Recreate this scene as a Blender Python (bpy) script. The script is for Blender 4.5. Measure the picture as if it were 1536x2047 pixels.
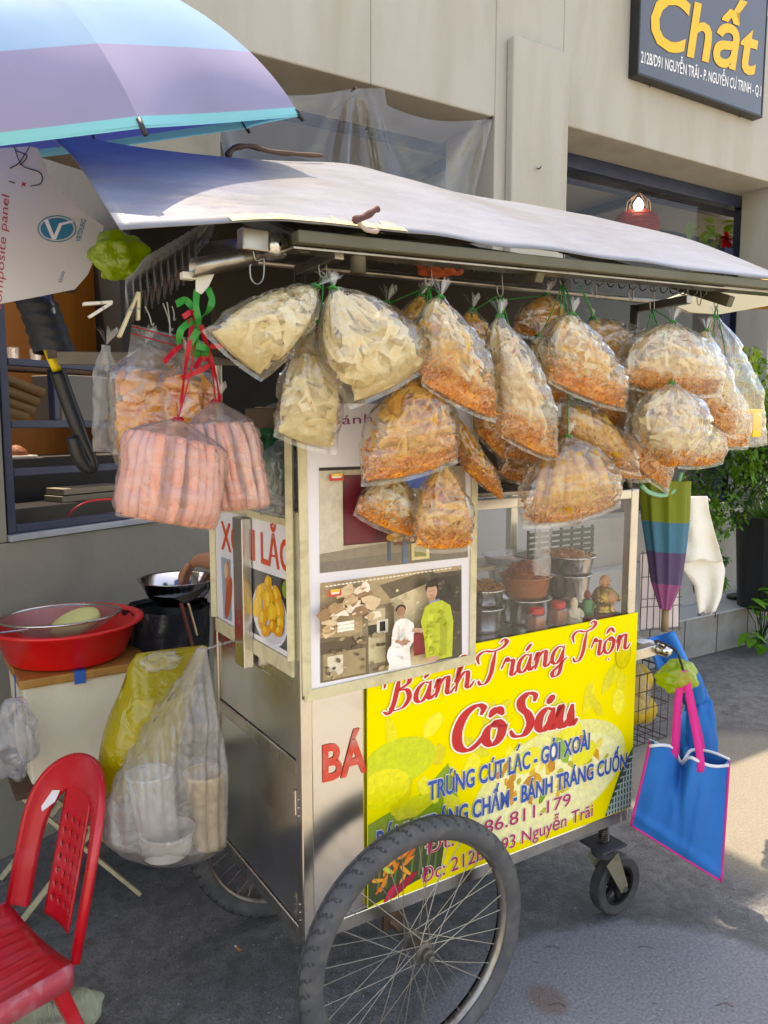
import bpy, math, random
from mathutils import Vector, noise
random.seed(7)
for o in list(bpy.data.objects): bpy.data.objects.remove(o)
sc = bpy.context.scene
R = math.radians
# ------------------------------------------------------------------ camera
FPX, PITCH, CAMH = 1580.0, R(6.55), 1.6
cd = bpy.data.cameras.new('camera'); cam = bpy.data.objects.new('camera', cd)
sc.collection.objects.link(cam); sc.camera = cam
cam.location = (0, 0, CAMH); cam.rotation_euler = (R(90) - PITCH, 0, 0)
cd.sensor_fit = 'HORIZONTAL'; cd.sensor_width = 36; cd.lens = 36 * FPX / 1536
cd.clip_start = 0.02; cd.clip_end = 400
# ------------------------------------------------------------------ sky, sun, exposure
SUN_EL, SUN_AZ = R(72), R(-44)          # azimuth of the sun, clockwise from +Y
w = bpy.data.worlds.new('World'); sc.world = w; w.use_nodes = True
nt = w.node_tree; nt.nodes.clear()
sky = nt.nodes.new('ShaderNodeTexSky'); sky.sky_type = 'NISHITA'; sky.sun_disc = False
sky.sun_elevation = SUN_EL; sky.sun_rotation = SUN_AZ; sky.air_density = 1.0; sky.dust_density = 1.6; sky.ozone_density = 0.4
bg = nt.nodes.new('ShaderNodeBackground'); bg.inputs['Strength'].default_value = 0.15
wo = nt.nodes.new('ShaderNodeOutputWorld')
nt.links.new(sky.outputs[0], bg.inputs[0]); nt.links.new(bg.outputs[0], wo.inputs[0])
sl = bpy.data.lights.new('sun', 'SUN'); sl.energy = 2.0; sl.angle = R(0.6); sl.color = (1, .97, .91)
so = bpy.data.objects.new('sun', sl); sc.collection.objects.link(so)
sdir = Vector((math.sin(SUN_AZ) * math.cos(SUN_EL), math.cos(SUN_AZ) * math.cos(SUN_EL), math.sin(SUN_EL)))
so.rotation_euler = sdir.to_track_quat('Z', 'Y').to_euler(); so.location = (0, 0, 12)
sc.view_settings.view_transform = 'Standard'; sc.view_settings.look = 'None'
sc.view_settings.exposure = 1.93; sc.view_settings.gamma = 1.0
sc.view_settings.use_white_balance = True; sc.view_settings.white_balance_temperature = 8700; sc.view_settings.white_balance_tint = 16
sc.render.engine = 'CYCLES'
sc.cycles.max_bounces = 8; sc.cycles.transparent_max_bounces = 18
sc.cycles.diffuse_bounces = 3; sc.cycles.glossy_bounces = 3; sc.cycles.transmission_bounces = 3
# ------------------------------------------------------------------ frame of the cart: a along its front, b into depth, z up
YAW = R(32.5); OX, OY = -0.1905, 1.7393
CU, SU = math.cos(YAW), math.sin(YAW)
cp_, sp_ = math.cos(PITCH), math.sin(PITCH)
def ray(x, y):
    dx, dy = x - 768, -(y - 1023.5)
    return Vector((dx, cp_ * FPX + sp_ * dy, -sp_ * FPX + cp_ * dy))
def toc(P):
    dx, dy = P[0] - OX, P[1] - OY
    return Vector((dx * CU + dy * SU, -dx * SU + dy * CU, P[2]))
def tow(c):
    return Vector((OX + c[0] * CU - c[1] * SU, OY + c[0] * SU + c[1] * CU, c[2]))
CAMC = toc((0, 0, CAMH))
def crey(x, y):
    d = ray(x, y); return Vector((d.x * CU + d.y * SU, -d.x * SU + d.y * CU, d.z))
def PB(x, y, b):                       # photo point on the plane b = const
    d = crey(x, y); return CAMC + d * ((b - CAMC.y) / d.y)
def PA(x, y, a):
    d = crey(x, y); return CAMC + d * ((a - CAMC.x) / d.x)
def PZ(x, y, z=0.0):
    d = crey(x, y); return CAMC + d * ((z - CAMC.z) / d.z)
def PY(x, y, Y):                       # photo point at a distance Y straight ahead
    d = ray(x, y); return toc(Vector((0, 0, CAMH)) + d * (Y / d.y))
def V(*a): return Vector(a)
def lerp(p, q, t): return p + (q - p) * t
def cat(pts, n=8, closed=False):       # Catmull-Rom
    P = [Vector(p) for p in pts]; out = []
    N = len(P); rng = range(N if closed else N - 1)
    for i in rng:
        p1, p2 = P[i], P[(i + 1) % N]
        p0 = P[i - 1] if (i > 0 or closed) else p1 + (p1 - p2)
        p3 = P[(i + 2) % N] if (i + 2 < N or closed) else p2 + (p2 - p1)
        for k in range(n):
            t = k / n
            out.append(0.5 * ((2 * p1) + (p2 - p0) * t + (2 * p0 - 5 * p1 + 4 * p2 - p3) * t * t + (3 * p1 - p0 - 3 * p2 + p3) * t ** 3))
    if not closed: out.append(P[-1])
    return out
def interp(tab, x):
    if x <= tab[0][0]: return tab[0][1]
    for (x0, y0), (x1, y1) in zip(tab, tab[1:]):
        if x <= x1:
            t = (x - x0) / (x1 - x0); t = t * t * (3 - 2 * t) if False else t
            return y0 + (y1 - y0) * t
    return tab[-1][1]
def nz(p, s=1.0, seed=0.0):
    return noise.noise(Vector((p[0] * s + seed, p[1] * s - seed * .7, p[2] * s + seed * 1.3)))
# ------------------------------------------------------------------ things and parts
def link(o): sc.collection.objects.link(o); return o
class Thing:
    def __init__(s, name, label, cat_, loc=(0, 0, 0), group=None, kind=None):
        s.loc = Vector(loc); s.o = link(bpy.data.objects.new(name, None)); s.o.empty_display_size = .05
        s.o.location = tow(loc); s.o.rotation_euler = (0, 0, YAW)
        s.o['label'] = label
        if cat_: s.o['category'] = cat_
        if group: s.o['group'] = group
        if kind: s.o['kind'] = kind
class MB:
    def __init__(s): s.v = []; s.f = []; s.m = []; s.c = []
    def add(s, vs, fs, mi=0, col=None):
        n = len(s.v); s.v += [Vector(p) for p in vs]; s.f += [tuple(i + n for i in f) for f in fs]
        s.m += [mi] * len(fs); s.c += [col or (1, 1, 1)] * len(fs); return s
    def box(s, lo, hi, mi=0, col=None):
        x0, y0, z0 = lo; x1, y1, z1 = hi
        return s.hexa([(x0, y0, z0), (x1, y0, z0), (x1, y1, z0), (x0, y1, z0), (x0, y0, z1), (x1, y0, z1), (x1, y1, z1), (x0, y1, z1)], mi, col)
    def hexa(s, p, mi=0, col=None):
        return s.add(p, [(3, 2, 1, 0), (4, 5, 6, 7), (0, 1, 5, 4), (1, 2, 6, 5), (2, 3, 7, 6), (3, 0, 4, 7)], mi, col)
    def beam(s, p, q, wd, hg, upv=(0, 0, 1), mi=0):          # square bar p->q
        p, q = Vector(p), Vector(q); d = (q - p).normalized(); up = Vector(upv)
        sd = d.cross(up); sd = sd.normalized() if sd.length > 1e-5 else d.orthogonal().normalized()
        up = sd.cross(d).normalized(); a, c = sd * wd / 2, up * hg / 2
        return s.hexa([p - a - c, p + a - c, q + a - c, q - a - c, p - a + c, p + a + c, q + a + c, q - a + c], mi)
    def tube(s, pts, r, n=8, caps=True, mi=0, closed=False):
        P = [Vector(p) for p in pts]; N = len(P)
        rad = r if callable(r) else (lambda t: r)
        up = None; vs = []; fs = []
        for i, p in enumerate(P):
            if closed: t = (P[(i + 1) % N] - P[i - 1])
            else: t = (P[min(i + 1, N - 1)] - P[max(i - 1, 0)])
            t = t.normalized() if t.length > 1e-9 else Vector((0, 0, 1))
            if up is None: up = t.orthogonal().normalized()
            up = (up - t * up.dot(t)); up = up.normalized() if up.length > 1e-6 else t.orthogonal().normalized()
            sd = t.cross(up); rr = rad(i / max(1, N - 1))
            for k in range(n):
                an = 2 * math.pi * k / n
                vs.append(p + (up * math.cos(an) + sd * math.sin(an)) * rr)
        for i in range(N if closed else N - 1):
            j = (i + 1) % N
            for k in range(n):
                k2 = (k + 1) % n; fs.append((i * n + k, i * n + k2, j * n + k2, j * n + k))
        if caps and not closed:
            fs.append(tuple(range(n))[::-1]); fs.append(tuple((N - 1) * n + k for k in range(n)))
        return s.add(vs, fs, mi)
    def lathe(s, prof, c, n=32, axis=(0, 0, 1), mi=0, wob=0, cap0=True, cap1=False, sx=1.0):   # prof: (r, h)
        ax = Vector(axis).normalized(); e1 = ax.orthogonal().normalized() if abs(ax.z) < .99 else Vector((1, 0, 0)); e2 = ax.cross(e1)
        c = Vector(c); vs = []; fs = []
        for (r, h) in prof:
            for k in range(n):
                an = 2 * math.pi * k / n
                vs.append(c + ax * h + (e1 * math.cos(an) * sx + e2 * math.sin(an)) * r)
        for i in range(len(prof) - 1):
            for k in range(n):
                k2 = (k + 1) % n; fs.append((i * n + k, i * n + k2, (i + 1) * n + k2, (i + 1) * n + k))
        if cap0: fs.append(tuple(range(n))[::-1])
        if cap1: fs.append(tuple((len(prof) - 1) * n + k for k in range(n)))
        return s.add(vs, fs, mi)
    def grid(s, fn, nu, nv, wrapu=False, mi=0):
        vs = [fn(i / (nu if wrapu else nu - 1), j / (nv - 1)) for j in range(nv) for i in range(nu)]
        fs = []
        for j in range(nv - 1):
            for i in range(nu if wrapu else nu - 1):
                i2 = (i + 1) % nu; fs.append((j * nu + i, j * nu + i2, (j + 1) * nu + i2, (j + 1) * nu + i))
        return s.add(vs, fs, mi)
    def slab(s, pts, off, mi=0, col=None):                    # polygon extruded by vector off
        P = [Vector(p) for p in pts]; n = len(P); o = Vector(off)
        fs = [tuple(range(n))[::-1], tuple(range(n, 2 * n))] + [(i, (i + 1) % n, n + (i + 1) % n, n + i) for i in range(n)]
        return s.add(P + [p + o for p in P], fs, mi, col)
    def poly(s, pts, mi=0, col=None): return s.add(pts, [tuple(range(len(pts)))], mi, col)
    def build(s, name, mats, parent, smooth=False, bevel=0, kind=None, label=None, solid=0, sub=0, colors=False, auto=None):
        th = parent
        root = th.root if isinstance(th, Part) else th
        me = bpy.data.meshes.new(name)
        me.from_pydata([tuple(p - root.loc) for p in s.v], [], s.f)
        if not isinstance(mats, (list, tuple)): mats = [mats]
        for m in mats: me.materials.append(m)
        me.polygons.foreach_set('material_index', s.m)
        if smooth: me.polygons.foreach_set('use_smooth', [True] * len(me.polygons))
        if colors:
            ca = me.color_attributes.new('Col', 'FLOAT_COLOR', 'CORNER'); k = 0
            for p, c in zip(me.polygons, s.c):
                for _ in p.loop_indices: ca.data[k].color = (c[0], c[1], c[2], 1); k += 1
        me.update()
        o = link(bpy.data.objects.new(name, me)); o.parent = th.o
        if kind: o['kind'] = kind
        if label: o['label'] = label
        if solid:
            m = o.modifiers.new('thick', 'SOLIDIFY'); m.thickness = solid; m.offset = 0
        if bevel:
            m = o.modifiers.new('bev', 'BEVEL'); m.width = bevel; m.segments = 2; m.limit_method = 'ANGLE'; m.angle_limit = R(40)
        if sub:
            m = o.modifiers.new('sub', 'SUBSURF'); m.levels = sub; m.render_levels = sub
        if auto:
            m = me; 
            for e in (): pass
        return Part(o, root)
class Part:
    def __init__(s, o, root): s.o = o; s.root = root; s.loc = root.loc
# ------------------------------------------------------------------ materials
def L(h):
    h = h.lstrip('#'); out = []
    for i in (0, 2, 4):
        c = int(h[i:i + 2], 16) / 255; out.append(c / 12.92 if c <= .04045 else ((c + .055) / 1.055) ** 2.4)
    return tuple(out)
def new_mat(name):
    m = bpy.data.materials.new(name); m.use_nodes = True; m.node_tree.nodes.clear(); return m, m.node_tree
def N_(nt, t, **kw):
    n = nt.nodes.new('ShaderNode' + t)
    for k, v_ in kw.items():
        if k in n.inputs: n.inputs[k].default_value = v_
        else: setattr(n, k, v_)
    return n
def tex(nt, kind, scale, detail=4, dist=0, stretch=None, **kw):
    tc = N_(nt, 'TexCoord'); src = tc.outputs['Object']
    if stretch:
        mp = N_(nt, 'Mapping'); mp.inputs['Scale'].default_value = stretch; nt.links.new(src, mp.inputs[0]); src = mp.outputs[0]
    t = N_(nt, kind); t.inputs['Scale'].default_value = scale
    if 'Detail' in t.inputs: t.inputs['Detail'].default_value = detail
    if 'Distortion' in t.inputs: t.inputs['Distortion'].default_value = dist
    for k, v_ in kw.items():
        if k in t.inputs: t.inputs[k].default_value = v_
        else: setattr(t, k, v_)
    nt.links.new(src, t.inputs['Vector']); return t
def ramp(nt, src, stops):
    r = N_(nt, 'ValToRGB'); e = r.color_ramp.elements
    while len(e) < len(stops): e.new(.5)
    for i, (p, c) in enumerate(stops):
        e[i].position = p; e[i].color = (*c, 1) if len(c) == 3 else c
    nt.links.new(src, r.inputs[0]); return r
def mixc(nt, fac, c1, c2, mode='MIX'):
    m = N_(nt, 'Mix', data_type='RGBA', blend_type=mode)
    for i, x in ((0, fac), (6, c1), (7, c2)):
        if hasattr(x, 'is_linked') or hasattr(x, 'links'): nt.links.new(x, m.inputs[i])
        else: m.inputs[i].default_value = x if i == 0 else ((*x, 1) if len(x) == 3 else x)
    return m.outputs[2]
def g3(x): return (x, x, x)
def mat(name, col, rough=.5, metal=0, var=.12, vs=6, dirt=0, dirtcol=(.05, .04, .03), ds=3, bump=0, bs=60, spec=.5, coat=0, trans=0, stretch=None, dstretch=None, rvar=.1, sheen=0, alpha=None, sss=0, emis=0):
    m, nt = new_mat(name); l = nt.links
    p = N_(nt, 'BsdfPrincipled'); out = N_(nt, 'OutputMaterial')
    p.inputs['Roughness'].default_value = rough; p.inputs['Metallic'].default_value = metal
    p.inputs['Specular IOR Level'].default_value = spec; p.inputs['Coat Weight'].default_value = coat
    p.inputs['Coat Roughness'].default_value = .15
    if sheen: p.inputs['Sheen Weight'].default_value = sheen
    if sss:
        p.inputs['Subsurface Weight'].default_value = sss; p.inputs['Subsurface Radius'].default_value = (.02, .01, .006); p.inputs['Subsurface Scale'].default_value = .3
    n = tex(nt, 'TexNoise', vs, 5, .3, stretch)
    c = mixc(nt, n.outputs[0], tuple(x * (1 - var) for x in col), tuple(min(1, x * (1 + var)) for x in col))
    if dirt:
        d = tex(nt, 'TexNoise', ds, 8, .6, dstretch); r = ramp(nt, d.outputs[0], [(.45, g3(0)), (.75, g3(dirt))])
        c = mixc(nt, r.outputs[0], c, dirtcol)
    l.new(c, p.inputs['Base Color'])
    if rvar:
        n2 = tex(nt, 'TexNoise', vs * 3, 4, 0, stretch); mr = N_(nt, 'MapRange')
        mr.inputs['To Min'].default_value = max(.02, rough - rvar); mr.inputs['To Max'].default_value = min(1, rough + rvar)
        l.new(n2.outputs[0], mr.inputs[0]); l.new(mr.outputs[0], p.inputs['Roughness'])
    if bump:
        n3 = tex(nt, 'TexNoise', bs, 6, .2, stretch); b = N_(nt, 'Bump'); b.inputs['Strength'].default_value = 1; b.inputs['Distance'].default_value = bump
        l.new(n3.outputs[0], b.inputs['Height']); l.new(b.outputs[0], p.inputs['Normal'])
    if emis:
        l.new(c, p.inputs['Emission Color']); p.inputs['Emission Strength'].default_value = emis
    sh = p.outputs[0]
    if trans:
        t = N_(nt, 'BsdfTranslucent'); l.new(c, t.inputs[0]); mx = N_(nt, 'MixShader'); mx.inputs[0].default_value = trans
        l.new(sh, mx.inputs[1]); l.new(t.outputs[0], mx.inputs[2]); sh = mx.outputs[0]
    if alpha is not None:
        t = N_(nt, 'BsdfTransparent'); mx = N_(nt, 'MixShader'); mx.inputs[0].default_value = alpha
        l.new(t.outputs[0], mx.inputs[1]); l.new(sh, mx.inputs[2]); sh = mx.outputs[0]
    l.new(sh, out.inputs[0]); return m
def film(name, tint=(1, 1, 1), haze=.1, base=.05, hazecol=(.85, .85, .85), rough=.06, refl=1.0, bump=.004, bs=14, bs2=60):
    m, nt = new_mat(name); l = nt.links; out = N_(nt, 'OutputMaterial')
    n1 = tex(nt, 'TexNoise', bs, 3, 1.2); n2 = tex(nt, 'TexNoise', bs2, 3, 2.0)
    ad = N_(nt, 'Math', operation='MULTIPLY_ADD'); l.new(n2.outputs[0], ad.inputs[0]); ad.inputs[1].default_value = .22; l.new(n1.outputs[0], ad.inputs[2])
    b = N_(nt, 'Bump'); b.inputs['Strength'].default_value = 1; b.inputs['Distance'].default_value = bump; l.new(ad.outputs[0], b.inputs['Height'])
    tr = N_(nt, 'BsdfTransparent'); tr.inputs[0].default_value = (*tint, 1)
    df = N_(nt, 'BsdfDiffuse'); df.inputs[0].default_value = (*hazecol, 1); l.new(b.outputs[0], df.inputs['Normal'])
    tl = N_(nt, 'BsdfTranslucent'); tl.inputs[0].default_value = (*hazecol, 1)
    dm = N_(nt, 'MixShader'); dm.inputs[0].default_value = .5; l.new(df.outputs[0], dm.inputs[1]); l.new(tl.outputs[0], dm.inputs[2])
    m1 = N_(nt, 'MixShader'); m1.inputs[0].default_value = haze; l.new(tr.outputs[0], m1.inputs[1]); l.new(dm.outputs[0], m1.inputs[2])
    gl = N_(nt, 'BsdfGlossy'); gl.inputs['Roughness'].default_value = rough; l.new(b.outputs[0], gl.inputs['Normal'])
    fr = N_(nt, 'LayerWeight'); fr.inputs['Blend'].default_value = .5; l.new(b.outputs[0], fr.inputs['Normal'])
    pw = N_(nt, 'Math', operation='POWER'); l.new(fr.outputs['Facing'], pw.inputs[0]); pw.inputs[1].default_value = 3.5
    mu = N_(nt, 'Math', operation='MULTIPLY_ADD', use_clamp=True); l.new(pw.outputs[0], mu.inputs[0]); mu.inputs[1].default_value = .5 * refl; mu.inputs[2].default_value = base * refl
    m2 = N_(nt, 'MixShader'); l.new(mu.outputs[0], m2.inputs[0]); l.new(m1.outputs[0], m2.inputs[1]); l.new(gl.outputs[0], m2.inputs[2])
    l.new(m2.outputs[0], out.inputs[0]); return m
def print_mat(name, rough=.35, var=.09, vs=70, coat=.1):
    m, nt = new_mat(name); l = nt.links; p = N_(nt, 'BsdfPrincipled'); out = N_(nt, 'OutputMaterial')
    at = N_(nt, 'VertexColor'); at.layer_name = 'Col'
    n = tex(nt, 'TexNoise', vs, 4, .5); c = mixc(nt, n.outputs[0], at.outputs[0], at.outputs[0])
    hs = N_(nt, 'HueSaturation'); mr = N_(nt, 'MapRange'); mr.inputs['To Min'].default_value = 1 - var * 3; mr.inputs['To Max'].default_value = 1 + var * 3
    l.new(n.outputs[0], mr.inputs[0]); l.new(mr.outputs[0], hs.inputs['Value']); l.new(at.outputs[0], hs.inputs['Color'])
    n9 = tex(nt, 'TexNoise', 260, 2, 0); c9 = mixc(nt, .08, hs.outputs[0], n9.outputs['Color'], 'OVERLAY'); l.new(c9, p.inputs['Base Color']); p.inputs['Roughness'].default_value = rough; p.inputs['Coat Weight'].default_value = coat
    l.new(p.outputs[0], out.inputs[0]); return m
# ------------------------------------------------------------------ lettering
def text2d(s, offset=0.0, shear=0.0, spacing=1.0):
    c = bpy.data.curves.new('txt', 'FONT'); c.body = s; c.offset = offset; c.shear = shear; c.space_character = spacing; c.resolution_u = 3
    o = bpy.data.objects.new('txt', c); sc.collection.objects.link(o)
    dg = bpy.context.evaluated_depsgraph_get(); me = bpy.data.meshes.new_from_object(o.evaluated_get(dg))
    vs = [v_.co.copy() for v_ in me.vertices]; fs = [tuple(p.vertices) for p in me.polygons]
    bpy.data.objects.remove(o); bpy.data.curves.remove(c); bpy.data.meshes.remove(me)
    return vs, fs
CAP = 0.73
def islands(vs, fs):
    par = list(range(len(vs)))
    def fd(i):
        while par[i] != i: par[i] = par[par[i]]; i = par[i]
        return i
    for f in fs:
        r0 = fd(f[0])
        for k in f[1:]: par[fd(k)] = r0
    return [fd(i) for i in range(len(vs))]
def words(vs, fs, gap):
    """split glyph islands into words at wide gaps; every island also gets a tiny step in lift"""
    isl = islands(vs, fs); ext = {}
    for i, r_ in enumerate(isl):
        x = vs[i].x; e = ext.get(r_); ext[r_] = (min(e[0], x), max(e[1], x)) if e else (x, x)
    order = sorted(ext, key=lambda r_: ext[r_][0]); wid = {}; cur = -1; right = -1e9
    for r_ in order:
        if ext[r_][0] > right + gap: cur += 1
        right = max(right, ext[r_][1]); wid[r_] = cur
    rank = {r_: k for k, r_ in enumerate(order)}
    return [wid[r_] for r_ in isl], [rank[r_] % 4 for r_ in isl], cur + 1
def ptext(s, P, Q, cap, nrm, mats, parent, name='lettering', offset=0.0, shear=0.0, up=(0, 0, 1), outline=None, omat=None, lift=.0006, spacing=1.0, split=True):
    """flat lettering from P to Q (base line ends) with capital height cap, lifted along nrm; one part for each word"""
    P, Q, nrm, up = Vector(P), Vector(Q), Vector(nrm), Vector(up)
    vs, fs = text2d(s, offset, shear, spacing)
    x0 = min(v_.x for v_ in vs); x1 = max(v_.x for v_ in vs); k = 1 / (x1 - x0); d = Q - P; ky = cap / CAP
    def put(vs, fs, lf, m_, nm, gap):
        wd, rk, n = words(vs, fs, gap)
        for w_ in range(n if split else 1):
            idx = [i for i in range(len(vs)) if wd[i] == w_ or not split]; mp = {i: j for j, i in enumerate(idx)}
            MB().add([P + d * ((vs[i].x - x0) * k) + up * (vs[i].y * ky) + nrm * (lf + lift * .12 * rk[i]) for i in idx], [tuple(mp[i] for i in f) for f in fs if f[0] in mp]).build(nm, m_, parent)
    put(vs, fs, lift * 2, mats, name, .13)
    if outline:
        vs2, fs2 = text2d(s, offset + outline, shear, spacing); put(vs2, fs2, lift, omat, 'lettering_outline', .13 - outline * 2)
# ------------------------------------------------------------------ shared materials
m_wall = mat('cream_plaster', L('#aeaaa0'), .85, var=.08, vs=1.2, dirt=.6, dirtcol=L('#978e7a'), ds=4, dstretch=(1, 1, .22), bump=.002, bs=30)
m_wallgrey = mat('grey_cement_render', L('#8f8a7c'), .9, var=.14, vs=2.2, dirt=.4, dirtcol=L('#57544d'), ds=2.2, bump=.003, bs=26)
m_navy = mat('navy_paint', L('#26304a'), .4, var=.15, vs=8, dirt=.2, dirtcol=L('#5a5f6a'), ds=9)
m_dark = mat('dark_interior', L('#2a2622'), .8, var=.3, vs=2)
m_ceil = mat('ceiling_board', L('#a49c8c'), .9, var=.08, vs=2)
m_glass = film('window_glass', haze=.012, refl=.7, bump=.0, rough=.02)
m_steel = mat('stainless', L('#cfccc4'), .27, 1, var=.12, vs=5, dirt=.3, dirtcol=L('#6a655a'), ds=7, stretch=(1, 1, .15), rvar=.09, bump=.0004, bs=12)
m_steel2 = mat('old_steel_tube', L('#a8a196'), .34, 1, var=.18, vs=9, dirt=.5, dirtcol=L('#4d4538'), ds=14, rvar=.12)
m_rust = mat('rusty_steel', L('#6a5848'), .6, .7, var=.3, vs=30, dirt=.6, dirtcol=L('#5a3520'), ds=22)
m_tape = mat('aged_cream_tape', L('#cfc39c'), .45, var=.14, vs=14, dirt=.5, dirtcol=L('#8f815c'), ds=30, bump=.001, bs=40)
m_white = mat('white_vinyl', L('#e2dfe2'), .35, var=.03, vs=5, dirt=.12, dirtcol=L('#b0a898'), ds=6, coat=.2)
m_black = mat('black_plastic', L('#1b1b1d'), .4, var=.2, vs=20)
m_rubber = mat('worn_rubber', L('#47484b'), .72, var=.25, vs=18, dirt=.5, dirtcol=L('#77736a'), ds=16, bump=.001, bs=120)
m_wood = mat('brown_wood', L('#5a4030'), .7, var=.35, vs=14, stretch=(1, 1, .2), bump=.001, bs=40)
m_red = mat('red_plastic', L('#c00c1e'), .3, var=.1, vs=5, dirt=.35, dirtcol=L('#c9606a'), ds=7, coat=.15)
m_wire = mat('hook_wire', L('#8d8a84'), .35, 1, var=.2)
m_print = print_mat('printed_ink')
# ------------------------------------------------------------------ ground
def ground_mat():
    m, nt = new_mat('asphalt'); l = nt.links; p = N_(nt, 'BsdfPrincipled'); out = N_(nt, 'OutputMaterial')
    big = tex(nt, 'TexNoise', 1.4, 6, .5); sml = tex(nt, 'TexNoise', 105, 4, 0); mid = tex(nt, 'TexNoise', 16, 6, .8); vor = tex(nt, 'TexVoronoi', 210)
    c = mixc(nt, sml.outputs[0], L('#33353a'), L('#7a7b7f'))
    r = ramp(nt, vor.outputs['Color'], [(.55, g3(0)), (.95, g3(1))]); c = mixc(nt, r.outputs[0], c, L('#8a8985'))
    r2 = ramp(nt, mid.outputs[0], [(.4, g3(0)), (.7, g3(.7))]); c = mixc(nt, r2.outputs[0], c, L('#54544f'))
    r3 = ramp(nt, big.outputs[0], [(.42, g3(.0)), (.62, g3(.5))]); c = mixc(nt, r3.outputs[0], c, L('#46474b'))
    # dry dusty area with its own ragged outline in front of the cart
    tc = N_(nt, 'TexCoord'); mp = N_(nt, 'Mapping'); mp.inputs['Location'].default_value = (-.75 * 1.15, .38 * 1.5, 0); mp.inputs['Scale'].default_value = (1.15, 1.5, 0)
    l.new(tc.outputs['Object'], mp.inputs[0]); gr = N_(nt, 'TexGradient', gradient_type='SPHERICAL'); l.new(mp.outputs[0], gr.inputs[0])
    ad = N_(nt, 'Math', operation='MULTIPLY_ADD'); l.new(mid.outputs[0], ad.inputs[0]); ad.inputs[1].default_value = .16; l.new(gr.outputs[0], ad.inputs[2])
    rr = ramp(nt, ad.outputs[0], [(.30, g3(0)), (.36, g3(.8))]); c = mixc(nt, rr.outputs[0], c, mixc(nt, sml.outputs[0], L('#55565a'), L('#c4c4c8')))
    mq = N_(nt, 'Mapping'); mq.inputs['Location'].default_value = (-2.45 * 1.1, -.12 * 1.1, 0); mq.inputs['Scale'].default_value = (1.1, 1.1, 0); l.new(tc.outputs['Object'], mq.inputs[0]); gq = N_(nt, 'TexGradient', gradient_type='SPHERICAL'); l.new(mq.outputs[0], gq.inputs[0])  # dry tan patch, colour lightened to paint in the bright sunlit spot
    aq = N_(nt, 'Math', operation='MULTIPLY_ADD'); l.new(mid.outputs[0], aq.inputs[0]); aq.inputs[1].default_value = .2; l.new(gq.outputs[0], aq.inputs[2])
    rq_ = ramp(nt, aq.outputs[0], [(.2, g3(0)), (.34, g3(.85))]); c = mixc(nt, rq_.outputs[0], c, mixc(nt, sml.outputs[0], L('#7c7666'), L('#b4ac98')))
    mf = N_(nt, 'Mapping'); mf.inputs['Location'].default_value = (-1.5 / 6.6, -1.0 / 3.4, 0); mf.inputs['Scale'].default_value = (1 / 6.6, 1 / 3.4, 0); l.new(tc.outputs['Object'], mf.inputs[0])  # outer ground paled to bounce added fill light onto the cart front
    gf = N_(nt, 'TexGradient', gradient_type='SPHERICAL'); l.new(mf.outputs[0], gf.inputs[0]); af = N_(nt, 'Math', operation='MULTIPLY_ADD'); l.new(mid.outputs[0], af.inputs[0]); af.inputs[1].default_value = .08; l.new(gf.outputs[0], af.inputs[2])
    rf = ramp(nt, af.outputs[0], [(.46, g3(.9)), (.54, g3(0))]); c = mixc(nt, rf.outputs[0], c, mixc(nt, sml.outputs[0], L('#8f897a'), L('#c4bca8')))
    sp = N_(nt, 'Mapping'); sp.inputs['Location'].default_value = (-.70 * 16, .10 * 13, 0); sp.inputs['Scale'].default_value = (16, 13, 0); l.new(tc.outputs['Object'], sp.inputs[0])
    g2 = N_(nt, 'TexGradient', gradient_type='SPHERICAL'); l.new(sp.outputs[0], g2.inputs[0])
    r4 = ramp(nt, g2.outputs[0], [(.02, g3(0)), (.4, g3(.6))]); c = mixc(nt, r4.outputs[0], c, L('#8a6a55'))
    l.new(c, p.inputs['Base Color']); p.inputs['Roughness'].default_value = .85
    b = N_(nt, 'Bump'); b.inputs['Distance'].default_value = .004; a2 = N_(nt, 'Math', operation='ADD'); l.new(sml.outputs[0], a2.inputs[0]); l.new(vor.outputs['Distance'], a2.inputs[1])
    l.new(a2.outputs[0], b.inputs['Height']); l.new(b.outputs[0], p.inputs['Normal']); l.new(p.outputs[0], out.inputs[0]); return m
g = Thing('ground', 'grey speckled asphalt of the alley', None, (0, 0, 0), kind='structure')
bpy.data.objects.remove(g.o)
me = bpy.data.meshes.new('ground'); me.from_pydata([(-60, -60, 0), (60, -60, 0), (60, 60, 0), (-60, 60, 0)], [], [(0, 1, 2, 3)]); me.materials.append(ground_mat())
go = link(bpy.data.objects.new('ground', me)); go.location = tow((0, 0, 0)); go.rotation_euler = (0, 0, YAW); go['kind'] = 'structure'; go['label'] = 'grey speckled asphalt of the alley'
# ------------------------------------------------------------------ building
WB = 1.95
bld = Thing('shop_building', 'cream plastered shop building with navy framed windows behind the food cart', 'building', (2.2, WB, 0))
ZL = 3.26; ZR = 3.32; ZT = 4.42
aP0 = PB(1022, 300, WB - .05).x; aP1 = PB(1135, 300, WB - .05).x; aL = PB(990, 240, WB).x
mb = MB()
mb.box((-2.6, WB, ZL), (aL - .8, WB + .5, 6.6)); mb.box((aL - .8, WB, ZL), (aL, WB + .5, ZT)); mb.box((aL, WB, 0), (aP1, WB + .45, ZT)); mb.box((aP1, WB, ZR), (4.9, WB + .6, ZT)); mb.box((4.9, WB + .02, 0), (8.5, WB + .3, ZT))  # left part raised above the view, height added to shade the ground
mb.box((aP1, WB + .12, 0), (4.9, WB + .4, .95))
mb.build('wall', m_wall, bld, bevel=.008)
zc = PB(1022, 80, WB).z
MB().box((aP0, WB - .06, .3), (aP1 - .004, WB - .002, zc)).build('pilaster', m_wall, bld, bevel=.01)
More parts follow.
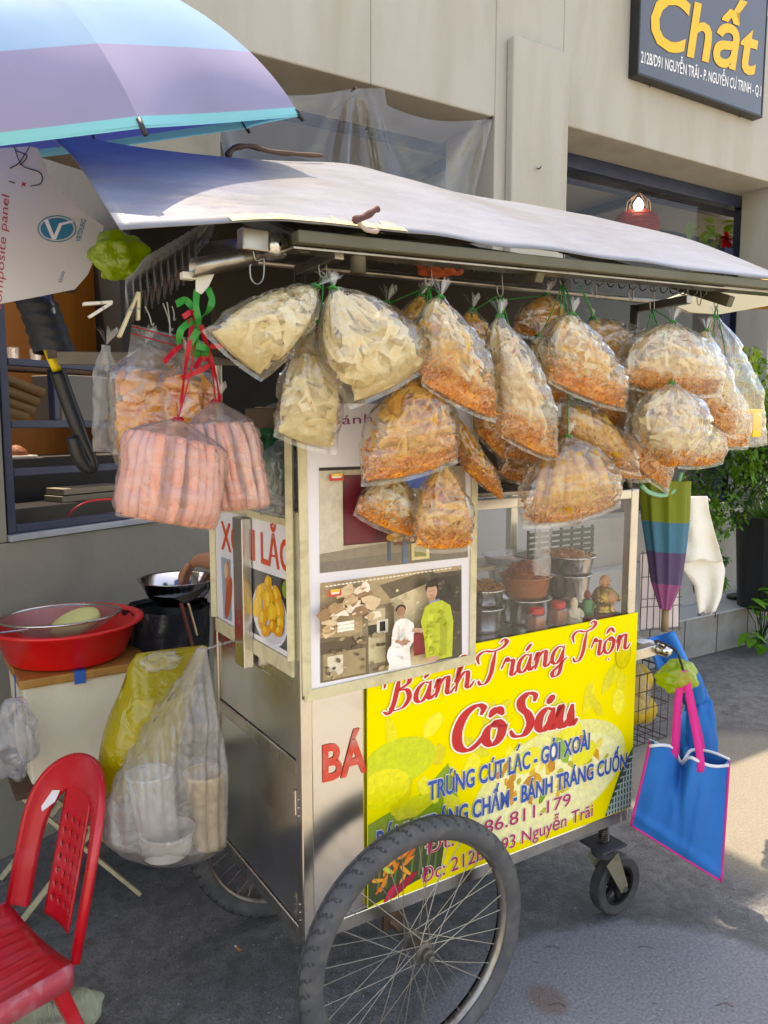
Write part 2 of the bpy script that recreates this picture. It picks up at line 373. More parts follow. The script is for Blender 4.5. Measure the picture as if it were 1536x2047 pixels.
MB().tube([PB(1075, 336, WB - .062), PB(1078, 338, WB - .1), PB(1082, 333, WB - .12)], .004, 6).build('nail', m_rust, bld)
# long left wall with its window opening stands at another angle
W0 = V(-.40, 1.531, 0); WD = V(.899, .438, 0); WN = V(-.438, .899, 0)
def WL(s, d, z): return W0 + WD * s + WN * d + V(0, 0, z)
def PW(x, y, d=0.0):
    r = crey(x, y); p0 = W0 + WN * d; t = (p0 - CAMC).dot(WN) / r.dot(WN); q = CAMC + r * t
    return (q - W0).dot(WD), q.z
def wbox(mb, s0, s1, d0, d1, z0, z1, mi=0):
    mb.hexa([WL(s0, d0, z0), WL(s1, d0, z0), WL(s1, d1, z0), WL(s0, d1, z0), WL(s0, d0, z1), WL(s1, d0, z1), WL(s1, d1, z1), WL(s0, d1, z1)], mi); return mb
lw = Thing('side_wall', 'grey cement wall with a navy framed window opening at the far left', 'wall', W0)
mb = MB(); wbox(mb, -2.2, 1.15, 0, .2, 0, 1.165); wbox(mb, -2.2, -.005, 0, .2, 1.167, 3.0); wbox(mb, .0, 1.15, 0, .2, 2.62, 3.0)
mb.build('wall', m_wallgrey, lw, bevel=.006)
wbox(MB(), .0, 1.12, -.012, .1, 1.168, 1.19).build('window_sill', mat('worn_white_sill', L('#a9aeb2'), .5, dirt=.5, dirtcol=L('#6a6a68'), ds=9), lw, bevel=.003)
wbox(MB(), .012, .045, .02, .07, 1.192, 2.6).build('window_frame', m_navy, lw, bevel=.003)
for i, (z0, z1) in enumerate(((1.192, 1.222), (1.40, 1.427), (1.575, 1.603), (1.80, 1.826))):
    wbox(MB(), .047, 1.1, .022, .066, z0, z1).build('glazing_bar', m_navy, lw, bevel=.003)
s1, _ = PW(112, 800, .03)
wbox(MB(), s1 - .012, s1 + .012, .024, .062, 1.605, 1.798).build('glazing_bar', m_navy, lw, bevel=.003)
# room behind
rm = Thing('shop_interior', 'dim shop interior seen through the window openings', 'room', (2, 3, 0))
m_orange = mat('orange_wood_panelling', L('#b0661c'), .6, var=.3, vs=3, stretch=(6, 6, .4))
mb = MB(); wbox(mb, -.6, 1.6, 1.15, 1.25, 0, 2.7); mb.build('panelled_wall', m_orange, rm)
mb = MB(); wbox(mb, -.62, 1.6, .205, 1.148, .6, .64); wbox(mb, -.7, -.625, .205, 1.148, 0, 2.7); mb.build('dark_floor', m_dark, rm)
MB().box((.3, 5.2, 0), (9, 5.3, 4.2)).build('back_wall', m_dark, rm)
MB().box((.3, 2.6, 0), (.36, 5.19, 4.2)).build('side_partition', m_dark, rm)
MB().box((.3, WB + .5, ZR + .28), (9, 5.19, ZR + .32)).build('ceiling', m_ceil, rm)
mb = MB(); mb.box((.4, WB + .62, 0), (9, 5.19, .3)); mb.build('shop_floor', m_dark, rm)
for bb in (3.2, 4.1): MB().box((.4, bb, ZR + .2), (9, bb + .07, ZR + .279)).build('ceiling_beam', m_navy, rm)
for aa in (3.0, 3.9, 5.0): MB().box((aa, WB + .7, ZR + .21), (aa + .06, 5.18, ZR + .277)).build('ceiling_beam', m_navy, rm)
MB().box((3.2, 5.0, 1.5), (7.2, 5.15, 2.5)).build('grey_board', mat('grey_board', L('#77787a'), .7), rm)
# right window frame
fb = WB + .32
wf = Thing('shop_window', 'large navy framed shop window under the black sign', 'window', (aP1, fb, .95))
aR = PB(1512, 400, fb).x
for nm, lo, hi in (('top_rail', (aP1 - .02, fb, ZR - .09), (aR, fb + .08, ZR - .002)), ('bottom_rail', (aP1 - .02, fb, .955), (aR, fb + .08, 1.03)), ('jamb', (aR - .16, fb + .003, 1.031), (aR, fb + .078, ZR - .091)), ('jamb', (aP1 - .015, fb + .003, 1.031), (aP1 + .04, fb + .078, ZR - .091))):
    MB().box(lo, hi).build(nm, m_navy, wf, bevel=.004)
am = PB(1462, 450, fb).x
MB().box((am - .05, fb + .002, 1.031), (am + .05, fb + .079, ZR - .4)).build('mullion', m_navy, wf, bevel=.004)
MB().box((aP1 + .042, fb + .035, 1.032), (am - .052, fb + .04, ZR - .095)).build('pane', film('shop_glass', haze=.01, refl=.3, bump=0, rough=.02), wf)
# pendant lamp and lantern inside
m_bulb = mat('lit_bulb', (1, .85, .6), .4, emis=7, var=.02)
pl = Thing('pendant_lamp', 'lit bulb in a wire cage hanging inside the shop', 'lamp', PB(1277, 410, 3.0))
q = PB(1277, 410, 3.0)
MB().lathe([(.005, .06), (.03, .03), (.042, 0), (.03, -.035), (.004, -.045)], q, 16).build('bulb', m_bulb, pl, smooth=True)
MB().tube([q + V(0, 0, .062), q + V(0, 0, .5)], .006, 6).build('cord', m_black, pl)
mb = MB()
for k in range(8):
    an = k * math.pi / 4; e = V(math.cos(an), math.sin(an), 0)
    mb.tube([q + V(0, 0, .11), q + e * .09 + V(0, 0, .03), q + e * .1 + V(0, 0, -.05)], .004, 5)
mb.build('cage', m_rust, pl)
q = PB(1272, 452, 3.1); ln = Thing('red_lantern', 'red paper lantern below the lit bulb inside the shop', 'lantern', q)
MB().lathe([(.07, .13)] + [(.19 * math.cos(t) ** .7 + .006 * (i % 2), .13 * math.sin(t)) for i, t in enumerate([1.0 - k * .125 for k in range(17)])] + [(.07, -.13)], q, 24).build('shade', mat('red_paper', L('#a5301f'), .7, trans=.3, var=.3, vs=12), ln)
MB().tube([q + V(0, 0, .131), q + V(0, 0, .6)], .004, 5).build('cord', m_black, ln)
# flowers in the shop window
m_leafb = mat('bright_leaf', L('#7fa82a'), .5, var=.3, vs=9, trans=.35); m_leafd = mat('deep_leaf', L('#35561c'), .5, var=.35, vs=7, trans=.3)
def leaf(mb, p, d, ln_, wd, droop=.3, up=V(0, 0, 1), mi=0):
    d = d.normalized(); sd = d.cross(up); sd = sd.normalized() if sd.length > 1e-4 else V(1, 0, 0); nn = sd.cross(d)
    pts = []
    for t, k in ((0, .12), (.3, .9), (.65, .8), (1, .05)):
        c = p + d * ln_ * t - V(0, 0, 1) * droop * ln_ * t * t
        pts.append((c - sd * wd * k / 2 + nn * wd * .12 * k, c, c + sd * wd * k / 2 + nn * wd * .12 * k))
    vs = [x for r in pts for x in r]
    mb.add(vs, [(i * 3 + j, i * 3 + j + 1, i * 3 + j + 4, i * 3 + j + 3) for i in range(3) for j in range(2)], mi)
def rdir(zl=-1, zh=1):
    while True:
        v_ = V(random.uniform(-1, 1), random.uniform(-1, 1), random.uniform(zl, zh))
        if .1 < v_.length < 1: return v_.normalized()
q = PB(1430, 470, WB + .6); fl = Thing('window_flowers', 'lime green leaves with a red flower inside the shop window', 'flowers', V(q.x, q.y, q.z - .3))
mb = MB()
for k in range(40):
    leaf(mb, q + V(random.uniform(-.28, .28), random.uniform(-.1, .1), random.uniform(-.16, .1)), rdir(-.3, .6), .14, .08)
mb.build('leaves', m_leafb, fl, smooth=True)
mb = MB()
for k in range(14): leaf(mb, q + V(.02, -.1, -.04), rdir(-.8, .8), .09, .06)
mb.build('flower', m_red, fl, smooth=True)
MB().tube([q + V(0, 0, -.3), q + V(0, -.05, -.06)], .01, 6).build('stem', m_leafd, fl)
# ------------------------------------------------------------------ sign
m_signface = mat('glossy_black_sign', L('#4a4b50'), .12, var=.12, vs=3, coat=.6, rvar=.03)
m_signyel = mat('yellow_sign_letters', L('#f2b705'), .3, var=.04)
m_offwhite = mat('white_paint_letters', L('#e8e8e8'), .4, var=.03)
sb = WB - .075; x0 = PB(1275, 150, sb).x; x1 = PB(1527, 200, sb).x; z0 = PB(1275, 148, sb).z; z1 = z0 + .95
sg = Thing('shop_sign', 'black shop sign with big yellow lettering on the cream wall', 'sign', (x0, sb, z0))
MB().box((x0 + .014, sb + .004, z0 + .016), (x1 - .014, sb + .06, z1 - .016)).build('face', m_signface, sg)
for nm, lo, hi in (('edge_strip', (x0, sb, z0), (x1, sb + .072, z0 + .015)), ('edge_strip', (x0, sb, z0 + .0155), (x0 + .013, sb + .072, z1 - .0155)), ('edge_strip', (x1 - .013, sb, z0 + .0155), (x1, sb + .072, z1 - .0155)), ('edge_strip', (x0, sb, z1 - .015), (x1, sb + .072, z1))):
    MB().box(lo, hi).build(nm, m_black, sg, bevel=.002)
nf = V(0, -1, 0); sf = sb + .004
ptext('Ch\u1ea5t', PB(1299, 88, sf), PB(1512, 150, sf), .34, nf, m_signyel, sg, offset=.022, shear=.15, lift=.002)
PA0 = PB(1281, 124, sf); PA1 = PB(1521, 192, sf)
ptext('212B/D91 NGUY\u1ec4N TR\u00c3I - P. NGUY\u1ec4N C\u01af TRINH - Q.1', PA0, PA1, .068, nf, m_offwhite, sg, offset=.012, lift=.001, split=False)
for xx in (1300, 1480):
    q = PB(xx, 165 if xx == 1300 else 220, sb + .06); MB().tube([V(q.x, q.y, z0 - .012), V(q.x, q.y, z0 - .001)], .006, 6).build('bolt', m_rust, sg)
# ------------------------------------------------------------------ clear sheet under the beam
m_sheet = film('clear_sheet', haze=.12, hazecol=(.74, .72, .69), refl=1.5, bump=.012, bs=5, bs2=22, rough=.12)
pc = Thing('plastic_sheet', 'clear plastic sheet pinned under the beam over the window', 'plastic sheet', PB(715, 176, WB - .02))
def sheetf(uu, vv):
    xl, xr = 395 + 45 * vv, 985 - 50 * vv
    x = xl + (xr - xl) * uu
    pins = ((395, 140), (710, 176), (985, 236)); yb = None
    for (xa, ya), (xb, yb_) in zip(pins, pins[1:]):
        if xa <= x * 1.0 + (20 if vv > .5 else 0) <= xb + 60:
            t = max(0, min(1, (x - xa) / (xb - xa))); yb = ya + (yb_ - ya) * t + 30 * math.sin(math.pi * t) * (1 - vv) ** 2; break
    if yb is None: yb = 240
    y = yb + (430 - yb + 20 * uu) * vv
    fold = 0
    for xa, _ in pins: fold += .06 * math.exp(-((x - xa) / (25 + 90 * vv)) ** 2) * math.sin((x - xa) / (5 + 16 * vv) * 1.0) * min(1, vv * 3 + .15)
    return PB(x, y, WB - .03 + fold - .05 * vv + .02 * nz((x / 90, vv * 2, 0)))
MB().grid(sheetf, 110, 26).build('film', m_sheet, pc, smooth=True)
for xx, yy in ((712, 174), (986, 233)):
    q = PB(xx, yy, WB - .05); MB().tube([q, q + V(0, .048, 0)], .008, 6).build('pin', m_rust, pc)
# ------------------------------------------------------------------ doorstep at the right
SB = 1.70; zs = PB(1400, 1231, SB).z
m_tileG = mat('grey_stone_tile', L('#8d8b86'), .7, var=.16, vs=7, dirt=.55, dirtcol=L('#6a5a48'), ds=6, bump=.002, bs=50)
m_tileT = mat('pale_step_tile', L('#b2b6b8'), .4, var=.06, vs=5, dirt=.3, dirtcol=L('#7f7c74'), ds=5)
m_mortar = mat('dark_mortar', L('#5d5348'), .95, var=.2, vs=20)
st = Thing('tiled_doorstep', 'low doorstep faced with stained grey tiles at the right', 'step', (4.2, SB, 0))
MB().box((2.5, SB + .012, 0), (7, WB + .11, zs - .013)).build('core', m_mortar, st)
a_j = [PB(1369, 1280, SB).x + k * (PB(1434, 1270, SB).x - PB(1369, 1280, SB).x) for k in range(-2, 6)]
for k in range(7):
    MB().box((a_j[k] + .006, SB, .004), (a_j[k + 1] - .006, SB + .0115, zs - .014)).build('tile', m_tileG, st, bevel=.002)
    MB().box((a_j[k] + .003, SB - .01, zs - .012), (a_j[k + 1] - .003, WB + .1, zs)).build('tread_tile', m_tileT, st, bevel=.002)
MB().box((2.6, WB - .02, zs + .001), (PB(1400, 1180, WB - .02).x, WB + .09, zs + .34)).build('plinth_block', mat('pale_block', L('#a9a9a6'), .8, dirt=.3), st, bevel=.004)
# slippers on the step
q = PB(1478, 1195, SB + .2); sp = Thing('sandal', 'dark sandal with clear strap left on the doorstep', 'sandal', V(q.x, q.y, zs))
mb = MB(); ol = cat([(q.x - .13, q.y - .03, zs + .002), (q.x - .06, q.y - .055, zs + .002), (q.x + .12, q.y - .04, zs + .002), (q.x + .15, q.y, zs + .002), (q.x + .1, q.y + .045, zs + .002), (q.x - .08, q.y + .05, zs + .002)], 5, True)
mb.slab(ol, (0, 0, .022)); mb.build('sole', m_black, sp)
MB().tube(cat([(q.x - .03, q.y - .05, zs + .022), (q.x, q.y - .02, zs + .06), (q.x + .03, q.y + .02, zs + .06), (q.x + .03, q.y + .05, zs + .022)], 5), .012, 6).build('strap', film('clear_strap', haze=.4, hazecol=(.7, .75, .8)), sp)
# ------------------------------------------------------------------ plants at the right
def creeper(name, label, pxs, b0, n, ll, mats, groupn=None, bl=.12):
    q0 = PB(pxs[0][0], pxs[0][1], b0); t = Thing(name, label, 'plant', V(q0.x, q0.y, zs), group=groupn)
    mb = MB(); sb_ = MB()
    for k in range(n):
        x0_, y0_, rx, ry = random.choices(pxs, weights=[p[2] * p[3] for p in pxs])[0]
        while True:
            dx, dy = random.uniform(-1, 1), random.uniform(-1, 1)
            if dx * dx + dy * dy < 1: break
        q = PB(x0_ + dx * rx, y0_ + dy * ry, b0 + random.uniform(-bl, bl))
        if nz(q, 7, 3) < -.22: continue
        leaf(mb, q, rdir(-.6, .5), ll * random.uniform(.6, 1.3), ll * .55, .4, mi=0 if nz(q, 4, 9) > -.05 else 1)
    mb.build('foliage', mats, t, smooth=True, kind='stuff')
    for k in range(10):
        x0_, y0_, rx, ry = random.choice(pxs); p = PB(x0_ + random.uniform(-rx, rx) * .7, y0_ - ry * .8, b0)
        sb_.tube(cat([p, p + V(random.uniform(-.05, .05), 0, -.2), p + V(random.uniform(-.1, .1), random.uniform(-.05, .05), -.45)], 4), .004, 5)
    sb_.build('stems', m_wood, t, smooth=True, kind='stuff')
    return t
m_l1 = mat('fern_leaf', L('#5c8a22'), .5, var=.35, vs=6, trans=.35); m_l2 = mat('fern_leaf_dark', L('#33521a'), .55, var=.35, vs=6, trans=.3); m_l3 = mat('yellow_green_leaf', L('#9ab43c'), .5, var=.3, vs=6, trans=.4)
creeper('fern_bush', 'bushy small leaved fern spilling down beside the white towel', [(1440, 960, 75, 110), (1400, 1060, 40, 90), (1500, 860, 60, 110), (1420, 1140, 35, 60), (1530, 930, 40, 70)], 1.5, 3800, .05, [m_l1, m_l2])
creeper('tall_bush', 'yellow green bush standing behind the hanging bags at the right edge', [(1525, 780, 45, 60), (1560, 900, 50, 120), (1500, 720, 30, 30)], 1.62, 1500, .05, [m_l3, m_l1])
q = PB(1540, 1120, 1.62); pot = Thing('black_planter', 'large black planter on the doorstep at the right edge', 'planter', V(q.x, q.y, zs))
zr = PB(1540, 1042, 1.45).z - zs
MB().lathe([(.20, 0), (.235, zr * .9), (.25, zr * .9), (.25, zr), (.22, zr), (.215, zr * .85)], V(q.x, q.y, zs + .001), 36).build('pot', m_black, pot, smooth=False)
MB().lathe([(.214, zr * .86), (.001, zr * .9)], V(q.x, q.y, zs + .001), 24, cap0=False).build('soil', mat('soil', L('#3a2c20'), .95), pot)
pp = Thing('potted_grass', 'spiky green plant growing in the black planter', 'plant', V(q.x, q.y, zs + zr * .88))
mb = MB()
for k in range(90):
    an = random.uniform(0, 6.28); e = V(math.cos(an), math.sin(an), 0); p = V(q.x, q.y, zs + zr * .88) + e * random.uniform(0, .12)
    leaf(mb, p, e * random.uniform(.2, .7) + V(0, 0, 1), random.uniform(.15, .34), .022, .35)
mb.build('blades', m_l1, pp, smooth=True)
# broad leaved weed at the foot of the step
q = PZ(1520, 1295, 0); wd_ = Thing('broadleaf_weed', 'broad leaved green weed growing at the foot of the doorstep', 'plant', q)
mb = MB(); sm = MB()
for k in range(26):
    x, y = random.choice([(1520, 1190), (1500, 1225), (1530, 1240), (1490, 1270), (1520, 1280), (1536, 1210), (1545, 1260)])
    p = PB(x + random.uniform(-18, 18), y + random.uniform(-14, 14), q.y - random.uniform(0, .12)); leaf(mb, p, rdir(-.2, .5) + V(-.2, -.4, 0), .115, .075, .35)
    sm.tube([q + V(random.uniform(-.03, .03), 0, 0), lerp(q, p, .5) + V(.02, 0, .03), p], .003, 5)
mb.build('leaves', mat('broad_leaf', L('#5f9a2c'), .4, var=.25, vs=8, trans=.3), wd_, smooth=True)
sm.build('stems', m_leafd, wd_)
# ------------------------------------------------------------------ the food cart
LA, LB = 1.13, .56
cart = Thing('food_cart', 'stainless steel snack cart with yellow banner, glass case and big spoked wheels', 'cart', (0, 0, 0))
def sub_empty(name, parent, loc=(0, 0, 0)):
    o = link(bpy.data.objects.new(name, None)); o.parent = parent.o; o.empty_display_size = .02
    return Part(o, parent.root if isinstance(parent, Part) else parent)
for (a0, b0) in ((0, 0), (LA - .032, 0), (0, LB - .03), (LA - .032, LB - .03)):
    MB().box((a0, b0, .36), (a0 + .032, b0 + .03, 1.40)).build('post', m_steel, cart, bevel=.004)
for (a0, b0) in ((.012, .012), (LA - .04, .012), (.012, LB - .04), (LA - .04, LB - .04)):
    MB().tube([(a0 + .008, b0 + .006, 1.401), (a0 + .008, b0 + .006, 1.93 + .3 * max(0, b0))], .0125, 10).build('roof_post', m_steel2, cart, smooth=True)
for lo, hi in (((.033, .001, .36), (LA - .033, .03, .398)), ((.033, LB - .03, .36), (LA - .033, LB, .398)), ((.001, .031, .36), (.03, LB - .031, .398)), ((LA - .03, .031, .36), (LA - .001, LB - .031, .398))):
    MB().box(lo, hi).build('bottom_rail', m_steel, cart, bevel=.003)
for lo, hi in (((.033, .001, 1.372), (LA - .033, .029, 1.40)), ((.033, LB - .03, 1.372), (LA - .033, LB - .001, 1.40)), ((.002, .031, 1.372), (.03, LB - .031, 1.40)), ((LA - .03, .031, 1.372), (LA - .002, LB - .031, 1.40))):
    MB().box(lo, hi).build('case_rail', m_steel, cart, bevel=.003)
m_mirror = mat('smooth_stainless', L('#d4d4d4'), .24, 1, var=.1, vs=4, dirt=.25, dirtcol=L('#6a655a'), ds=6, stretch=(1, 1, .15), rvar=.05)
MB().box((.033, .006, .399), (LA - .033, .012, 1.015)).build('front_panel', m_mirror, cart)
MB().box((.033, LB - .012, .399), (LA - .033, LB - .006, 1.015)).build('rear_panel', m_steel, cart)
MB().box((LA - .012, .031, .399), (LA - .006, LB - .031, 1.015)).build('end_panel', m_steel, cart)
MB().box((.014, .013, .40), (LA - .013, LB - .013, .41)).build('floor_panel', m_steel, cart)
MB().box((.033, .013, .985), (LA - .033, LB - .013, 1.0)).build('counter', m_steel, cart)
# near end: doors and rails
zz = {k: PA(x, y, 0).z for k, (x, y) in dict(d0=(597, 1872), d1=(597, 1558), p0=(595, 1528), p1=(597, 1389), q0=(597, 1362), g0=(586, 1311)).items()}
MB().box((.006, .034, .402), (.014, LB - .032, zz['d1'] - .002)).build('door', m_mirror, cart, bevel=.002)
MB().box((.002, .033, zz['d1'] + .001), (.022, LB - .031, zz['p0'] - .001)).build('mid_rail', m_steel, cart, bevel=.003)
MB().box((.008, .034, zz['p0'] + .001), (.016, LB - .032, zz['p1'] - .001)).build('side_panel', m_mirror, cart, bevel=.002)
MB().box((.003, .033, zz['p1'] + .001), (.02, LB - .031, zz['q0'])).build('mid_rail', m_steel, cart, bevel=.003)
MB().box((-.004, .031, zz['q0'] + .001), (.02, LB - .033, zz['g0'] - .012)).build('window_ledge', m_tape, cart, bevel=.003)
hingem = mat('bright_hinge', L('#c8c6c0'), .25, 1)
for yy in (1607, 1812):
    z = PA(594, yy, 0).z; h = MB(); h.tube([(.0, .033, z - .03), (.0, .033, z + .03)], .004, 8); h.box((.001, .036, z - .028), (.004, .046, z + .028))
    hp = h.build('hinge', hingem, cart, smooth=False)
    for k in (-.02, 0, .02):
        MB().lathe([(.0028, 0), (.0028, .0015), (.0005, .0028)], (.0, .042, z + k), 8, (-1, 0, 0)).build('rivet', hingem, hp)
        MB().lathe([(.0028, 0), (.0028, .0015), (.0005, .0028)], (-.0002, .016, z + k - .006), 8, (-1, 0, 0)).build('rivet', hingem, hp)
# near end: sticker pane with white band and mango photo
gz0, gz1 = zz['g0'] - .01, PA(584, 1045, 0).z + .012
ps = MB().box((-.001, .034, gz0), (.003, LB - .034, gz1)).build('side_sticker', m_white, cart)
def pa(x, y, e=0.0): return PA(x, y, -.001 - e)
def speckle(n, x0, y0, x1, y1, cols, r0=.006, r1=.02): return blobs(n, x0, y0, x1, y1, cols, r0, r1)
def decal(shapes, name, parent, label=None):
    mb = MB()
    for i, (colr, pts) in enumerate(shapes): mb.poly(pts, 0, L(colr))
    return mb.build(name, m_print, parent, colors=True, label=label)
def ell(cx, cy, rx, ry, rot=0, n=24, jit=0):
    out = []
    for k in range(n):
        t = 2 * math.pi * k / n; j = 1 + random.uniform(-jit, jit); x, y = rx * math.cos(t) * j, ry * math.sin(t) * j
        out.append((cx + x * math.cos(rot) - y * math.sin(rot), cy + x * math.sin(rot) + y * math.cos(rot)))
    return out
def stack(shapes, fn, step=.00022, base=.0004):
    return [(c, [fn(x, y, base + i * step) for x, y in pts]) for i, (c, pts) in enumerate(shapes)]
sh = [('#4a4d50', [(492, 1132), (584, 1163), (586, 1309), (494, 1258)]), ('#3a2a2a', [(560, 1155), (584, 1163), (585, 1240), (566, 1220)]), ('#7f9a2a', ell(574, 1178, 10, 19)), ('#d9d6dc', ell(540, 1230, 33, 66, -.22)), ('#c9c4cc', ell(541, 1232, 28, 58, -.22))]
for (x, y, rx, ry, rot, c) in ((536, 1165, 8, 16, 0, '#e0a010'), (520, 1185, 9, 20, .2, '#e3ac1c'), (553, 1190, 9, 20, -.2, '#d99a10'), (515, 1212, 9, 22, .1, '#e8b420'), (536, 1200, 11, 26, 0, '#e2a516'), (558, 1220, 10, 24, -.2, '#dca014'), (525, 1236, 9, 22, .1, '#dd9c12'), (544, 1228, 9, 24, -.05, '#eab826'), (560, 1246, 8, 14, 0, '#e5b01c'), (531, 1262, 9, 11, 0, '#e59a1c'), (557, 1262, 9, 11, .1, '#e39618'), (545, 1252, 8, 14, 0, '#d48a10')):
    sh.append((c, ell(x, y, rx, ry, rot, 10, .12)))
    sh.append(('#f0c440', ell(x - 2, y - 3, rx * .4, ry * .6, rot, 8, .1)))
decal(stack(sh, pa), 'mango_photo', ps)
sh = [('#8fa0b4', [(442, 1113), (461, 1119), (464, 1243), (447, 1236)]), ('#c07a55', ell(455, 1160, 5, 40)), ('#b5502a', ell(457, 1195, 6, 42, .1)), ('#d9b090', ell(452, 1140, 4, 16))]
decal(stack(sh, pa), 'dish_photo', ps)
m_ltr_or = mat('orange_red_letters', L('#d8481f'), .4, var=.05); m_ltr_red = mat('red_letters', L('#c8141e'), .35, var=.05); m_ltr_blue = mat('blue_letters', L('#1c4fa5'), .35, var=.05); m_ltr_pale = mat('pale_outline', L('#f2ead8'), .4, var=.03)
m_ltr_mag = mat('dark_pink_letters', L('#b8285a'), .4, var=.05)
ptext('XO\u00c0I L\u1eaeC', PA(443, 1096, -.001), PA(584, 1146, -.001), PA(584, 1078, 0).z - PA(584, 1146, 0).z, (-1, 0, 0), m_ltr_or, ps, offset=.02)
# steel angle standing in front of the sticker
b_ = PA(486, 1300, -.02).y; zt = 1.36; zb = PA(486, 1330, -.02).z
MB().box((-.03, b_ - .03, zb), (-.004, b_ + .03, zt)).build('stay_bar', m_steel, cart, bevel=.002)
for (p, q_) in (((-.005, .036, gz1 - .012), (-.005, LB - .04, gz1 - .012)), ((-.006, .030, gz0), (-.006, .030, gz1 + .2)), ((-.005, LB - .036, gz0), (-.005, LB - .036, gz1))):
    MB().beam(p, q_, .014, .018).build('tape_strip', m_tape, cart, bevel=.002)
MB().box((.002, .036, gz1 + .004), (.006, LB - .04, 1.368)).build('side_glass', m_glass, cart)
# white poster board on the front
wp = MB().box((.012, -.006, .985), (.49, -.001, 1.64)).build('poster_board', m_white, cart)
fp = lambda x, y, e=0.0: PB(x, y, -.0062 - e)
for (p, q_, w_) in (((.006, -.009, .978), (.5, -.009, .986), .026), ((.013, -.0085, .98), (.006, -.0085, 1.64), .022), ((.492, -.0085, .99), (.492, -.0085, 1.64), .02)):
    MB().beam(p, q_, .005, w_, (0, -1, 0) if False else (0, 0, 1) if abs(p[0] - q_[0]) > .1 else (1, 0, 0)).build('tape_strip', m_tape, cart, bevel=.001)
# printed photo 1: stall with blue umbrella by a dark red door
def quadmap(c):                       # unit square -> photo quad (bilinear), c = TL,TR,BR,BL
    def f(x, y, e=0.0):
        t = [c[0][k] * (1 - x) * (1 - y) + c[1][k] * x * (1 - y) + c[2][k] * x * y + c[3][k] * (1 - x) * y for k in (0, 1)]
        return fp(t[0], t[1], e)
    return f
def rc(x0, y0, x1, y1): return [(x0, y0), (x1, y0), (x1, y1), (x0, y1)]
def blobs(n, x0, y0, x1, y1, cols, r0, r1):
    return [(random.choice(cols), ell(random.uniform(x0, x1), random.uniform(y0, y1), random.uniform(r0, r1), random.uniform(r0, r1) * .8, random.uniform(0, 3), 7, .3)) for _ in range(n)]
sh = [('#b4a68c', rc(0, 0, 1, 1)), ('#2c2622', rc(0, 0, 1, .03)), ('#c8bda4', rc(.0, .03, .16, .82)), ('#5a1420', rc(.16, .08, .58, .76)), ('#6a1a28', rc(.18, .1, .36, .74)), ('#4a0f1a', rc(.38, .1, .57, .74)), ('#a89a80', rc(.6, .03, 1, .7)), ('#8a7f6a', [(0, .82), (1, .7), (1, 1), (0, 1)]), ('#7a7060', [(0, .9), (1, .85), (1, 1), (0, 1)]),
      ('#2456b4', [(.44, .16), (.6, .05), (.8, .06), (.92, .2), (.7, .25), (.5, .22)]), ('#3a76d0', [(.5, .14), (.6, .06), (.68, .08), (.62, .22)]), ('#c9c0b0', ell(.55, .36, .05, .08)), ('#ddd8cc', rc(.62, .42, .7, .66)), ('#e8e4da', rc(.56, .44, .66, .6)), ('#3f6a3a', rc(.7, .5, .78, .62)), ('#6a5a48', rc(.5, .62, .8, .8)), ('#8a4a3a', rc(.6, .58, .8, .63)), ('#b8862a', ell(.5, .72, .05, .04)), ('#5a708a', rc(.56, .78, .59, 1.0)), ('#47586a', rc(.46, .76, .48, .95)), ('#d8c890', rc(.62, .8, .74, .97)), ('#8a8a50', rc(.64, .84, .72, .94)), ('#4a4238', rc(.8, .62, 1, .84)), ('#cabd4c', rc(.86, .62, 1.0, .82)), ('#a63024', rc(.88, .66, .98, .69)), ('#b8b090', rc(.9, .72, 1, .8))]
sh += blobs(26, .5, .6, .82, .8, ['#7a5a3a', '#a88a5a', '#5a4030', '#c8b088', '#8a3a2a'], .012, .03)
sh += [('#d43a2a', rc(.07, .07, .17, .13)), ('#f0c040', rc(.085, .06, .16, .1)), ('#e8e0d0', rc(.09, .085, .15, .105))]
decal(stack(sh, quadmap(((638, 935), (930, 925), (936, 1114), (640, 1146))), .00012), 'printed_photo', wp, label='printed photo of a street stall with a blue umbrella by a dark red door')
# printed photo 2: two people beside the stall
sh = [('#b39a74', rc(0, 0, 1, 1)), ('#d8c49c', rc(.5, .12, .78, 1)), ('#6a5c48', [(.42, .1), (.8, 0), (.82, .12), (.5, .26)]), ('#4d4438', rc(.78, .05, 1, 1)), ('#3a332b', rc(.8, .1, .99, .5)), ('#8a7a60', rc(.3, .3, .52, 1)), ('#c9b890', rc(.34, .34, .46, .9)), ('#6f6048', [(0, .55), (.34, .6), (.34, 1), (0, 1)]), ('#5c4c38', rc(0, .6, .3, .72)), ('#a08a64', rc(.02, .72, .32, .98)), ('#d8cbb0', rc(.05, .75, .16, .95)), ('#3c342c', rc(.34, .5, .4, .62)), ('#e6dcc8', rc(.4, .46, .48, .6)), ('#2c2822', rc(.42, .48, .46, .58))]
sh += blobs(34, .03, .1, .38, .5, ['#d8bc94', '#c8a47a', '#e8d4b8', '#b08a60', '#f0e2cc', '#9a7450'], .03, .075)
sh += [('#f2ead8', rc(.12, .42, .24, .52)), ('#b09468', rc(.12, .45, .24, .455)), ('#b09468', rc(.12, .49, .24, .495))]
sh += [('#30241c', ell(.57, .38, .036, .05)), ('#a8785c', ell(.572, .41, .03, .055)), ('#b8866a', rc(.555, .45, .59, .5)), ('#e9e4da', [(.53, .5), (.57, .48), (.61, .49), (.66, .55), (.67, .72), (.63, .8), (.64, 1), (.48, 1), (.5, .76), (.51, .6)]), ('#d8d2c6', [(.55, .55), (.6, .6), (.58, .9), (.53, .95)]), ('#b98a6e', [(.53, .7), (.6, .69), (.64, .74), (.6, .77), (.53, .75)]), ('#f4efe6', ell(.53, .85, .06, .12)), ('#7a1420', rc(.66, .66, .74, .9)), ('#8c1a28', rc(.66, .68, .7, .86))]
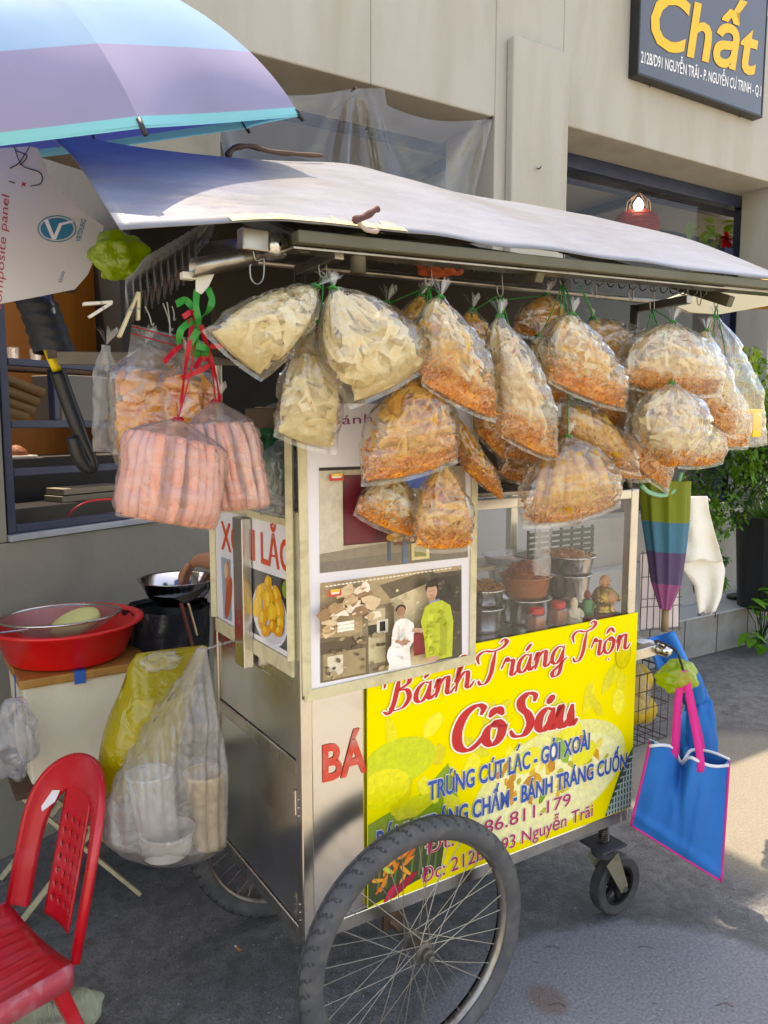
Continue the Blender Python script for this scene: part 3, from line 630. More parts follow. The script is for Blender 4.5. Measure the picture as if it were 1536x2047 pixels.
sh += [('#1c1714', ell(.79, .2, .047, .075)), ('#c99a7c', ell(.79, .245, .038, .08)), ('#b88468', rc(.77, .3, .815, .37)), ('#2a1c16', ell(.79, .165, .04, .03)), ('#7c84a8', [(.765, .35), (.84, .33), (.86, .38), (.8, .4)]), ('#b8bf2c', [(.74, .4), (.79, .36), (.86, .35), (.92, .42), (.94, .6), (.93, .98), (.75, .99), (.73, .7), (.71, .55)]), ('#a2a922', [(.85, .45), (.9, .6), (.89, .95), (.84, .95)]), ('#c9d03c', [(.76, .42), (.8, .45), (.79, .8), (.76, .85)]), ('#c2947a', [(.66, .6), (.73, .62), (.72, .67), (.65, .64)]), ('#c49678', ell(.79, .97, .05, .03)), ('#3a2a22', ell(.775, .235, .006, .004, 0, 6)), ('#3a2a22', ell(.803, .232, .006, .004, 0, 6)), ('#9a5a4a', ell(.79, .285, .012, .005, 0, 6))]
sh = sh[:14] + speckle(40, .02, .55, .5, .98, ['#8a7450', '#5c4c38', '#b8a078', '#6a5840', '#a8946c'], .01, .03) + speckle(60, .52, .15, .78, .98, ['#cdb98e', '#e0cea6', '#bfa67c']) + speckle(50, .8, .05, .98, .98, ['#3a332b', '#5c5040', '#6a5c48']) + sh[14:] + speckle(24, .03, .1, .36, .5, ['#dcc4a0', '#c09870', '#a88660', '#e4d2b4']) + speckle(16, .75, .42, .92, .95, ['#aab224', '#c4cb38', '#9aa120'], .008, .025) + speckle(12, .5, .52, .64, .95, ['#d9d4c8', '#f2eee4', '#cfc9bc'], .008, .022)
sh += [('#e8e0cc', rc(.04 + k * .028, .035 - k * .0008, .06 + k * .028, .048 - k * .0008)) for k in range(32)]
sh += [('#d43a2a', rc(.06, .09, .15, .15)), ('#f0c040', rc(.075, .08, .14, .12)), ('#e8e0d0', rc(.08, .11, .135, .13))]
decal(stack(sh, quadmap(((640, 1166), (923, 1130), (924, 1312), (641, 1366))), .00012), 'printed_photo', wp, label='printed photo of two people standing beside a snack stall')
m_ltr_pur = mat('purple_letters', L('#8a3c6e'), .4)
ptext('B\u00e1nh Tr\u00e1ng', PB(660, 850, -.0062), PB(858, 838, -.0062), .022, (0, -1, 0), m_ltr_pur, wp, spacing=1.05)
ptext('C\u00f4 S\u00e1u', PB(728, 905, -.0062), PB(860, 896, -.0062), .04, (0, -1, 0), m_ltr_red, wp, offset=.02, shear=.2)
# ------------------------------------------------------------------ yellow banner
def banner_mat():
    m, nt = new_mat('yellow_banner'); l = nt.links; p = N_(nt, 'BsdfPrincipled'); out = N_(nt, 'OutputMaterial')
    n = tex(nt, 'TexNoise', 4, 4, .4); c = mixc(nt, n.outputs[0], L('#eed800'), L('#f6e400'))
    l.new(c, p.inputs['Base Color']); p.inputs['Roughness'].default_value = .4; p.inputs['Specular IOR Level'].default_value = .2
    n3 = tex(nt, 'TexNoise', 5, 2, .4); b = N_(nt, 'Bump'); b.inputs['Distance'].default_value = .006; l.new(n3.outputs[0], b.inputs['Height']); l.new(b.outputs[0], p.inputs['Normal'])
    l.new(p.outputs[0], out.inputs[0]); return m
BA0, BA1, BZ0, BZ1 = .176, 1.136, .402, 1.024
bn = MB().box((BA0, -.0045, BZ0), (BA1, -.0005, BZ1)).build('banner', banner_mat(), cart, label='glossy yellow banner listing the snacks in red and blue letters')
def fb_(a, z, e=0.0): return V(a, -.0046 - e, z)
sh = []
def clipz(pts): return [(min(max(x, BA0 + .0005), BA1 - .0005), min(max(y, BZ0 + .0005), BZ1 - .0005)) for x, y in pts]
sh.append(('#86a01c', [(BA0, .62), (.34, .66), (.42, .72), (.46, .6), (.4, .50), (BA0, .45)]))
sh += [(random.choice(['#e6d80c', '#dccd10', '#efe430', '#d8d020']), ell(random.uniform(.2, 1.1), random.uniform(.56, .84), random.uniform(.02, .06), random.uniform(.015, .03), random.uniform(0, 3), 12, .15)) for _ in range(34)]
sh.append(('#c9d21a', ell(.27, .76, .11, .06))); sh.append(('#e8de1c', ell(.22, .70, .08, .05)))
sh.append(('#e6e08a', ell(.80, .58, .30, .155, .12, 40))); sh.append(('#efe9a8', ell(.80, .56, .28, .13, .12, 40)))
sh.append(('#2f4a3a', [(1.02, .405), (1.136, .405), (1.136, .60), (1.08, .53)])); sh.append(('#3c4a2c', [(BA0, .52), (.30, .60), (.42, .56), (.40, .44), (BA0, .404)]))
for k in range(8): sh.append(('#5f7a30', [(.2 + k * .025, .44), (.206 + k * .025, .44), (.226 + k * .025, .58), (.22 + k * .025, .58)]))
for k in range(9): sh.append(('#b8ccc0', [(1.03 + k * .013, .405 + 0 * k), (1.036 + k * .013, .405), (1.036 + k * .013, .43 + k * .017), (1.03 + k * .013, .42 + k * .017)]))
for k in range(9): sh.append(('#a9c0b4', [(1.02 + k * .012, .415 + k * .019), (1.135, .415 + k * .019), (1.135, .42 + k * .019), (1.024 + k * .012, .42 + k * .019)]))
for k in range(60):
    t = random.uniform(0, 6.28); r = random.uniform(0, 1) ** .5; x, y = .80 + .24 * r * math.cos(t), .60 + .11 * r * math.sin(t)
    sh.append((random.choice(['#e0b020', '#d89a1c', '#f0d860', '#e8c83c', '#b8b030', '#f4e48c', '#c8861c']), ell(x, y, random.uniform(.008, .03), random.uniform(.006, .014), random.uniform(0, 3), 8, .25)))
for k in range(14): sh.append((random.choice(['#e8862a', '#f0a030', '#e06a20', '#c8d040']), ell(.2 + random.uniform(0, .13), .46 + random.uniform(-.03, .06), .022, .006, random.uniform(0, 3), 7, .2)))
for (x, y) in ((.70, .66), (.86, .70), (.92, .63)): sh.append(('#ece02a', ell(x, y, .05, .034, .3)))
sh.append(('#6a9a2a', ell(.76, .545, .03, .012, 1.0, 8))); sh.append(('#8ab030', ell(.83, .66, .02, .05, .5, 8)))
sh.append(('#c4a810', ell(1.075, .905, .034, .046, 0, 30))); sh.append(('#dfca0c', ell(1.075, .905, .031, .043, 0, 30)))
sh.append(('#a81c38', ell(.28, .43, .05, .012, .5, 8))); sh.append(('#c8284a', ell(.24, .42, .03, .01, .9, 8)))
sh = [(c, clipz(p)) for c, p in sh]
decal(stack(sh, fb_, .000011, .0002), 'banner_picture', bn)
# hand lettered red script, drawn as pen strokes
GL = {
 'B': ([[(.30, .98), (.24, .6), (.16, .2), (.05, -.05), (-.08, .05)], [(-.05, .72), (.0, .95), (.3, 1.02), (.52, .92), (.5, .68), (.26, .55), (.46, .5), (.52, .25), (.38, .02), (.14, .0), (.06, .12)]], .62),
 'T': ([[(-.08, .62), (-.12, .85), (.05, .98), (.3, .92), (.55, .98), (.66, 1.12), (.58, 1.22), (.48, 1.14)], [(.36, .92), (.3, .6), (.24, .25), (.12, .0), (-.04, -.02), (-.1, .12)]], .52),
 'C': ([[(.55, .78), (.6, .95), (.45, 1.02), (.22, .85), (.08, .5), (.1, .15), (.28, .0), (.48, .1), (.6, .28)]], .60),
 'S': ([[(.5, .8), (.52, .96), (.36, 1.02), (.2, .88), (.22, .68), (.36, .5), (.42, .25), (.28, .02), (.06, .02), (-.04, .18)]], .55),
 'a': ([[(.4, .5), (.26, .56), (.1, .4), (.06, .14), (.16, .02), (.28, .12), (.38, .42)], [(.42, .56), (.36, .2), (.4, .03), (.54, .16)]], .48),
 'n': ([[(.02, .3), (.14, .54), (.12, .3), (.06, .0)], [(.08, .2), (.24, .5), (.36, .52), (.36, .3), (.34, .08), (.42, .02), (.54, .18)]], .5),
 'h': ([[(.02, .3), (.2, .7), (.28, 1.0), (.2, .98), (.12, .5), (.06, .0)], [(.08, .2), (.24, .5), (.36, .5), (.36, .28), (.34, .08), (.42, .02), (.54, .18)]], .5),
 'r': ([[(.0, .3), (.14, .6), (.2, .5), (.32, .5), (.3, .25), (.28, .06), (.36, .02), (.46, .18)]], .42),
 'g': ([[(.4, .5), (.26, .56), (.1, .4), (.06, .14), (.16, .02), (.28, .12), (.38, .42)], [(.42, .56), (.36, .1), (.28, -.32), (.12, -.4), (.08, -.24), (.3, -.05), (.52, .14)]], .48),
 'o': ([[(.26, .54), (.1, .42), (.05, .16), (.18, .0), (.34, .12), (.4, .38), (.3, .54), (.26, .44), (.52, .4)]], .48),
 'u': ([[(.0, .3), (.12, .56), (.08, .2), (.14, .02), (.28, .1), (.36, .3)], [(.4, .56), (.36, .2), (.4, .03), (.54, .16)]], .5),
 ' ': ([], .28)}
ACC = {'\u00e1': ('a', [[(.26, .68), (.42, .88)]]), '\u00f4': ('o', [[(.12, .68), (.28, .86), (.42, .68)]]), '\u1ed9': ('o', [[(.12, .68), (.28, .86), (.42, .68)], [(.2, -.2), (.25, -.22)]])}
def script(s, fn, scale, thick, parent, m1, m2, slant=.0):
    inner = MB(); outer = MB(); x = 0; k = 0
    for ch in s:
        base, acc = (ACC[ch][0], ACC[ch][1]) if ch in ACC else (ch, [])
        strokes, adv = GL[base]
        for stx in list(strokes) + list(acc):
            P = cat([(x + px_, py_, 0) for px_, py_ in stx], 7); k += 1
            for mb, ex, lift in ((inner, 0, .0036 + (k % 5) * .00006), (outer, .036, .0028 + (k % 5) * .00006)):
                vs = []; n = len(P)
                for i, p in enumerate(P):
                    t = (P[min(i + 1, n - 1)] - P[max(i - 1, 0)]).normalized(); nn = V(-t.y, t.x, 0)
                    wdt = (thick * (.32 + .68 * abs(t.y) ** 1.3) * (min(1, .35 + 3 * min(i, n - 1 - i) / n)) + ex)
                    e = ex * .9 if i in (0, n - 1) else 0; pe = p + t * (e if i == n - 1 else -e)
                    vs += [pe + nn * wdt, pe - nn * wdt]
                vs = [fn(v_.x * scale, v_.y * scale, lift) for v_ in vs]
                mb.add(vs, [(2 * i, 2 * i + 1, 2 * i + 3, 2 * i + 2) for i in range(n - 1)])
        x += adv
    inner.build('lettering', m1, parent); outer.build('lettering_outline', m2, parent); return x * scale
def bline(p0, p1, wid):
    A_, B_ = PB(*p0, -.005), PB(*p1, -.005); d = (B_ - A_) / wid
    return lambda x, y, e: A_ + d * x + V(0, 0, y) + V(0, -e, 0)
def place_script(s, p0, p1, capz, thick):
    wid = sum(GL[ACC[c][0] if c in ACC else c][1] for c in s)
    sc_ = capz; f = bline(p0, p1, wid * sc_); script(s, f, sc_, thick, bn, m_ltr_red, m_ltr_pale)
place_script('B\u00e1nh', (772, 1424), (944, 1372), .087, .06)
place_script('Tr\u00e1ng', (962, 1366), (1130, 1322), .087, .06)
place_script('Tr\u1ed9n', (1150, 1320), (1256, 1296), .087, .06)
place_script('C\u00f4', (905, 1506), (1010, 1482), .115, .10)
place_script('S\u00e1u', (1022, 1474), (1150, 1448), .115, .10)
kw = dict(offset=.028, outline=.03, omat=m_ltr_pale, lift=.0014)
ba = lambda x, y: PB(x, y, -.0053)
def ct(x, y0, y1): return ba(x, y0).z - ba(x, y1).z
ptext('TR\u1ee8NG C\u00daT L\u1eaeC - G\u1eceI XO\u00c0I', ba(855, 1600), ba(1178, 1496), ct(860, 1562, 1600), (0, -1, 0), m_ltr_blue, bn, **kw)
ptext('B\u00c1NH TR\u00c1NG CH\u1ea4M - B\u00c1NH TR\u00c1NG CU\u1ed0N', ba(752, 1699), ba(1252, 1534), ct(1240, 1504, 1535), (0, -1, 0), m_ltr_blue, bn, **kw)
kw2 = dict(offset=.004, outline=.03, omat=m_ltr_pale, lift=.0014)
ptext('\u0110t: 0386.811.179', ba(850, 1708), ba(1140, 1609), ct(1130, 1586, 1612), (0, -1, 0), m_ltr_mag, bn, **kw2)
ptext('\u0110c: 212B/D93 Nguy\u1ec5n Tr\u00e3i', ba(842, 1766), ba(1184, 1630), ct(1150, 1616, 1642), (0, -1, 0), m_ltr_mag, bn, **kw2)
ptext('B\u00c1', PB(645, 1562, .0055), PB(735, 1540, .0055), PB(650, 1488, 0).z - PB(650, 1562, 0).z, (0, -1, 0), mat('faded_red_paint', L('#d8452f'), .6, var=.15, vs=20, dirt=.4, dirtcol=L('#b0aaa0'), ds=30), cart, offset=.03, lift=.0008)
# ------------------------------------------------------------------ glass
MB().box((.502, .003, 1.018), (LA - .034, .006, 1.371)).build('front_glass', m_glass, cart)
MB().box((.034, LB - .006, 1.018), (.50, LB - .003, 1.371)).build('rear_glass', m_glass, cart)
MB().box((LA - .006, .032, 1.018), (LA - .003, LB - .032, 1.371)).build('end_glass', m_glass, cart)
# ------------------------------------------------------------------ wheels
WR = .325
def wheel(ca, cb, cz, R_=WR, parent=cart):
    wpart = sub_empty('wheel', parent); C = V(ca, cb, cz); n = 432; prof = []
    for k in range(25):
        t = -2.5 + 5.0 * k / 24
        prof.append((R_ - .030 + .030 * math.cos(t), .031 * math.sin(t), t))
    vs = []; fs = []
    for i in range(n):
        an = 2 * math.pi * i / n
        for (r, h, t) in prof:
            rr = r
            if abs(t) < 1.25:
                ph = (i / n * 54 + .55 * abs(t) + .12 * math.sin(9 * t)) % 1
                if ph < .22: rr -= .0022
                if abs(t) < .25 and abs(t - .09 * math.sin(i / n * 54 * 6.283)) < .12: rr -= .002
            vs.append(C + V(math.cos(an) * rr, h, math.sin(an) * rr))
    m = len(prof); mi_ = []
    for i in range(n):
        j = (i + 1) % n
        for k in range(m - 1):
            fs.append((i * m + k, i * m + k + 1, j * m + k + 1, j * m + k)); t = prof[k][2]
            mi_.append(1 if abs(t) < 1.25 and ((i / n * 54 + .55 * abs(t) + .12 * math.sin(9 * t)) % 1 < .2 or (abs(t) < .25 and abs(t - .09 * math.sin(i / n * 54 * 6.283)) < .1)) else 0)
    tyb = MB().add(vs, fs); tyb.m = mi_; tyb.build('tyre', [m_rubber, m_groove], wpart, smooth=True)
    rr = R_ - .044
    rimp = [(rr, -.017), (rr + .006, -.017), (rr + .004, -.012), (rr - .008, -.009), (rr - .012, 0), (rr - .008, .009), (rr + .004, .012), (rr + .006, .017), (rr, .017), (rr - .013, .011), (rr - .018, 0), (rr - .013, -.011), (rr, -.017)]
    MB().lathe(rimp, C, 96, (0, 1, 0), cap0=False).build('rim', m_rimm, wpart, smooth=True)
    hb = MB(); hb.lathe([(.006, -.062), (.009, -.06), (.009, -.048), (.016, -.046), (.016, -.034), (.026, -.03), (.026, -.026), (.014, -.022), (.014, .022), (.026, .026), (.026, .03), (.012, .034), (.012, .1)], C, 24, (0, 1, 0), cap1=True)
    hb.build('hub', m_hubm, wpart)
    for k in range(36):
        sgn = -1 if k % 2 else 1; a0 = 2 * math.pi * k / 36; a1 = a0 + (.95 if (k // 2) % 2 else -.95)
        p = C + V(math.cos(a1) * .023, sgn * .028, math.sin(a1) * .023); q_ = C + V(math.cos(a0) * (rr - .016), sgn * .003, math.sin(a0) * (rr - .016))
        MB().tube([p, lerp(p, q_, .93), q_], lambda t: .0012 if t < .9 else .002, 5).build('spoke', m_spoke, wpart)
    return wpart
m_groove = mat('tread_groove_rubber', L('#37383a'), .85, var=.2, vs=18)
m_hubm = mat('greasy_hub', L('#6c6860'), .5, .8, var=.3, vs=40, dirt=.5, dirtcol=L('#3a322a'), ds=40)
m_rimm = mat('weathered_rim', L('#a09a90'), .4, .85, var=.2, vs=20, dirt=.75, dirtcol=L('#5c4634'), ds=18)
m_spoke = mat('dull_spoke', L('#9c968c'), .42, .8, var=.25)
wheel(.2636, -.095, WR - .002)
wheel(.2636, LB + .095, WR - .002)
MB().tube([(.2636, -.03, WR), (.2636, LB + .03, WR)], .012, 10).build('axle', m_rust, cart, smooth=True)
for bb in (.02, LB - .02): MB().box((.235, bb - .006, WR - .02), (.292, bb + .006, .359)).build('axle_bracket', m_rust, cart, bevel=.002)
# caster
def caster(ca, cb, da, db):
    c = sub_empty('caster', cart); r = .098
    wc = V(ca + da, cb + db, r + .001)
    MB().box((ca - .055, cb - .05, .268), (ca + .055, cb + .05, .276)).build('mount_plate', m_casb, c, bevel=.003)
    MB().tube([(ca, cb, .277), (ca, cb, .359)], .012, 12).build('stem', m_rust, c)
    hx = MB(); hx.tube([V(ca + .016 * math.cos(t * .8), cb + .016 * math.sin(t * .8), .28 + .0009 * t) for t in range(50)], .003, 5); hx.build('spring', m_steel2, c)
    MB().lathe([(.035, 0), (.04, .02), (.025, .03)], (ca, cb, .235), 20).build('swivel', m_casb, c)
    for s_ in (-1, 1):
        p0 = V(ca, cb + s_ * .037, .236); p1 = wc + V(0, s_ * .037, 0)
        d = (p1 - p0).normalized(); sd = V(-d.z, 0, d.x); pts = []
        for t, wv in ((0, .03), (.5, .024), (1, .018)): pts.append((lerp(p0, p1, t), wv))
        ol = [p - sd * w_ for p, w_ in pts] + [p1 + d * .018] + [p + sd * w_ for p, w_ in reversed(pts)]
        MB().slab(ol, (0, .004 * s_, 0)).build('fork_arm', m_forkm, c, bevel=.0015)
    MB().tube([wc - V(0, .046, 0), wc + V(0, .046, 0)], .009, 10).build('axle_bolt', m_steel2, c)
    MB().lathe([(.066, -.02), (r - .006, -.024), (r, -.018), (r, .018), (r - .006, .024), (.066, .02), (.066, -.02)], wc, 48, (0, 1, 0), cap0=False).build('tyre', m_black2, c, smooth=False, bevel=.003)
    h = MB(); h.lathe([(.012, -.024), (.022, -.024), (.022, .024), (.012, .024)], wc, 20, (0, 1, 0), cap0=False)
    for k in range(5):
        t = 2 * math.pi * k / 5; e = V(math.cos(t), 0, math.sin(t)); h.beam(wc + e * .02, wc + e * .069, .018, .012, (0, 1, 0))
    h.lathe([(.060, -.016), (.067, -.016), (.067, .016), (.060, .016), (.060, -.016)], wc, 40, (0, 1, 0), cap0=False)
    h.build('wheel_hub', m_black, c)
m_casb = mat('grey_caster_paint', L('#4d4f56'), .45, .3, var=.2, dirt=.4); m_forkm = mat('olive_fork', L('#8d8873'), .5, .3, var=.15, vs=14, dirt=.4, dirtcol=L('#5a4a38'), ds=20); m_black2 = mat('caster_rubber', L('#3a3a3b'), .6, var=.2, vs=12, dirt=.4, dirtcol=L('#6a675f'), ds=14)
caster(1.085, .055, .085, .02)
caster(1.085, LB - .055, .05, .02)
# ------------------------------------------------------------------ roof
FR = [PB(x, y, -.21) for x, y in ((240, 460), (400, 448), (540, 440), (640, 446), (735, 456), (900, 474), (1100, 502), (1300, 528), (1536, 556), (1600, 563))]
BK = [PB(x, y, .5) for x, y in ((60, 285), (250, 300), (400, 312), (560, 322), (720, 333), (830, 368), (1010, 402), (1180, 430))]
def along(P, t):
    Ls = [0]
    for p, q_ in zip(P, P[1:]): Ls.append(Ls[-1] + (q_ - p).length)
    d = t * Ls[-1]
    for i in range(len(P) - 1):
        if d <= Ls[i + 1] + 1e-9:
            return lerp(P[i], P[i + 1], (d - Ls[i]) / (Ls[i + 1] - Ls[i]))
    return P[-1]
FRs, BKs = cat(FR, 6), cat(BK, 6)
def rooff(uu, vv):
    p = lerp(along(FRs, uu), along(BKs, uu), vv)
    p.z += .035 * math.sin(math.pi * vv) * (1 - uu * .5) + .006 * nz((p.x * 4, p.y * 4, 0)) + (.002 * math.sin(uu * 40 + 1) * max(0, 1 - vv * 6) if uu > .3 else 0)
    if uu < .25: p.z += .04 * ((.25 - uu) / .25) ** 2 * vv
    return p
m_roof = mat('weathered_white_sheet', L('#787d86'), .38, 0, var=.25, vs=9, dirt=.6, dirtcol=L('#6c6860'), ds=4, rvar=.12, bump=.004, bs=7, stretch=(1, 3, 1))
rs = MB().grid(rooff, 90, 24).build('roof_sheet', m_roof, cart, smooth=True, solid=.003)
mb = MB()                                                     # peeling brown paper along the front edge
pts0 = []
for k in range(40):
    uu = .10 + .19 * k / 39
    a_, b2 = rooff(uu, -.003), rooff(uu, .02 + .025 * abs(nz((k * .35, 0, 0))) + (.03 if k > 22 and k % 7 < 3 else 0))
    pts0.append((a_ + V(0, -.002, .003), b2 + V(0, 0, .004 + .006 * abs(nz((k * .5, 3, 0))))))
mb.add([p for r in pts0 for p in r], [(2 * i, 2 * i + 1, 2 * i + 3, 2 * i + 2) for i in range(39)])
mb.build('peeling_edge', mat('peeling_paper', L('#d0b98c'), .8, var=.2, vs=40, dirt=.5, dirtcol=L('#8a6a3c'), ds=30), rs)
m_beam = mat('olive_painted_beam', L('#5e5a48'), .5, .4, var=.2, vs=7, dirt=.5, dirtcol=L('#40422f'), ds=9)
b0 = PB(590, 474, -.19); b1 = PB(1600, 577, -.19)
MB().beam(b0, b1, .03, .024).build('front_beam', m_beam, cart, bevel=.003)
MB().beam(b0 + V(0, .03, -.017), b1 + V(0, .03, -.017), .05, .005).build('beam_lip', m_steel2, cart, bevel=.001)
for aa in (-.06, .55, 1.28):
    MB().beam((aa, -.17, 1.935), (aa, .50, 2.20), .025, .03).build('rafter', m_beam, cart, bevel=.003)
MB().beam((-.1, .48, 2.17), (1.35, .48, 2.2), .025, .03).build('rear_beam', m_beam, cart, bevel=.003)
MB().grid(lambda x, y: V(-.02 + 1.3 * x, .455 + .012 * math.sin(x * 23) * y, 2.15 - .38 * y - .02 * math.sin(x * 9) * y), 40, 8).build('rear_valance', mat('dark_brown_tarp', L('#3a332a'), .8, var=.25, vs=5), cart, smooth=True, solid=.003)
for aa, bb in ((.02, .018), (LA - .02, .018)): MB().beam((aa, bb, 1.925), (aa, -.16, 1.93), .022, .022).build('roof_arm', m_steel2, cart, bevel=.002)
q = PB(716, 500, -.165); MB().tube([q + V(0, 0, .03), q + V(0, 0, -.045)], .016, 14).build('sleeve_tube', m_beam, cart, smooth=True)
# hanging rail, coil
zr0 = PB(740, 520, -.10).z
cm = MB(); h0, h1 = PB(735, 500, -.10), PB(1410, 578, -.10); NT = 27
cm.tube([lerp(h0, h1, t / (NT * 14)) + V(0, .022 * math.cos(t / 14 * 2 * math.pi), .022 * math.sin(t / 14 * 2 * math.pi)) for t in range(NT * 14)], .0016, 5)
cm.build('wire_coil', m_wire, cart, smooth=True)
MB().tube([h0 + V(-.25, 0, .005), h1 + V(.1, 0, .005)], .006, 8).build('hanging_rod', m_steel2, cart, smooth=True)
MB().tube([(-.12, .1, 1.95), (1.35, .1, 1.97)], .008, 8).build('hanging_rod', m_steel2, cart, smooth=True)
# push handle at the far end
hq = PB(1338, 1302, -.02); hz, ha = hq.z, hq.x
MB().beam((LA + .001, .04, hz - .01), (ha - .012, .03, hz - .002), .035, .035).build('handle_arm', m_steel, cart, bevel=.003)
MB().beam((LA + .001, LB - .05, hz - .01), (ha - .012, LB - .05, hz - .002), .035, .035).build('handle_arm', m_steel, cart, bevel=.003)
MB().tube([(ha, -.0, hz), (ha, LB, hz)], .019, 18).build('push_bar', m_steel, cart, smooth=True)
MB().lathe([(.021, .03), (.0215, .012), (.019, .002), (.012, -.006), (.002, -.009)], (ha, -.02, hz), 20, (0, 1, 0), cap0=False).build('end_cap', mat('chrome_cap', L('#d8d4cc'), .15, 1, dirt=.3, dirtcol=L('#8a7f70'), ds=40), cart, smooth=True)
# near end under the roof: tube stub with chrome cap
q = PB(556, 490, -.12)
mbk = MB(); mbk.tube([q + V(0, .012, 0), q + V(.02, .4, .06)], .024, 16); mbk.build('side_tube', m_steel2, cart, smooth=True)
MB().lathe([(.026, .03), (.027, .01), (.025, 0), (.018, -.007), (.004, -.011)], q, 24, (0, 1, 0), cap0=False).build('end_cap', mat('dented_chrome', L('#d8d6d0'), .22, 1, bump=.004, bs=45, dirt=.3), cart, smooth=True)
p0, p1 = PB(384, 536, -.10), PB(512, 512, -.10)
stub = MB(); stub.grid(lambda x, y: lerp(p0, p1, y) + V(.0, math.cos(x * 6.2832) * .017, math.sin(x * 6.2832) * .017), 20, 4, wrapu=True)
stub.build('tube_stub', m_steel2, cart, smooth=True, solid=.002)
MB().box(PB(505, 478, -.13) + V(-.02, 0, -.02), PB(520, 478, -.13) + V(.02, .03, .02)).build('clamp_block', m_steel2, cart, bevel=.003)
MB().beam(PB(500, 500, -.11), PB(1000, 478, .0), .012, .012).build('tie_bar', m_beam, cart)
# left outrigger that carries the parasol
o0, o1 = PB(115, 716, .62), PB(330, 712, .52)
MB().beam(o0, o1 + V(.25, -.03, 0), .03, .032).build('outrigger', mat('worn_board', L('#7c7468'), .8, var=.25, vs=14, dirt=.5), cart, bevel=.002)
# ------------------------------------------------------------------ open parasol
m_blue = mat('sky_blue_fabric', L('#8fbfdc'), .7, var=.06, vs=10, trans=.45, sheen=.2, dirt=.15, dirtcol=L('#6a8aa8'), ds=4)
m_lil = mat('lilac_fabric', L('#b0abc8'), .7, var=.06, vs=10, trans=.45, sheen=.2, dirt=.2, dirtcol=L('#8a80a4'), ds=4)
m_turq = mat('turquoise_trim', L('#7fd4dc'), .6, var=.06, trans=.3)
m_under = mat('violet_blue_lining', L('#7690ea'), .6, var=.06, trans=.55)
m_yel = mat('yellow_pole', L('#e6cc1e'), .4, var=.08, dirt=.5, dirtcol=L('#6a5a20'), ds=30)
UN = Vector((-.11798369, -.32612225, .9379361)); UC = Vector((-.93756028, 1.97457269, 2.23199093)); UR = .745
e1 = UN.cross(Vector((0, 1, 0))).normalized(); e2 = UN.cross(e1); UPH = 2.29789624; UH = .40
uth = Thing('open_parasol', 'large blue and lilac parasol open above the cart roof', 'umbrella', toc(UC + UN * 0 - Vector((0, 0, .6))))
def upt(an, t, sag=0, off=0):
    r = UR * math.sin(t * 1.25) / math.sin(1.25) * (1 - sag); h = UH * (math.cos(t * 1.25) - math.cos(1.25)) / (1 - math.cos(1.25)) - off
    return toc(UC + UN * h + (e1 * math.cos(an) + e2 * math.sin(an)) * r)
def upanel(i, t0, t1, nt_, m_, name, off=0, par=uth):
    a0 = UPH + i * math.pi / 4
    def f(uu, vv):
        t = t0 + (t1 - t0) * vv; k = 4 * uu * (1 - uu)
        return upt(a0 + uu * math.pi / 4, t, k * (.055 * t + .06 * t ** 5), off)
    return MB().grid(f, 13, nt_).build(name, m_, par, smooth=True)
for i in range(8):
    pn = upanel(i, .02, .79, 12, m_blue, 'canopy_panel')
    upanel(i, .79, .978, 8, m_lil, 'lower_band', 0, pn); upanel(i, .978, 1.0, 3, m_turq, 'trim', 0, pn)
    upanel(i, .03, .965, 14, m_under, 'lining', .006, pn); upanel(i, .965, .998, 3, m_turq, 'lining_trim', .006, pn)
    an = UPH + i * math.pi / 4
    rb = MB().tube([upt(an, .03 + .97 * k / 10, 0, .010) for k in range(11)], .0028, 6).build('rib', m_black, uth, smooth=True)
    p, q = upt(an, .985), upt(an, 1.0); d = (q - p).normalized()
    MB().tube([q - d * .012, q + d * .018], .0052, 8).build('rib_tip', m_black, rb, smooth=True)
    MB().tube([upt(an, .55, 0, .012), toc(UC + UN * .02)], .002, 5).build('stretcher', m_black, uth)
P0 = PB(115, 742, .712)
apex = toc(UC + UN * (UH + .02))
polep = cat([apex, toc(UC), PB(12, 500, .66), PB(60, 620, .70), P0], 8)
MB().tube(polep, .0125, 10).build('pole', m_yel, uth, smooth=True)
hd = cat([P0, PB(135, 800, .71), PB(162, 870, .70), PB(186, 925, .70), PB(178, 938, .70), PB(160, 915, .70), PB(146, 872, .70)], 6)
MB().tube(hd, lambda t: .021 if t < .3 else .018 + .004 * math.sin(t * 9), 12).build('handle', m_black, uth, smooth=True)
post = Thing('taped_post', 'steel post wrapped in black tape holding the parasol pole', 'post', PB(92, 722, .66))
MB().tube([PB(86, 566, .645), PB(112, 716, .645)], .02, 12).build('steel_tube', m_steel2, post, smooth=True)
tp = MB()
c0, c1 = PB(72, 600, .675), PB(112, 706, .675)
tp.grid(lambda x, y: lerp(c0, c1, y) + V(math.cos(x * 6.2832) * (.050 + .0025 * math.sin(y * 31 + x * 5) + .008 * nz((math.cos(x * 6.283) * 2, y * 5, math.sin(x * 6.283) * 2))), math.sin(x * 6.2832) * (.054 + .002 * math.sin(y * 27 + x * 6)), .004 * math.sin(x * 12)), 28, 26, wrapu=True)
tp.build('tape_wrap', mat('black_cloth_tape', L('#23262e'), .6, var=.25, vs=16, bump=.003, bs=60), post, smooth=True)
MB().box(PB(60, 572, .63), PB(150, 566, .66) + V(0, .03, .012)).build('top_plate', m_rust, post)
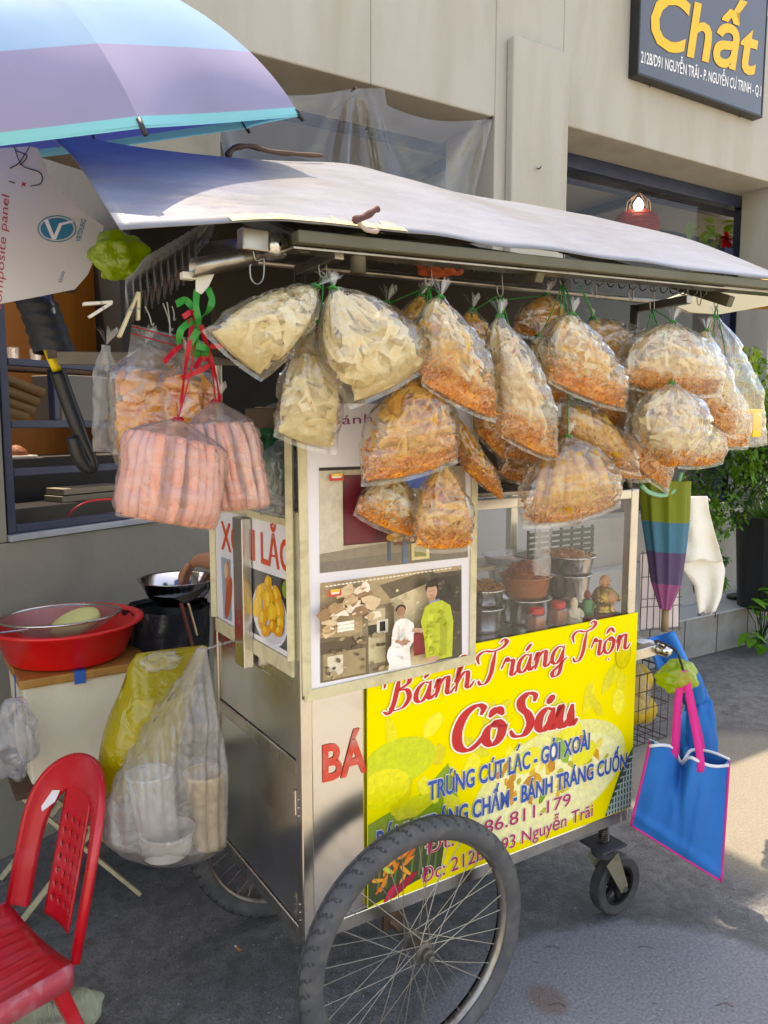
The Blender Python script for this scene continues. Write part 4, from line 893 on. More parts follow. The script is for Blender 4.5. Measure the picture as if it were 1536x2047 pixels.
# white composite panel with printing, bent beside the roof
m_panel = mat('white_composite_panel', L('#cfcdca'), .35, var=.04, vs=3, dirt=.25, dirtcol=L('#a09a90'), ds=4)
pv = Thing('printed_panel', 'white composite panel with a round teal logo under the parasol', 'panel', PB(60, 600, .45))
outl = [(-60, 300), (60, 292), (75, 296), (110, 372), (160, 418), (208, 452), (196, 500), (176, 548), (150, 578), (60, 596), (-60, 618)]
PBv = lambda x, y, e=0.0: PB(x, y, .45 - e)
MB().slab([PBv(x, y) for x, y in outl], (0, .005, 0)).build('sheet', m_panel, pv)
m_teal = mat('teal_print', L('#1f7a9a'), .4, var=.05)
def ringp(cx, cy, rx, ry, w_, e, n=36):
    mb = MB(); o_ = [PBv(*p, e) for p in ell(cx, cy, rx, ry, 0, n)]; i_ = [PBv(*p, e) for p in ell(cx, cy, rx - w_, ry - w_, 0, n)]
    mb.add(o_ + i_, [(k, (k + 1) % n, n + (k + 1) % n, n + k) for k in range(n)]); return mb
ringp(114, 457, 39, 27, 2.2, .001).build('logo', m_teal, pv)
MB().poly([PBv(*p, .001) for p in ell(114, 457, 33, 22, 0, 30)]).build('logo', m_teal, pv)
for pts in ([(88, 440), (96, 438), (108, 470), (118, 446), (146, 440), (146, 444), (124, 450), (112, 478), (104, 478)],):
    MB().poly([PBv(*p, .002) for p in pts]).build('logo_mark', m_offwhite, pv)
upv = (PBv(160, 470) - PBv(172, 474)).normalized()
ptext('VIETDUNG', PBv(160, 484), PBv(172, 440), (PBv(160, 470) - PBv(174, 474)).length * .7, (0, -1, 0), m_teal, pv, up=upv, offset=.01)
m_pred = mat('red_print', L('#b83a4a'), .4)
ptext('composite panel', PBv(2, 620), PBv(18, 392), (PBv(0, 470) - PBv(16, 470)).length, (0, -1, 0), m_pred, pv, up=upv)
ptext('tion', PBv(122, 566), PBv(130, 544), .010, (0, -1, 0), mat('blue_print', L('#3a5a9a'), .4), pv, up=upv)
mb = MB()
for pts in ([(28, 292), (44, 330), (80, 345), (82, 366), (60, 372)], [(60, 292), (38, 325), (20, 336)], [(30, 300), (54, 312), (40, 330)], [(18, 362), (30, 366)]):
    mb.tube(cat([PBv(*p, .002) for p in pts], 6), .0012, 4)
mb.build('loose_thread', m_navy, pv)
MB().poly([PBv(*p, .0012) for p in ((44, 362), (48, 366), (54, 364), (50, 369), (52, 374), (47, 370), (42, 373), (44, 368))]).build('red_star', m_pred, pv)
# ------------------------------------------------------------------ hanging snack bags
m_film = film('bag_film', haze=.09, hazecol=(.97, .88, .66), refl=1.8, base=.075, bump=.010, bs=11, bs2=45, rough=.05)
m_filmw = film('milky_bag_film', haze=.20, hazecol=(.86, .83, .80), refl=1.3, bump=.006, bs=18, bs2=80, rough=.12)
m_filmp = film('pinkish_bag_film', haze=.22, hazecol=(.85, .72, .70), refl=1.3, bump=.005, bs=16, bs2=90, rough=.12)
def food(name, c1, c2, sc_=30, trans=.5, rough=.45):
    m, nt = new_mat(name); l = nt.links; p = N_(nt, 'BsdfPrincipled'); out = N_(nt, 'OutputMaterial')
    n = tex(nt, 'TexNoise', sc_, 5, 1.2); r = ramp(nt, n.outputs[0], [(.32, c1), (.68, c2)])
    l.new(r.outputs[0], p.inputs['Base Color']); p.inputs['Roughness'].default_value = rough
    t = N_(nt, 'BsdfTranslucent'); l.new(r.outputs[0], t.inputs[0]); mx = N_(nt, 'MixShader'); mx.inputs[0].default_value = trans
    l.new(p.outputs[0], mx.inputs[1]); l.new(t.outputs[0], mx.inputs[2]); l.new(mx.outputs[0], out.inputs[0]); return m
f_pale = food('pale_rice_paper', L('#eed68e'), L('#fff2c2')); f_pale2 = food('creamy_rice_paper', L('#f6e4b0'), L('#fff8d8'))
f_gold = food('golden_rice_paper', L('#eca000'), L('#ffd858')); f_gold2 = food('amber_strips', L('#f4b41c'), L('#ffe488'))
f_tan = food('tan_rice_paper', L('#e8be80'), L('#ffedc8'))
f_chili = food('chili_crumbs', L('#e07a10'), L('#ffb848'), 60, .15); f_chili2 = food('orange_crumbs', L('#d67410'), L('#f6ba58'), 60, .15)
f_brown = food('fried_shallot', L('#a85410'), L('#dc9030'), 60, .15)
f_mango = food('dried_mango', L('#f09000'), L('#ffb820'), 22, .4)
f_pink = food('pink_rolls', L('#eca48c'), L('#f4bca8'), 30, .3); f_pink2 = food('pale_pink_rolls', L('#eaaa94'), L('#f6d4c6'), 26, .3)
m_greens = mat('green_ribbon', L('#1f9a3c'), .4, var=.15, trans=.3); m_redr = mat('red_ribbon', L('#c8142c'), .4, var=.15, trans=.3); m_garlic = mat('pale_green_tie', L('#a8b890'), .6)
WP = [(0, .0), (.06, .24), (.16, .46), (.35, .76), (.55, .95), (.75, 1.02), (.9, 1.02), (1, 1.04)]
DP = [(0, 0), (.08, .3), (.2, .62), (.42, .95), (.6, 1.0), (.78, .82), (.92, .42), (1, .03)]
WR_ = [(0, 0), (.07, .4), (.2, .8), (.4, 1.0), (.6, .96), (.8, .66), (.92, .3), (1, .02)]
WBX = [(0, .0), (.05, .3), (.12, .62), (.2, .88), (.3, .98), (.6, 1.0), (.9, 1.02), (1, .96)]
DBX = [(0, 0), (.05, .3), (.15, .7), (.3, .95), (.85, 1.0), (.95, .8), (1, .45)]
class BagShape:
    def __init__(s, top, bl, br, b, D, style, seed, tilt=0.0):
        gr = 1.10; cm_ = ((bl[0] + br[0]) / 2, (bl[1] + br[1]) / 2)
        if style != 'box':
            bl = tuple(cm_[k] + (bl[k] - cm_[k]) * gr for k in (0, 1)); br = tuple(cm_[k] + (br[k] - cm_[k]) * gr for k in (0, 1))
        s.T = PB(*top, b); s.BL = PB(*bl, b); s.BR = PB(*br, b)
        s.Bm = (s.BL + s.BR) / 2; s.e = (s.BR - s.BL); s.W = s.e.length / 2; s.e.normalize(); s.D = D; s.seed = seed
        s.style = style; s.ax = s.Bm - s.T; s.h = s.ax.length; s.axn = s.ax.normalized()
        s.wt, s.dt = {'pillow': (WP, DP), 'round': (WR_, DP), 'box': (WBX, DBX)}[style]; s.neck = .009
    def pt(s, sv, ph, k=1.0, dent=1.0):
        w_ = max(s.neck, s.W * interp(s.wt, sv)); d = max(s.neck * .8 if sv < .5 else .002, s.D * interp(s.dt, sv))
        cx, sx = math.cos(ph), math.sin(ph)
        x = math.copysign(abs(cx) ** .85, cx); y = math.copysign(abs(sx) ** .9, sx)
        pl = 1 + .13 * (1 - sv) ** 2.5 * math.sin(ph * 11 + s.seed) + .05 * (1 - sv) ** 1.5 * math.sin(ph * 23 + s.seed * 2)
        p = s.T + s.ax * sv + s.e * (w_ * x * pl * k) + V(0, 1, 0) * (d * y * pl * k)
        if s.style == 'pillow': p += s.axn * (s.W * .09 * (1 - x * x) * sv ** 3)
        n1 = nz(p, 13, s.seed); n2 = nz(p, 34, s.seed + 5); n3 = abs(nz(p, 22, s.seed + 9))
        am = min(1, sv * 4) * min(1, (1.02 - sv) * 8) * dent
        return p + (s.e * x * .6 + V(0, y, 0)) * ((.011 * n1 + .004 * n2 - .011 * max(0, .12 - n3) / .12) * am)
def bag(name, label, top, bl, br, b, kind, D=.055, style='pillow', group='snack bags hanging along the cart front', hook=None, fill=.12, filmm=None, tie=True, seed=None, crumbs=300, strips=80):
    sd = seed if seed is not None else random.uniform(0, 50)
    S = BagShape(top, bl, br, b, D, style, sd); t = Thing(name, label, 'snack bag' if 'bag' in name else 'bag', S.T, group=group)
    nu, nv = 44, 34
    mb = MB().grid(lambda x, y: S.pt(y ** .9, x * 6.28318), nu, nv, wrapu=True)
    mb.build('film', filmm or m_film, t, smooth=True)
    if style == 'pillow':
        mb = MB(); c = [S.pt(1, math.pi - math.pi * k / 20) for k in range(21)]
        mb.add([p + V(0, 0, 0) for p in c] + [p + S.axn * .009 + V(0, .002 * math.sin(i * 1.7), 0) for i, p in enumerate(c)], [(i, i + 1, 22 + i, 21 + i) for i in range(20)])
        mb.build('bottom_seam', filmm or m_film, t, smooth=True)
    # knot fan above the neck
    tn = MB(); k0 = len(tn.v)
    for k in range(7):
        an = k * .9 + sd; e = V(math.cos(an), math.sin(an) * .6, 0)
        p = S.T; tn.add([p, p - S.axn * .03 + e * .012, p - S.axn * .042 + e * .028, p - S.axn * .03 + e * .022 + V(.008, 0, 0)], [(0, 1, 2, 3)])
    tn.build('neck', filmm or m_filmw, t, smooth=True)
    if tie:
        hk = hook or S.T + V(0, 0, .05); td = MB()
        td.tube(cat([S.T + V(0, 0, -.004), lerp(S.T, hk, .5) + V(.003, -.004, 0), hk], 5), .0016, 5)
        td.tube([S.T + V(math.cos(u_) * .0095, math.sin(u_) * .0085, math.sin(u_ * 2) * .003) for u_ in [k * .524 for k in range(12)]], .0022, 5, closed=True)
        for k in range(3): leaf(td, S.T, rdir(-.2, .8), .022, .005, .5)
        td.build('tie', m_greens if tie is True else tie, t, smooth=True)
    # filling
    pal = {'pale': (f_pale, f_pale2, f_pale2), 'chili': (f_gold2, f_pale2, f_chili), 'gold': (f_gold, f_gold2, f_chili), 'tan': (f_tan, f_pale2, f_chili2), 'sticks': (f_gold, f_gold2, f_chili2), 'brown': (f_gold, f_tan, f_brown), 'mango': (f_mango, f_mango, f_mango), 'clear': (f_pale2, f_pale2, f_pale2), 'pink': (f_pink, f_pink2, f_pink)}[kind]
    fb2 = MB()
    def inside(q, lim=.86):                                   # keep a point of the filling inside the film
        sv = max(.03, min(.985, (q - S.T).dot(S.axn) / S.h)); c = S.T + S.ax * sv; d = q - c
        w_ = max(.004, S.W * interp(S.wt, sv)); dd = max(.004, S.D * interp(S.dt, sv)); x, y = d.dot(S.e) / w_, d.y / dd; r_ = math.hypot(x, y)
        k = 1 if r_ <= lim else lim / r_
        return c + S.e * (x * k * w_) + V(0, y * k * dd, 0)
    if kind != 'clear':
        nv_ = 22
        for row in range(nv_ - 1):
            pass
        def core(x, y):
            sv = fill + .06 + (.985 - fill - .06) * y; an = x * 6.28318; kk = (.52 + .30 * max(0, y - .55) / .45) * math.sin(math.pi * min(1, .03 + y * 2.4) / 2) ** .6
            p0_ = S.pt(sv, an, kk, .4); return p0_ + (p0_ - (S.T + S.ax * sv)) * ((nz(p0_, 24, sd) * .009 + abs(nz(p0_, 60, sd + 3)) * .006) / max(.02, S.D))
        k0 = len(fb2.f); fb2.grid(core, 32, nv_, wrapu=True, mi=0)
        if kind in ('chili', 'gold', 'tan', 'sticks', 'brown'):
            for fi in range(k0, len(fb2.f)):
                if (fi - k0) // 32 > nv_ * .70: fb2.m[fi] = 2
    if kind in ('pale', 'chili', 'gold', 'tan', 'brown', 'mango'):
        for k in range(int(strips * (2.2 if kind != 'mango' else .9))):
            an = random.uniform(0, 6.283); s0 = random.uniform(fill + .03, .93); c = S.pt(s0, an, random.uniform(.45, .86), .3)
            d = rdir(); d.y *= .45; d.normalize(); sd_ = d.cross(rdir()); sd_.y *= .6; sd_.normalize(); nn = d.cross(sd_)
            ln_ = random.uniform(.035, .09); wd = random.uniform(.004, .010) if kind != 'mango' else random.uniform(.010, .018)
            if kind == 'pale': wd *= 1.5; ln_ *= 1.15
            vs = []; m_ = 6; cu = random.uniform(.004, .014); fq = random.uniform(2, 6)
            for i in range(m_):
                u_ = i / (m_ - 1) - .5; pz = c + d * (u_ * ln_) + nn * (cu * math.sin(u_ * fq + k)) + sd_ * (cu * .6 * math.cos(u_ * fq * 1.3 + k))
                ww = wd * (1 if kind != 'mango' else max(.15, 1 - 3.4 * u_ * u_)); vs += [inside(pz - sd_ * ww), inside(pz + sd_ * ww)]
            fb2.add(vs, [(2 * i, 2 * i + 1, 2 * i + 3, 2 * i + 2) for i in range(m_ - 1)], random.choice((0, 1, 1)))
    if kind == 'sticks':
        for k in range(16):
            an = random.uniform(0, 6.283); x0_ = S.pt(random.uniform(.18, .3), an, .72, .3); y0_ = S.pt(random.uniform(.78, .92), an + random.uniform(-.25, .25), .74, .3)
            fb2.tube([x0_, lerp(x0_, y0_, .5) + V(0, -.003, 0), y0_], random.uniform(.010, .014), 9, mi=random.choice((0, 1)))
    if kind == 'pink':
        for ring, kk in ((24, .86), (10, .5)):
            for k in range(ring):
                an = 6.283 * k / ring + .2 * random.random(); pts = [S.pt(sv, an, kk, .2) for sv in (.2, .35, .5, .65, .8, .955)]
                r_ = S.W * 6.283 * .8 / (24 if ring == 24 else 12) * .5
                pts2 = []
                for p in pts: pts2.append(p + V(random.uniform(-.002, .002), random.uniform(-.002, .002), 0))
                vs_ = len(fb2.v); fb2.tube(cat(pts2, 4), lambda t_, r_=r_: r_ * (1 + .025 * math.sin(t_ * 90)), 10, mi=0 if random.random() < .7 else 1)
    if kind == 'never':
        for k in range(60):
            an = random.uniform(0, 6.283); s0 = random.uniform(fill + .05, .8); c = S.pt(s0, an, .74, .4); d = rdir(); d.y *= .3; d.normalize(); sd_ = d.cross(V(0, 1, 0)).normalized()
            ln_ = random.uniform(.06, .11); w_ = random.uniform(.010, .018)
            vs = []
            for i in range(6):
                u_ = i / 5 - .5; ww = w_ * (1 - 2.6 * u_ * u_); pz = c + d * (u_ * ln_) + V(0, -.012 * (1 - 4 * u_ * u_), 0); vs += [pz - sd_ * ww, pz + V(0, -.008, 0), pz + sd_ * ww, pz + V(0, .006, 0)]
            fb2.add(vs, [(i * 4 + j, i * 4 + (j + 1) % 4, i * 4 + 4 + (j + 1) % 4, i * 4 + 4 + j) for i in range(5) for j in range(4)])
    if kind in ('chili', 'gold', 'tan', 'sticks', 'brown'):
        nc = int(crumbs * 3.0)
        for k in range(nc):
            an = random.uniform(0, 6.283); sv = 1 - abs(random.gauss(0, .16 if kind != 'tan' else .10)) - .02
            if sv < .3: continue
            p = S.pt(min(sv, .975), an, random.uniform(.7, .94), .7); d = rdir(); d2 = d.orthogonal().normalized(); r_ = random.uniform(.0020, .0050); d3 = d.cross(d2)
            fb2.add([p + d * r_ * 1.8, p - d * r_ + d2 * r_, p - d * r_ - d2 * r_, p + d3 * r_], [(0, 1, 3), (1, 2, 3), (2, 0, 3), (0, 2, 1)], 2)
    if fb2.v: fb2.build('filling', list(pal), t, smooth=(kind in ('mango', 'pink', 'sticks')), kind='stuff')
    return S
def hook(px, py, b, up=.06, label='bent wire hook on the hanging rod above the snack bags', group='bent wire hooks'):
    q = PB(px, py, b); t = Thing('wire_hook', label, 'hook', q, group=group)
    MB().tube(cat([q + V(-.010, 0, .022), q + V(-.008, 0, .003), q + V(0, 0, -.006), q + V(.008, 0, .003), q + V(.007, 0, .025), q + V(.003, 0, up), q + V(.0, .004, up + .018), q + V(0, .014, up + .016)], 5), .0015, 6).build('wire', m_wire, t, smooth=True)
    return q
HB = -.10
hA = hook(646, 548, HB); hB = hook(858, 572, HB); hC = hook(1000, 588, HB); hD = hook(1125, 566, HB); hE = hook(1304, 618, HB); hF = hook(1432, 612, HB)
for x, y in ((1188, 588), (1262, 596), (1372, 596), (1398, 606)): hook(x, y, HB, .04, 'empty wire hook between the hanging snack bags', 'empty wire hooks')
bag('snack_bag', 'pale rice paper bag tilted out to the left, uppermost left of the front bags', (632, 572), (418, 662), (522, 752), -.17, 'pale', .075, hook=hA)
bag('snack_bag', 'pale rice paper bag with its point hanging over the white poster', (634, 648), (556, 866), (668, 900), -.09, 'pale', .06, hook=hA)
bag('snack_bag', 'pale rice paper bag with black print on its lower seam', (668, 576), (706, 806), (858, 724), -.20, 'pale', .08, hook=hA)
bag('snack_bag', 'small clear topped bag tucked behind the first amber bag from the left', (842, 590), (784, 690), (850, 706), -.03, 'gold', .04, hook=hB, strips=60)
bag('snack_bag', 'amber chili bag hanging uppermost right of the green tied pair', (882, 594), (852, 768), (988, 836), -.20, 'chili', .07, hook=hB)
bag('snack_bag', 'big amber bag with an orange crumb layer over the poster photo', (822, 742), (734, 962), (904, 922), -.14, 'gold', .075, hook=hB)
bag('snack_bag', 'narrow golden bag right of the big amber bag', (908, 826), (938, 946), (1004, 998), -.08, 'gold', .045, hook=hB)
bag('snack_bag', 'small tan bag below the big amber bag on the left', (800, 952), (716, 1026), (822, 1072), -.055, 'chili', .05, hook=hB, strips=70)
bag('snack_bag', 'lowest amber bag ending over the poster board right edge', (886, 926), (836, 1094), (938, 1092), -.13, 'gold', .055, hook=hB)
bag('snack_bag', 'tall pale bag with a bright highlight and crumbs in its tip', (1000, 632), (1010, 872), (1112, 918), -.20, 'tan', .075, hook=hC)
bag('snack_bag', 'dark orange bag peeking out above the pale tall bag', (1092, 588), (1030, 664), (1130, 668), .02, 'brown', .04, hook=hC + V(.06, .1, 0), strips=60)
bag('snack_bag', 'rusty brown bag hidden behind the tip of the tall pale bag', (1052, 800), (1014, 912), (1108, 932), -.07, 'brown', .05, hook=hC)
bag('snack_bag', 'small pale bag half hidden left of the rusty brown bag', (976, 700), (958, 868), (1012, 922), -.05, 'tan', .045, hook=hC, strips=60)
bag('snack_bag', 'dark small bag just above the glass case front', (1042, 884), (1000, 948), (1072, 966), -.03, 'brown', .035, hook=hC, strips=50)
bag('snack_bag', 'three cornered chili bag hanging from the middle right green tie', (1146, 628), (1106, 762), (1244, 814), -.20, 'chili', .065, hook=hD)
bag('snack_bag', 'brown rice paper bag leaning right behind the three cornered chili bag', (1186, 636), (1196, 752), (1312, 702), -.06, 'brown', .05, hook=hD + V(.06, 0, 0))
bag('snack_bag', 'bag of yellow sticks in the middle of the right bunch', (1160, 798), (1132, 888), (1272, 944), -.13, 'sticks', .06, hook=hD)
bag('snack_bag', 'lowest wide bag of yellow sticks over orange crumbs', (1136, 872), (1058, 1048), (1230, 1010), -.18, 'sticks', .065, hook=hD)
bag('snack_bag', 'wide white bag on top of the far right bunch', (1346, 644), (1250, 764), (1432, 784), -.18, 'tan', .075, hook=hE)
bag('snack_bag', 'round pale bag in the middle of the far right bunch', (1344, 766), (1282, 934), (1400, 934), -.22, 'tan', .07, style='round', hook=hE)
bag('snack_bag', 'pale bag with its tip hanging low at the left of the far right bunch', (1300, 740), (1244, 900), (1332, 978), -.09, 'tan', .055, hook=hE)
bag('snack_bag', 'creamy bag at the upper right of the far right bunch', (1412, 660), (1392, 818), (1468, 872), -.10, 'tan', .055, hook=hF)
bag('snack_bag', 'small bag with a pointed tip low at the right of the far right bunch', (1400, 820), (1362, 930), (1442, 922), -.06, 'tan', .05, hook=hF)
for tp_, l_, r_, b_3, kd, hk_, lb_ in (((775, 604), (738, 700), (832, 716), .02, 'gold', hB, 'golden bag half hidden between the pale bags and the first amber bag'), ((945, 618), (920, 744), (1004, 758), -.02, 'gold', hC, 'golden bag behind the gap left of the tall pale bag'), ((1078, 672), (1062, 790), (1136, 806), -.06, 'chili', hD, 'orange bag squeezed between the tall pale bag and the three cornered one'), ((1222, 720), (1190, 840), (1292, 852), -.04, 'chili', hD + V(.06, 0, 0), 'orange bag behind the bag of yellow sticks'), ((1236, 846), (1212, 946), (1296, 958), -.03, 'tan', hE, 'pale bag behind the tip of the yellow stick bag'), ((1456, 760), (1420, 884), (1492, 892), -.03, 'tan', hF, 'pale bag tucked in front of the rightmost clear bag'), ((1092, 812), (1076, 930), (1148, 944), -.06, 'sticks', hD, 'small bag of yellow sticks left of the middle stick bag')):
    bag('snack_bag', lb_, tp_, l_, r_, b_3, kd, .045, hook=hk_, strips=50, crumbs=160)
sF = bag('clear_bag', 'clear bag with a yellow and pink packet at the far right end', (1432, 634), (1430, 880), (1528, 884), -.02, 'clear', .06, hook=hF)
q = PB(1500, 846, -.03); pk = Thing('packet', 'yellow and pink packet inside the rightmost clear bag', 'packet', q)
MB().box(q + V(-.012, -.02, -.045), q + V(.035, .012, .045)).build('carton', mat('yellow_carton', L('#e8c81c'), .5, var=.06), pk, bevel=.004)
MB().box(q + V(-.045, -.018, -.04), q + V(-.0125, .01, .03)).build('side_label', mat('pink_label', L('#b87a6a'), .6, var=.2, vs=30), pk, bevel=.003)
mb = MB(); c0 = PB(722, 806, -.27)
# pink roll bags at the near end of the cart
g_l = 'bags clipped at the near end of the cart'
clipq = PB(400, 566, -.08)
s1_ = bag('roll_bag', 'left bag of pink shredded rolls tied with red string', (356, 838), (226, 1030), (432, 1062), -.09, 'pink', .075, style='box', group=g_l, hook=PB(394, 660, -.08), tie=m_redr, filmm=m_filmp, fill=.2)
s2_ = bag('roll_bag', 'right bag of pink shredded rolls nearest the sticker window', (432, 802), (408, 1026), (540, 1014), -.03, 'pink', .065, style='box', group=g_l, hook=PB(400, 640, -.08), tie=m_redr, filmm=m_filmp, fill=.2)
bag('mango_bag', 'big bag of orange mango slices behind the pink rolls', (290, 690), (228, 930), (392, 900), .10, 'mango', .06, style='box', group=g_l, tie=False, filmm=m_film, fill=.25)
bag('mango_bag', 'small bag of mango slices squeezed above the right pink bag', (370, 716), (330, 880), (446, 868), .04, 'mango', .04, style='box', group=g_l, tie=False, filmm=m_film, fill=.3)
bag('folded_bag', 'empty milky bag hanging limp from the outrigger', (212, 690), (186, 902), (236, 906), .30, 'clear', .014, style='box', group=g_l, tie=False, filmm=m_filmw)
# zip bag tops: flat upper sheet with red zip lines
zb = Thing('zip_bag', 'flat zip bag top with red closing lines above the mango slices', 'zip bag', PB(330, 720, .08), group=g_l)
MB().grid(lambda x, y: PB(264 + 150 * x - 20 * y, 648 + 45 * x * 0.8 + 150 * y, .08 + .01 * math.sin(x * 9 + y * 4)), 16, 12).build('film', m_filmw, zb, smooth=True)
for k in (0, 14): MB().tube([PB(264 + 26 * i - k * .2, 652 + k + 7 * i, .068 + .01 * math.sin(i * 1.5)) for i in range(6)], .0012, 5).build('zip_line', m_redr, zb)
# ribbons
rbn = Thing('ribbon_bunch', 'tangle of green and red plastic ribbon under the white clip', 'ribbon', clipq)
def ribbon(pts, w_, m_, nm):
    P = cat(pts, 6); mb = MB(); vs = []
    for i, p in enumerate(P):
        t_ = (P[min(i + 1, len(P) - 1)] - P[max(i - 1, 0)]).normalized(); sd_ = t_.cross(V(math.sin(i * .35), 1, .3)).normalized() * w_ / 2; vs += [p - sd_, p + sd_]
    mb.add(vs, [(2 * i, 2 * i + 1, 2 * i + 3, 2 * i + 2) for i in range(len(P) - 1)]); mb.build(nm, m_, rbn, smooth=True)
def rp(x, y): return PB(x, y, -.085 + random.uniform(-.012, .012))
for pts in ([(394, 580), (392, 615), (398, 650), (388, 690), (372, 706)], [(415, 575), (424, 600), (414, 625), (396, 640), (392, 680), (404, 706)], [(352, 608), (372, 600), (388, 622)], [(385, 640), (362, 660), (358, 690)], [(396, 660), (380, 690), (400, 700), (412, 688)], [(376, 700), (404, 712), (414, 698), (392, 690)]):
    ribbon([rp(*p) for p in pts], .013, m_greens, 'green_ribbon')
for pts in ([(366, 634), (382, 624), (390, 634), (376, 644)], [(384, 640), (380, 680), (370, 740), (360, 826)], [(402, 650), (416, 700), (432, 756), (440, 798)], [(328, 724), (346, 704), (362, 690)], [(362, 756), (392, 744), (420, 728), (404, 716), (390, 736)], [(420, 692), (446, 692)]):
    ribbon([rp(*p) for p in pts], .010, m_redr, 'red_ribbon')
# white spring clip on the tube stub
cl = Thing('spring_clip', 'white plastic spring clip gripping the steel tube stub', 'clip', clipq)
m_cream = mat('cream_plastic', L('#cfcabc'), .4, var=.08)
for off in (-.006, .006):
    P = [PB(x, y, -.085 + off) for x, y in ((384, 548), (448, 536), (430, 546), (418, 572), (404, 588), (392, 582), (392, 560))]
    MB().slab(P, (0, .004, 0)).build('jaw', m_cream, cl, bevel=.001)
MB().box(PB(366, 556, -.1), PB(392, 544, -.1) + V(0, .02, 0)).build('grip', m_cream, cl, bevel=.002)
# clothes pegs
for i, (x0_, y0_, x1_, y1_, lb) in enumerate(((238, 674, 276, 584, 'yellowed peg slanting beside the lid stack'), (276, 584, 276, 640, 'yellowed peg hanging upright over the zip bag'), (166, 608, 224, 604, 'grey peg lying level left of the lid stack'), (178, 634, 222, 606, 'grey peg lying slanted left of the lid stack'))):
    p, q_ = PB(x0_, y0_, .06), PB(x1_, y1_, .06); t = Thing('clothes_peg', lb, 'peg', q_, group='clothes pegs')
    m_ = m_tape if i < 2 else m_cream
    for o_ in (-.004, .004): MB().beam(p + V(0, o_, 0), q_ + V(0, o_ * .4, 0), .006, .010, (0, 1, 0)).build('arm', m_, t, bevel=.001)
    MB().tube([lerp(p, q_, .6) + V(0, -.008, 0), lerp(p, q_, .6) + V(0, .008, 0)], .003, 6).build('spring', m_wire, t)
for i, (x, y, x2, y2) in enumerate(((326, 606, 342, 660), (334, 604, 340, 670), (344, 612, 348, 640), (290, 612, 304, 650))):
    t = Thing('wire_hook', 'bare straight wire hook hanging near the zip bag', 'hook', PB(x, y, .03), group='bare wire hooks at the near end')
    MB().tube(cat([PB(x, y, .03), PB((x + x2) / 2 + 2, (y + y2) / 2, .03), PB(x2, y2, .03), PB(x2 + 4, y2 - 4, .03)], 5), .0016, 6).build('wire', m_wire, t)
# loop of wire at the tube cap
t = Thing('wire_loop', 'steel wire loop dangling below the round tube cap', 'wire', PB(515, 520, -.13))
MB().tube(cat([PB(x, y, -.13) for x, y in ((506, 500), (512, 520), (524, 518), (528, 520), (526, 556), (514, 568), (502, 556), (500, 532), (503, 528))], 6), .0018, 6).build('wire', m_wire, t, smooth=True)
# stack of grey plastic lids lying under the roof
m_lid = film('grey_lid_plastic', haze=.55, hazecol=(.42, .42, .42), refl=1.5, bump=.001)
ls = Thing('lid_stack', 'stack of nested grey plastic lids under the roof at the near end', 'lids', PB(380, 520, .2))
for k in range(11):
    c0 = PB(300 + k * 13, 590 - k * 9, .05 + k * .022); r_ = .085
    def lf(x, y, c0=c0): 
        an = -1.9 + 2.1 * x; return c0 + V(r_ * math.sin(an) * .55 + .05 * y, .20 * y, r_ * math.cos(an) * .8 - .02 * y + .012 * math.sin(x * 8))
    MB().grid(lf, 14, 5).build('lid', m_lid, ls, smooth=True, solid=.003)
# lime plastic bag stuffed under the roof
m_lime = film('lime_film', tint=(.75, .9, .2), haze=.75, hazecol=L('#b4cf10'), refl=1.2, bump=.01, bs=20)
def crumple(name, label, c, r, m_, cat_='plastic bag', n=28, amp=.3, seed=1.0, sq=(1, 1, 1), loc=None, group=None):
    t = Thing(name, label, cat_, loc or c - V(0, 0, r * sq[2]), group=group)
    def f(x, y):
        th = y * math.pi; ph = x * 6.28318; d = V(math.sin(th) * math.cos(ph), math.sin(th) * math.sin(ph), math.cos(th))
        k = 1 + amp * nz(d, 2.2, seed) + amp * .35 * nz(d, 4, seed + 3) + amp * .12 * abs(nz(d, 11, seed + 6))
        return c + V(d.x * sq[0], d.y * sq[1], d.z * sq[2]) * (r * k)
    MB().grid(f, n * 2, n, wrapu=True).build('film', m_, t, smooth=True); return t
crumple('lime_bag', 'lime green plastic bag stuffed beside the grey lids', PB(242, 514, .30), .06, m_lime, seed=4.4, sq=(1.1, .6, .85), amp=.3)
# sticks tied on the roof
t = Thing('crooked_stick', 'crooked brown branch lying on top of the cart roof', 'stick', PB(550, 300, .47))
MB().tube(cat([PB(x, y, .47) for x, y in ((454, 312), (468, 296), (500, 292), (545, 303), (600, 308), (645, 311))], 7), lambda t_: .008 - .002 * t_ + .001 * math.sin(t_ * 30), 8).build('branch', m_wood, t, smooth=True)
t = Thing('rope_knot', 'knotted stub of old rope tied to the roof front edge', 'rope', PB(735, 450, -.225))
MB().tube(cat([PB(x, y, -.232) for x, y in ((708, 440), (722, 436), (738, 428), (750, 420), (757, 417))], 5), lambda t_: .0075 + .0009 * math.sin(t_ * 15) - .002 * t_, 8).build('frayed_end', mat('dirty_rope', L('#5c3c38'), .9, var=.45, vs=30, bump=.002, bs=90), t, smooth=True)
MB().tube(cat([PB(x, y, -.232) for x, y in ((712, 438), (724, 452), (736, 460), (752, 462), (757, 456))], 5), lambda t_: .0045 + .0006 * math.sin(t_ * 19), 8).build('rope_tail', mat('pale_rope', L('#a8988c'), .9, var=.3, vs=30, bump=.002, bs=90), t, smooth=True)
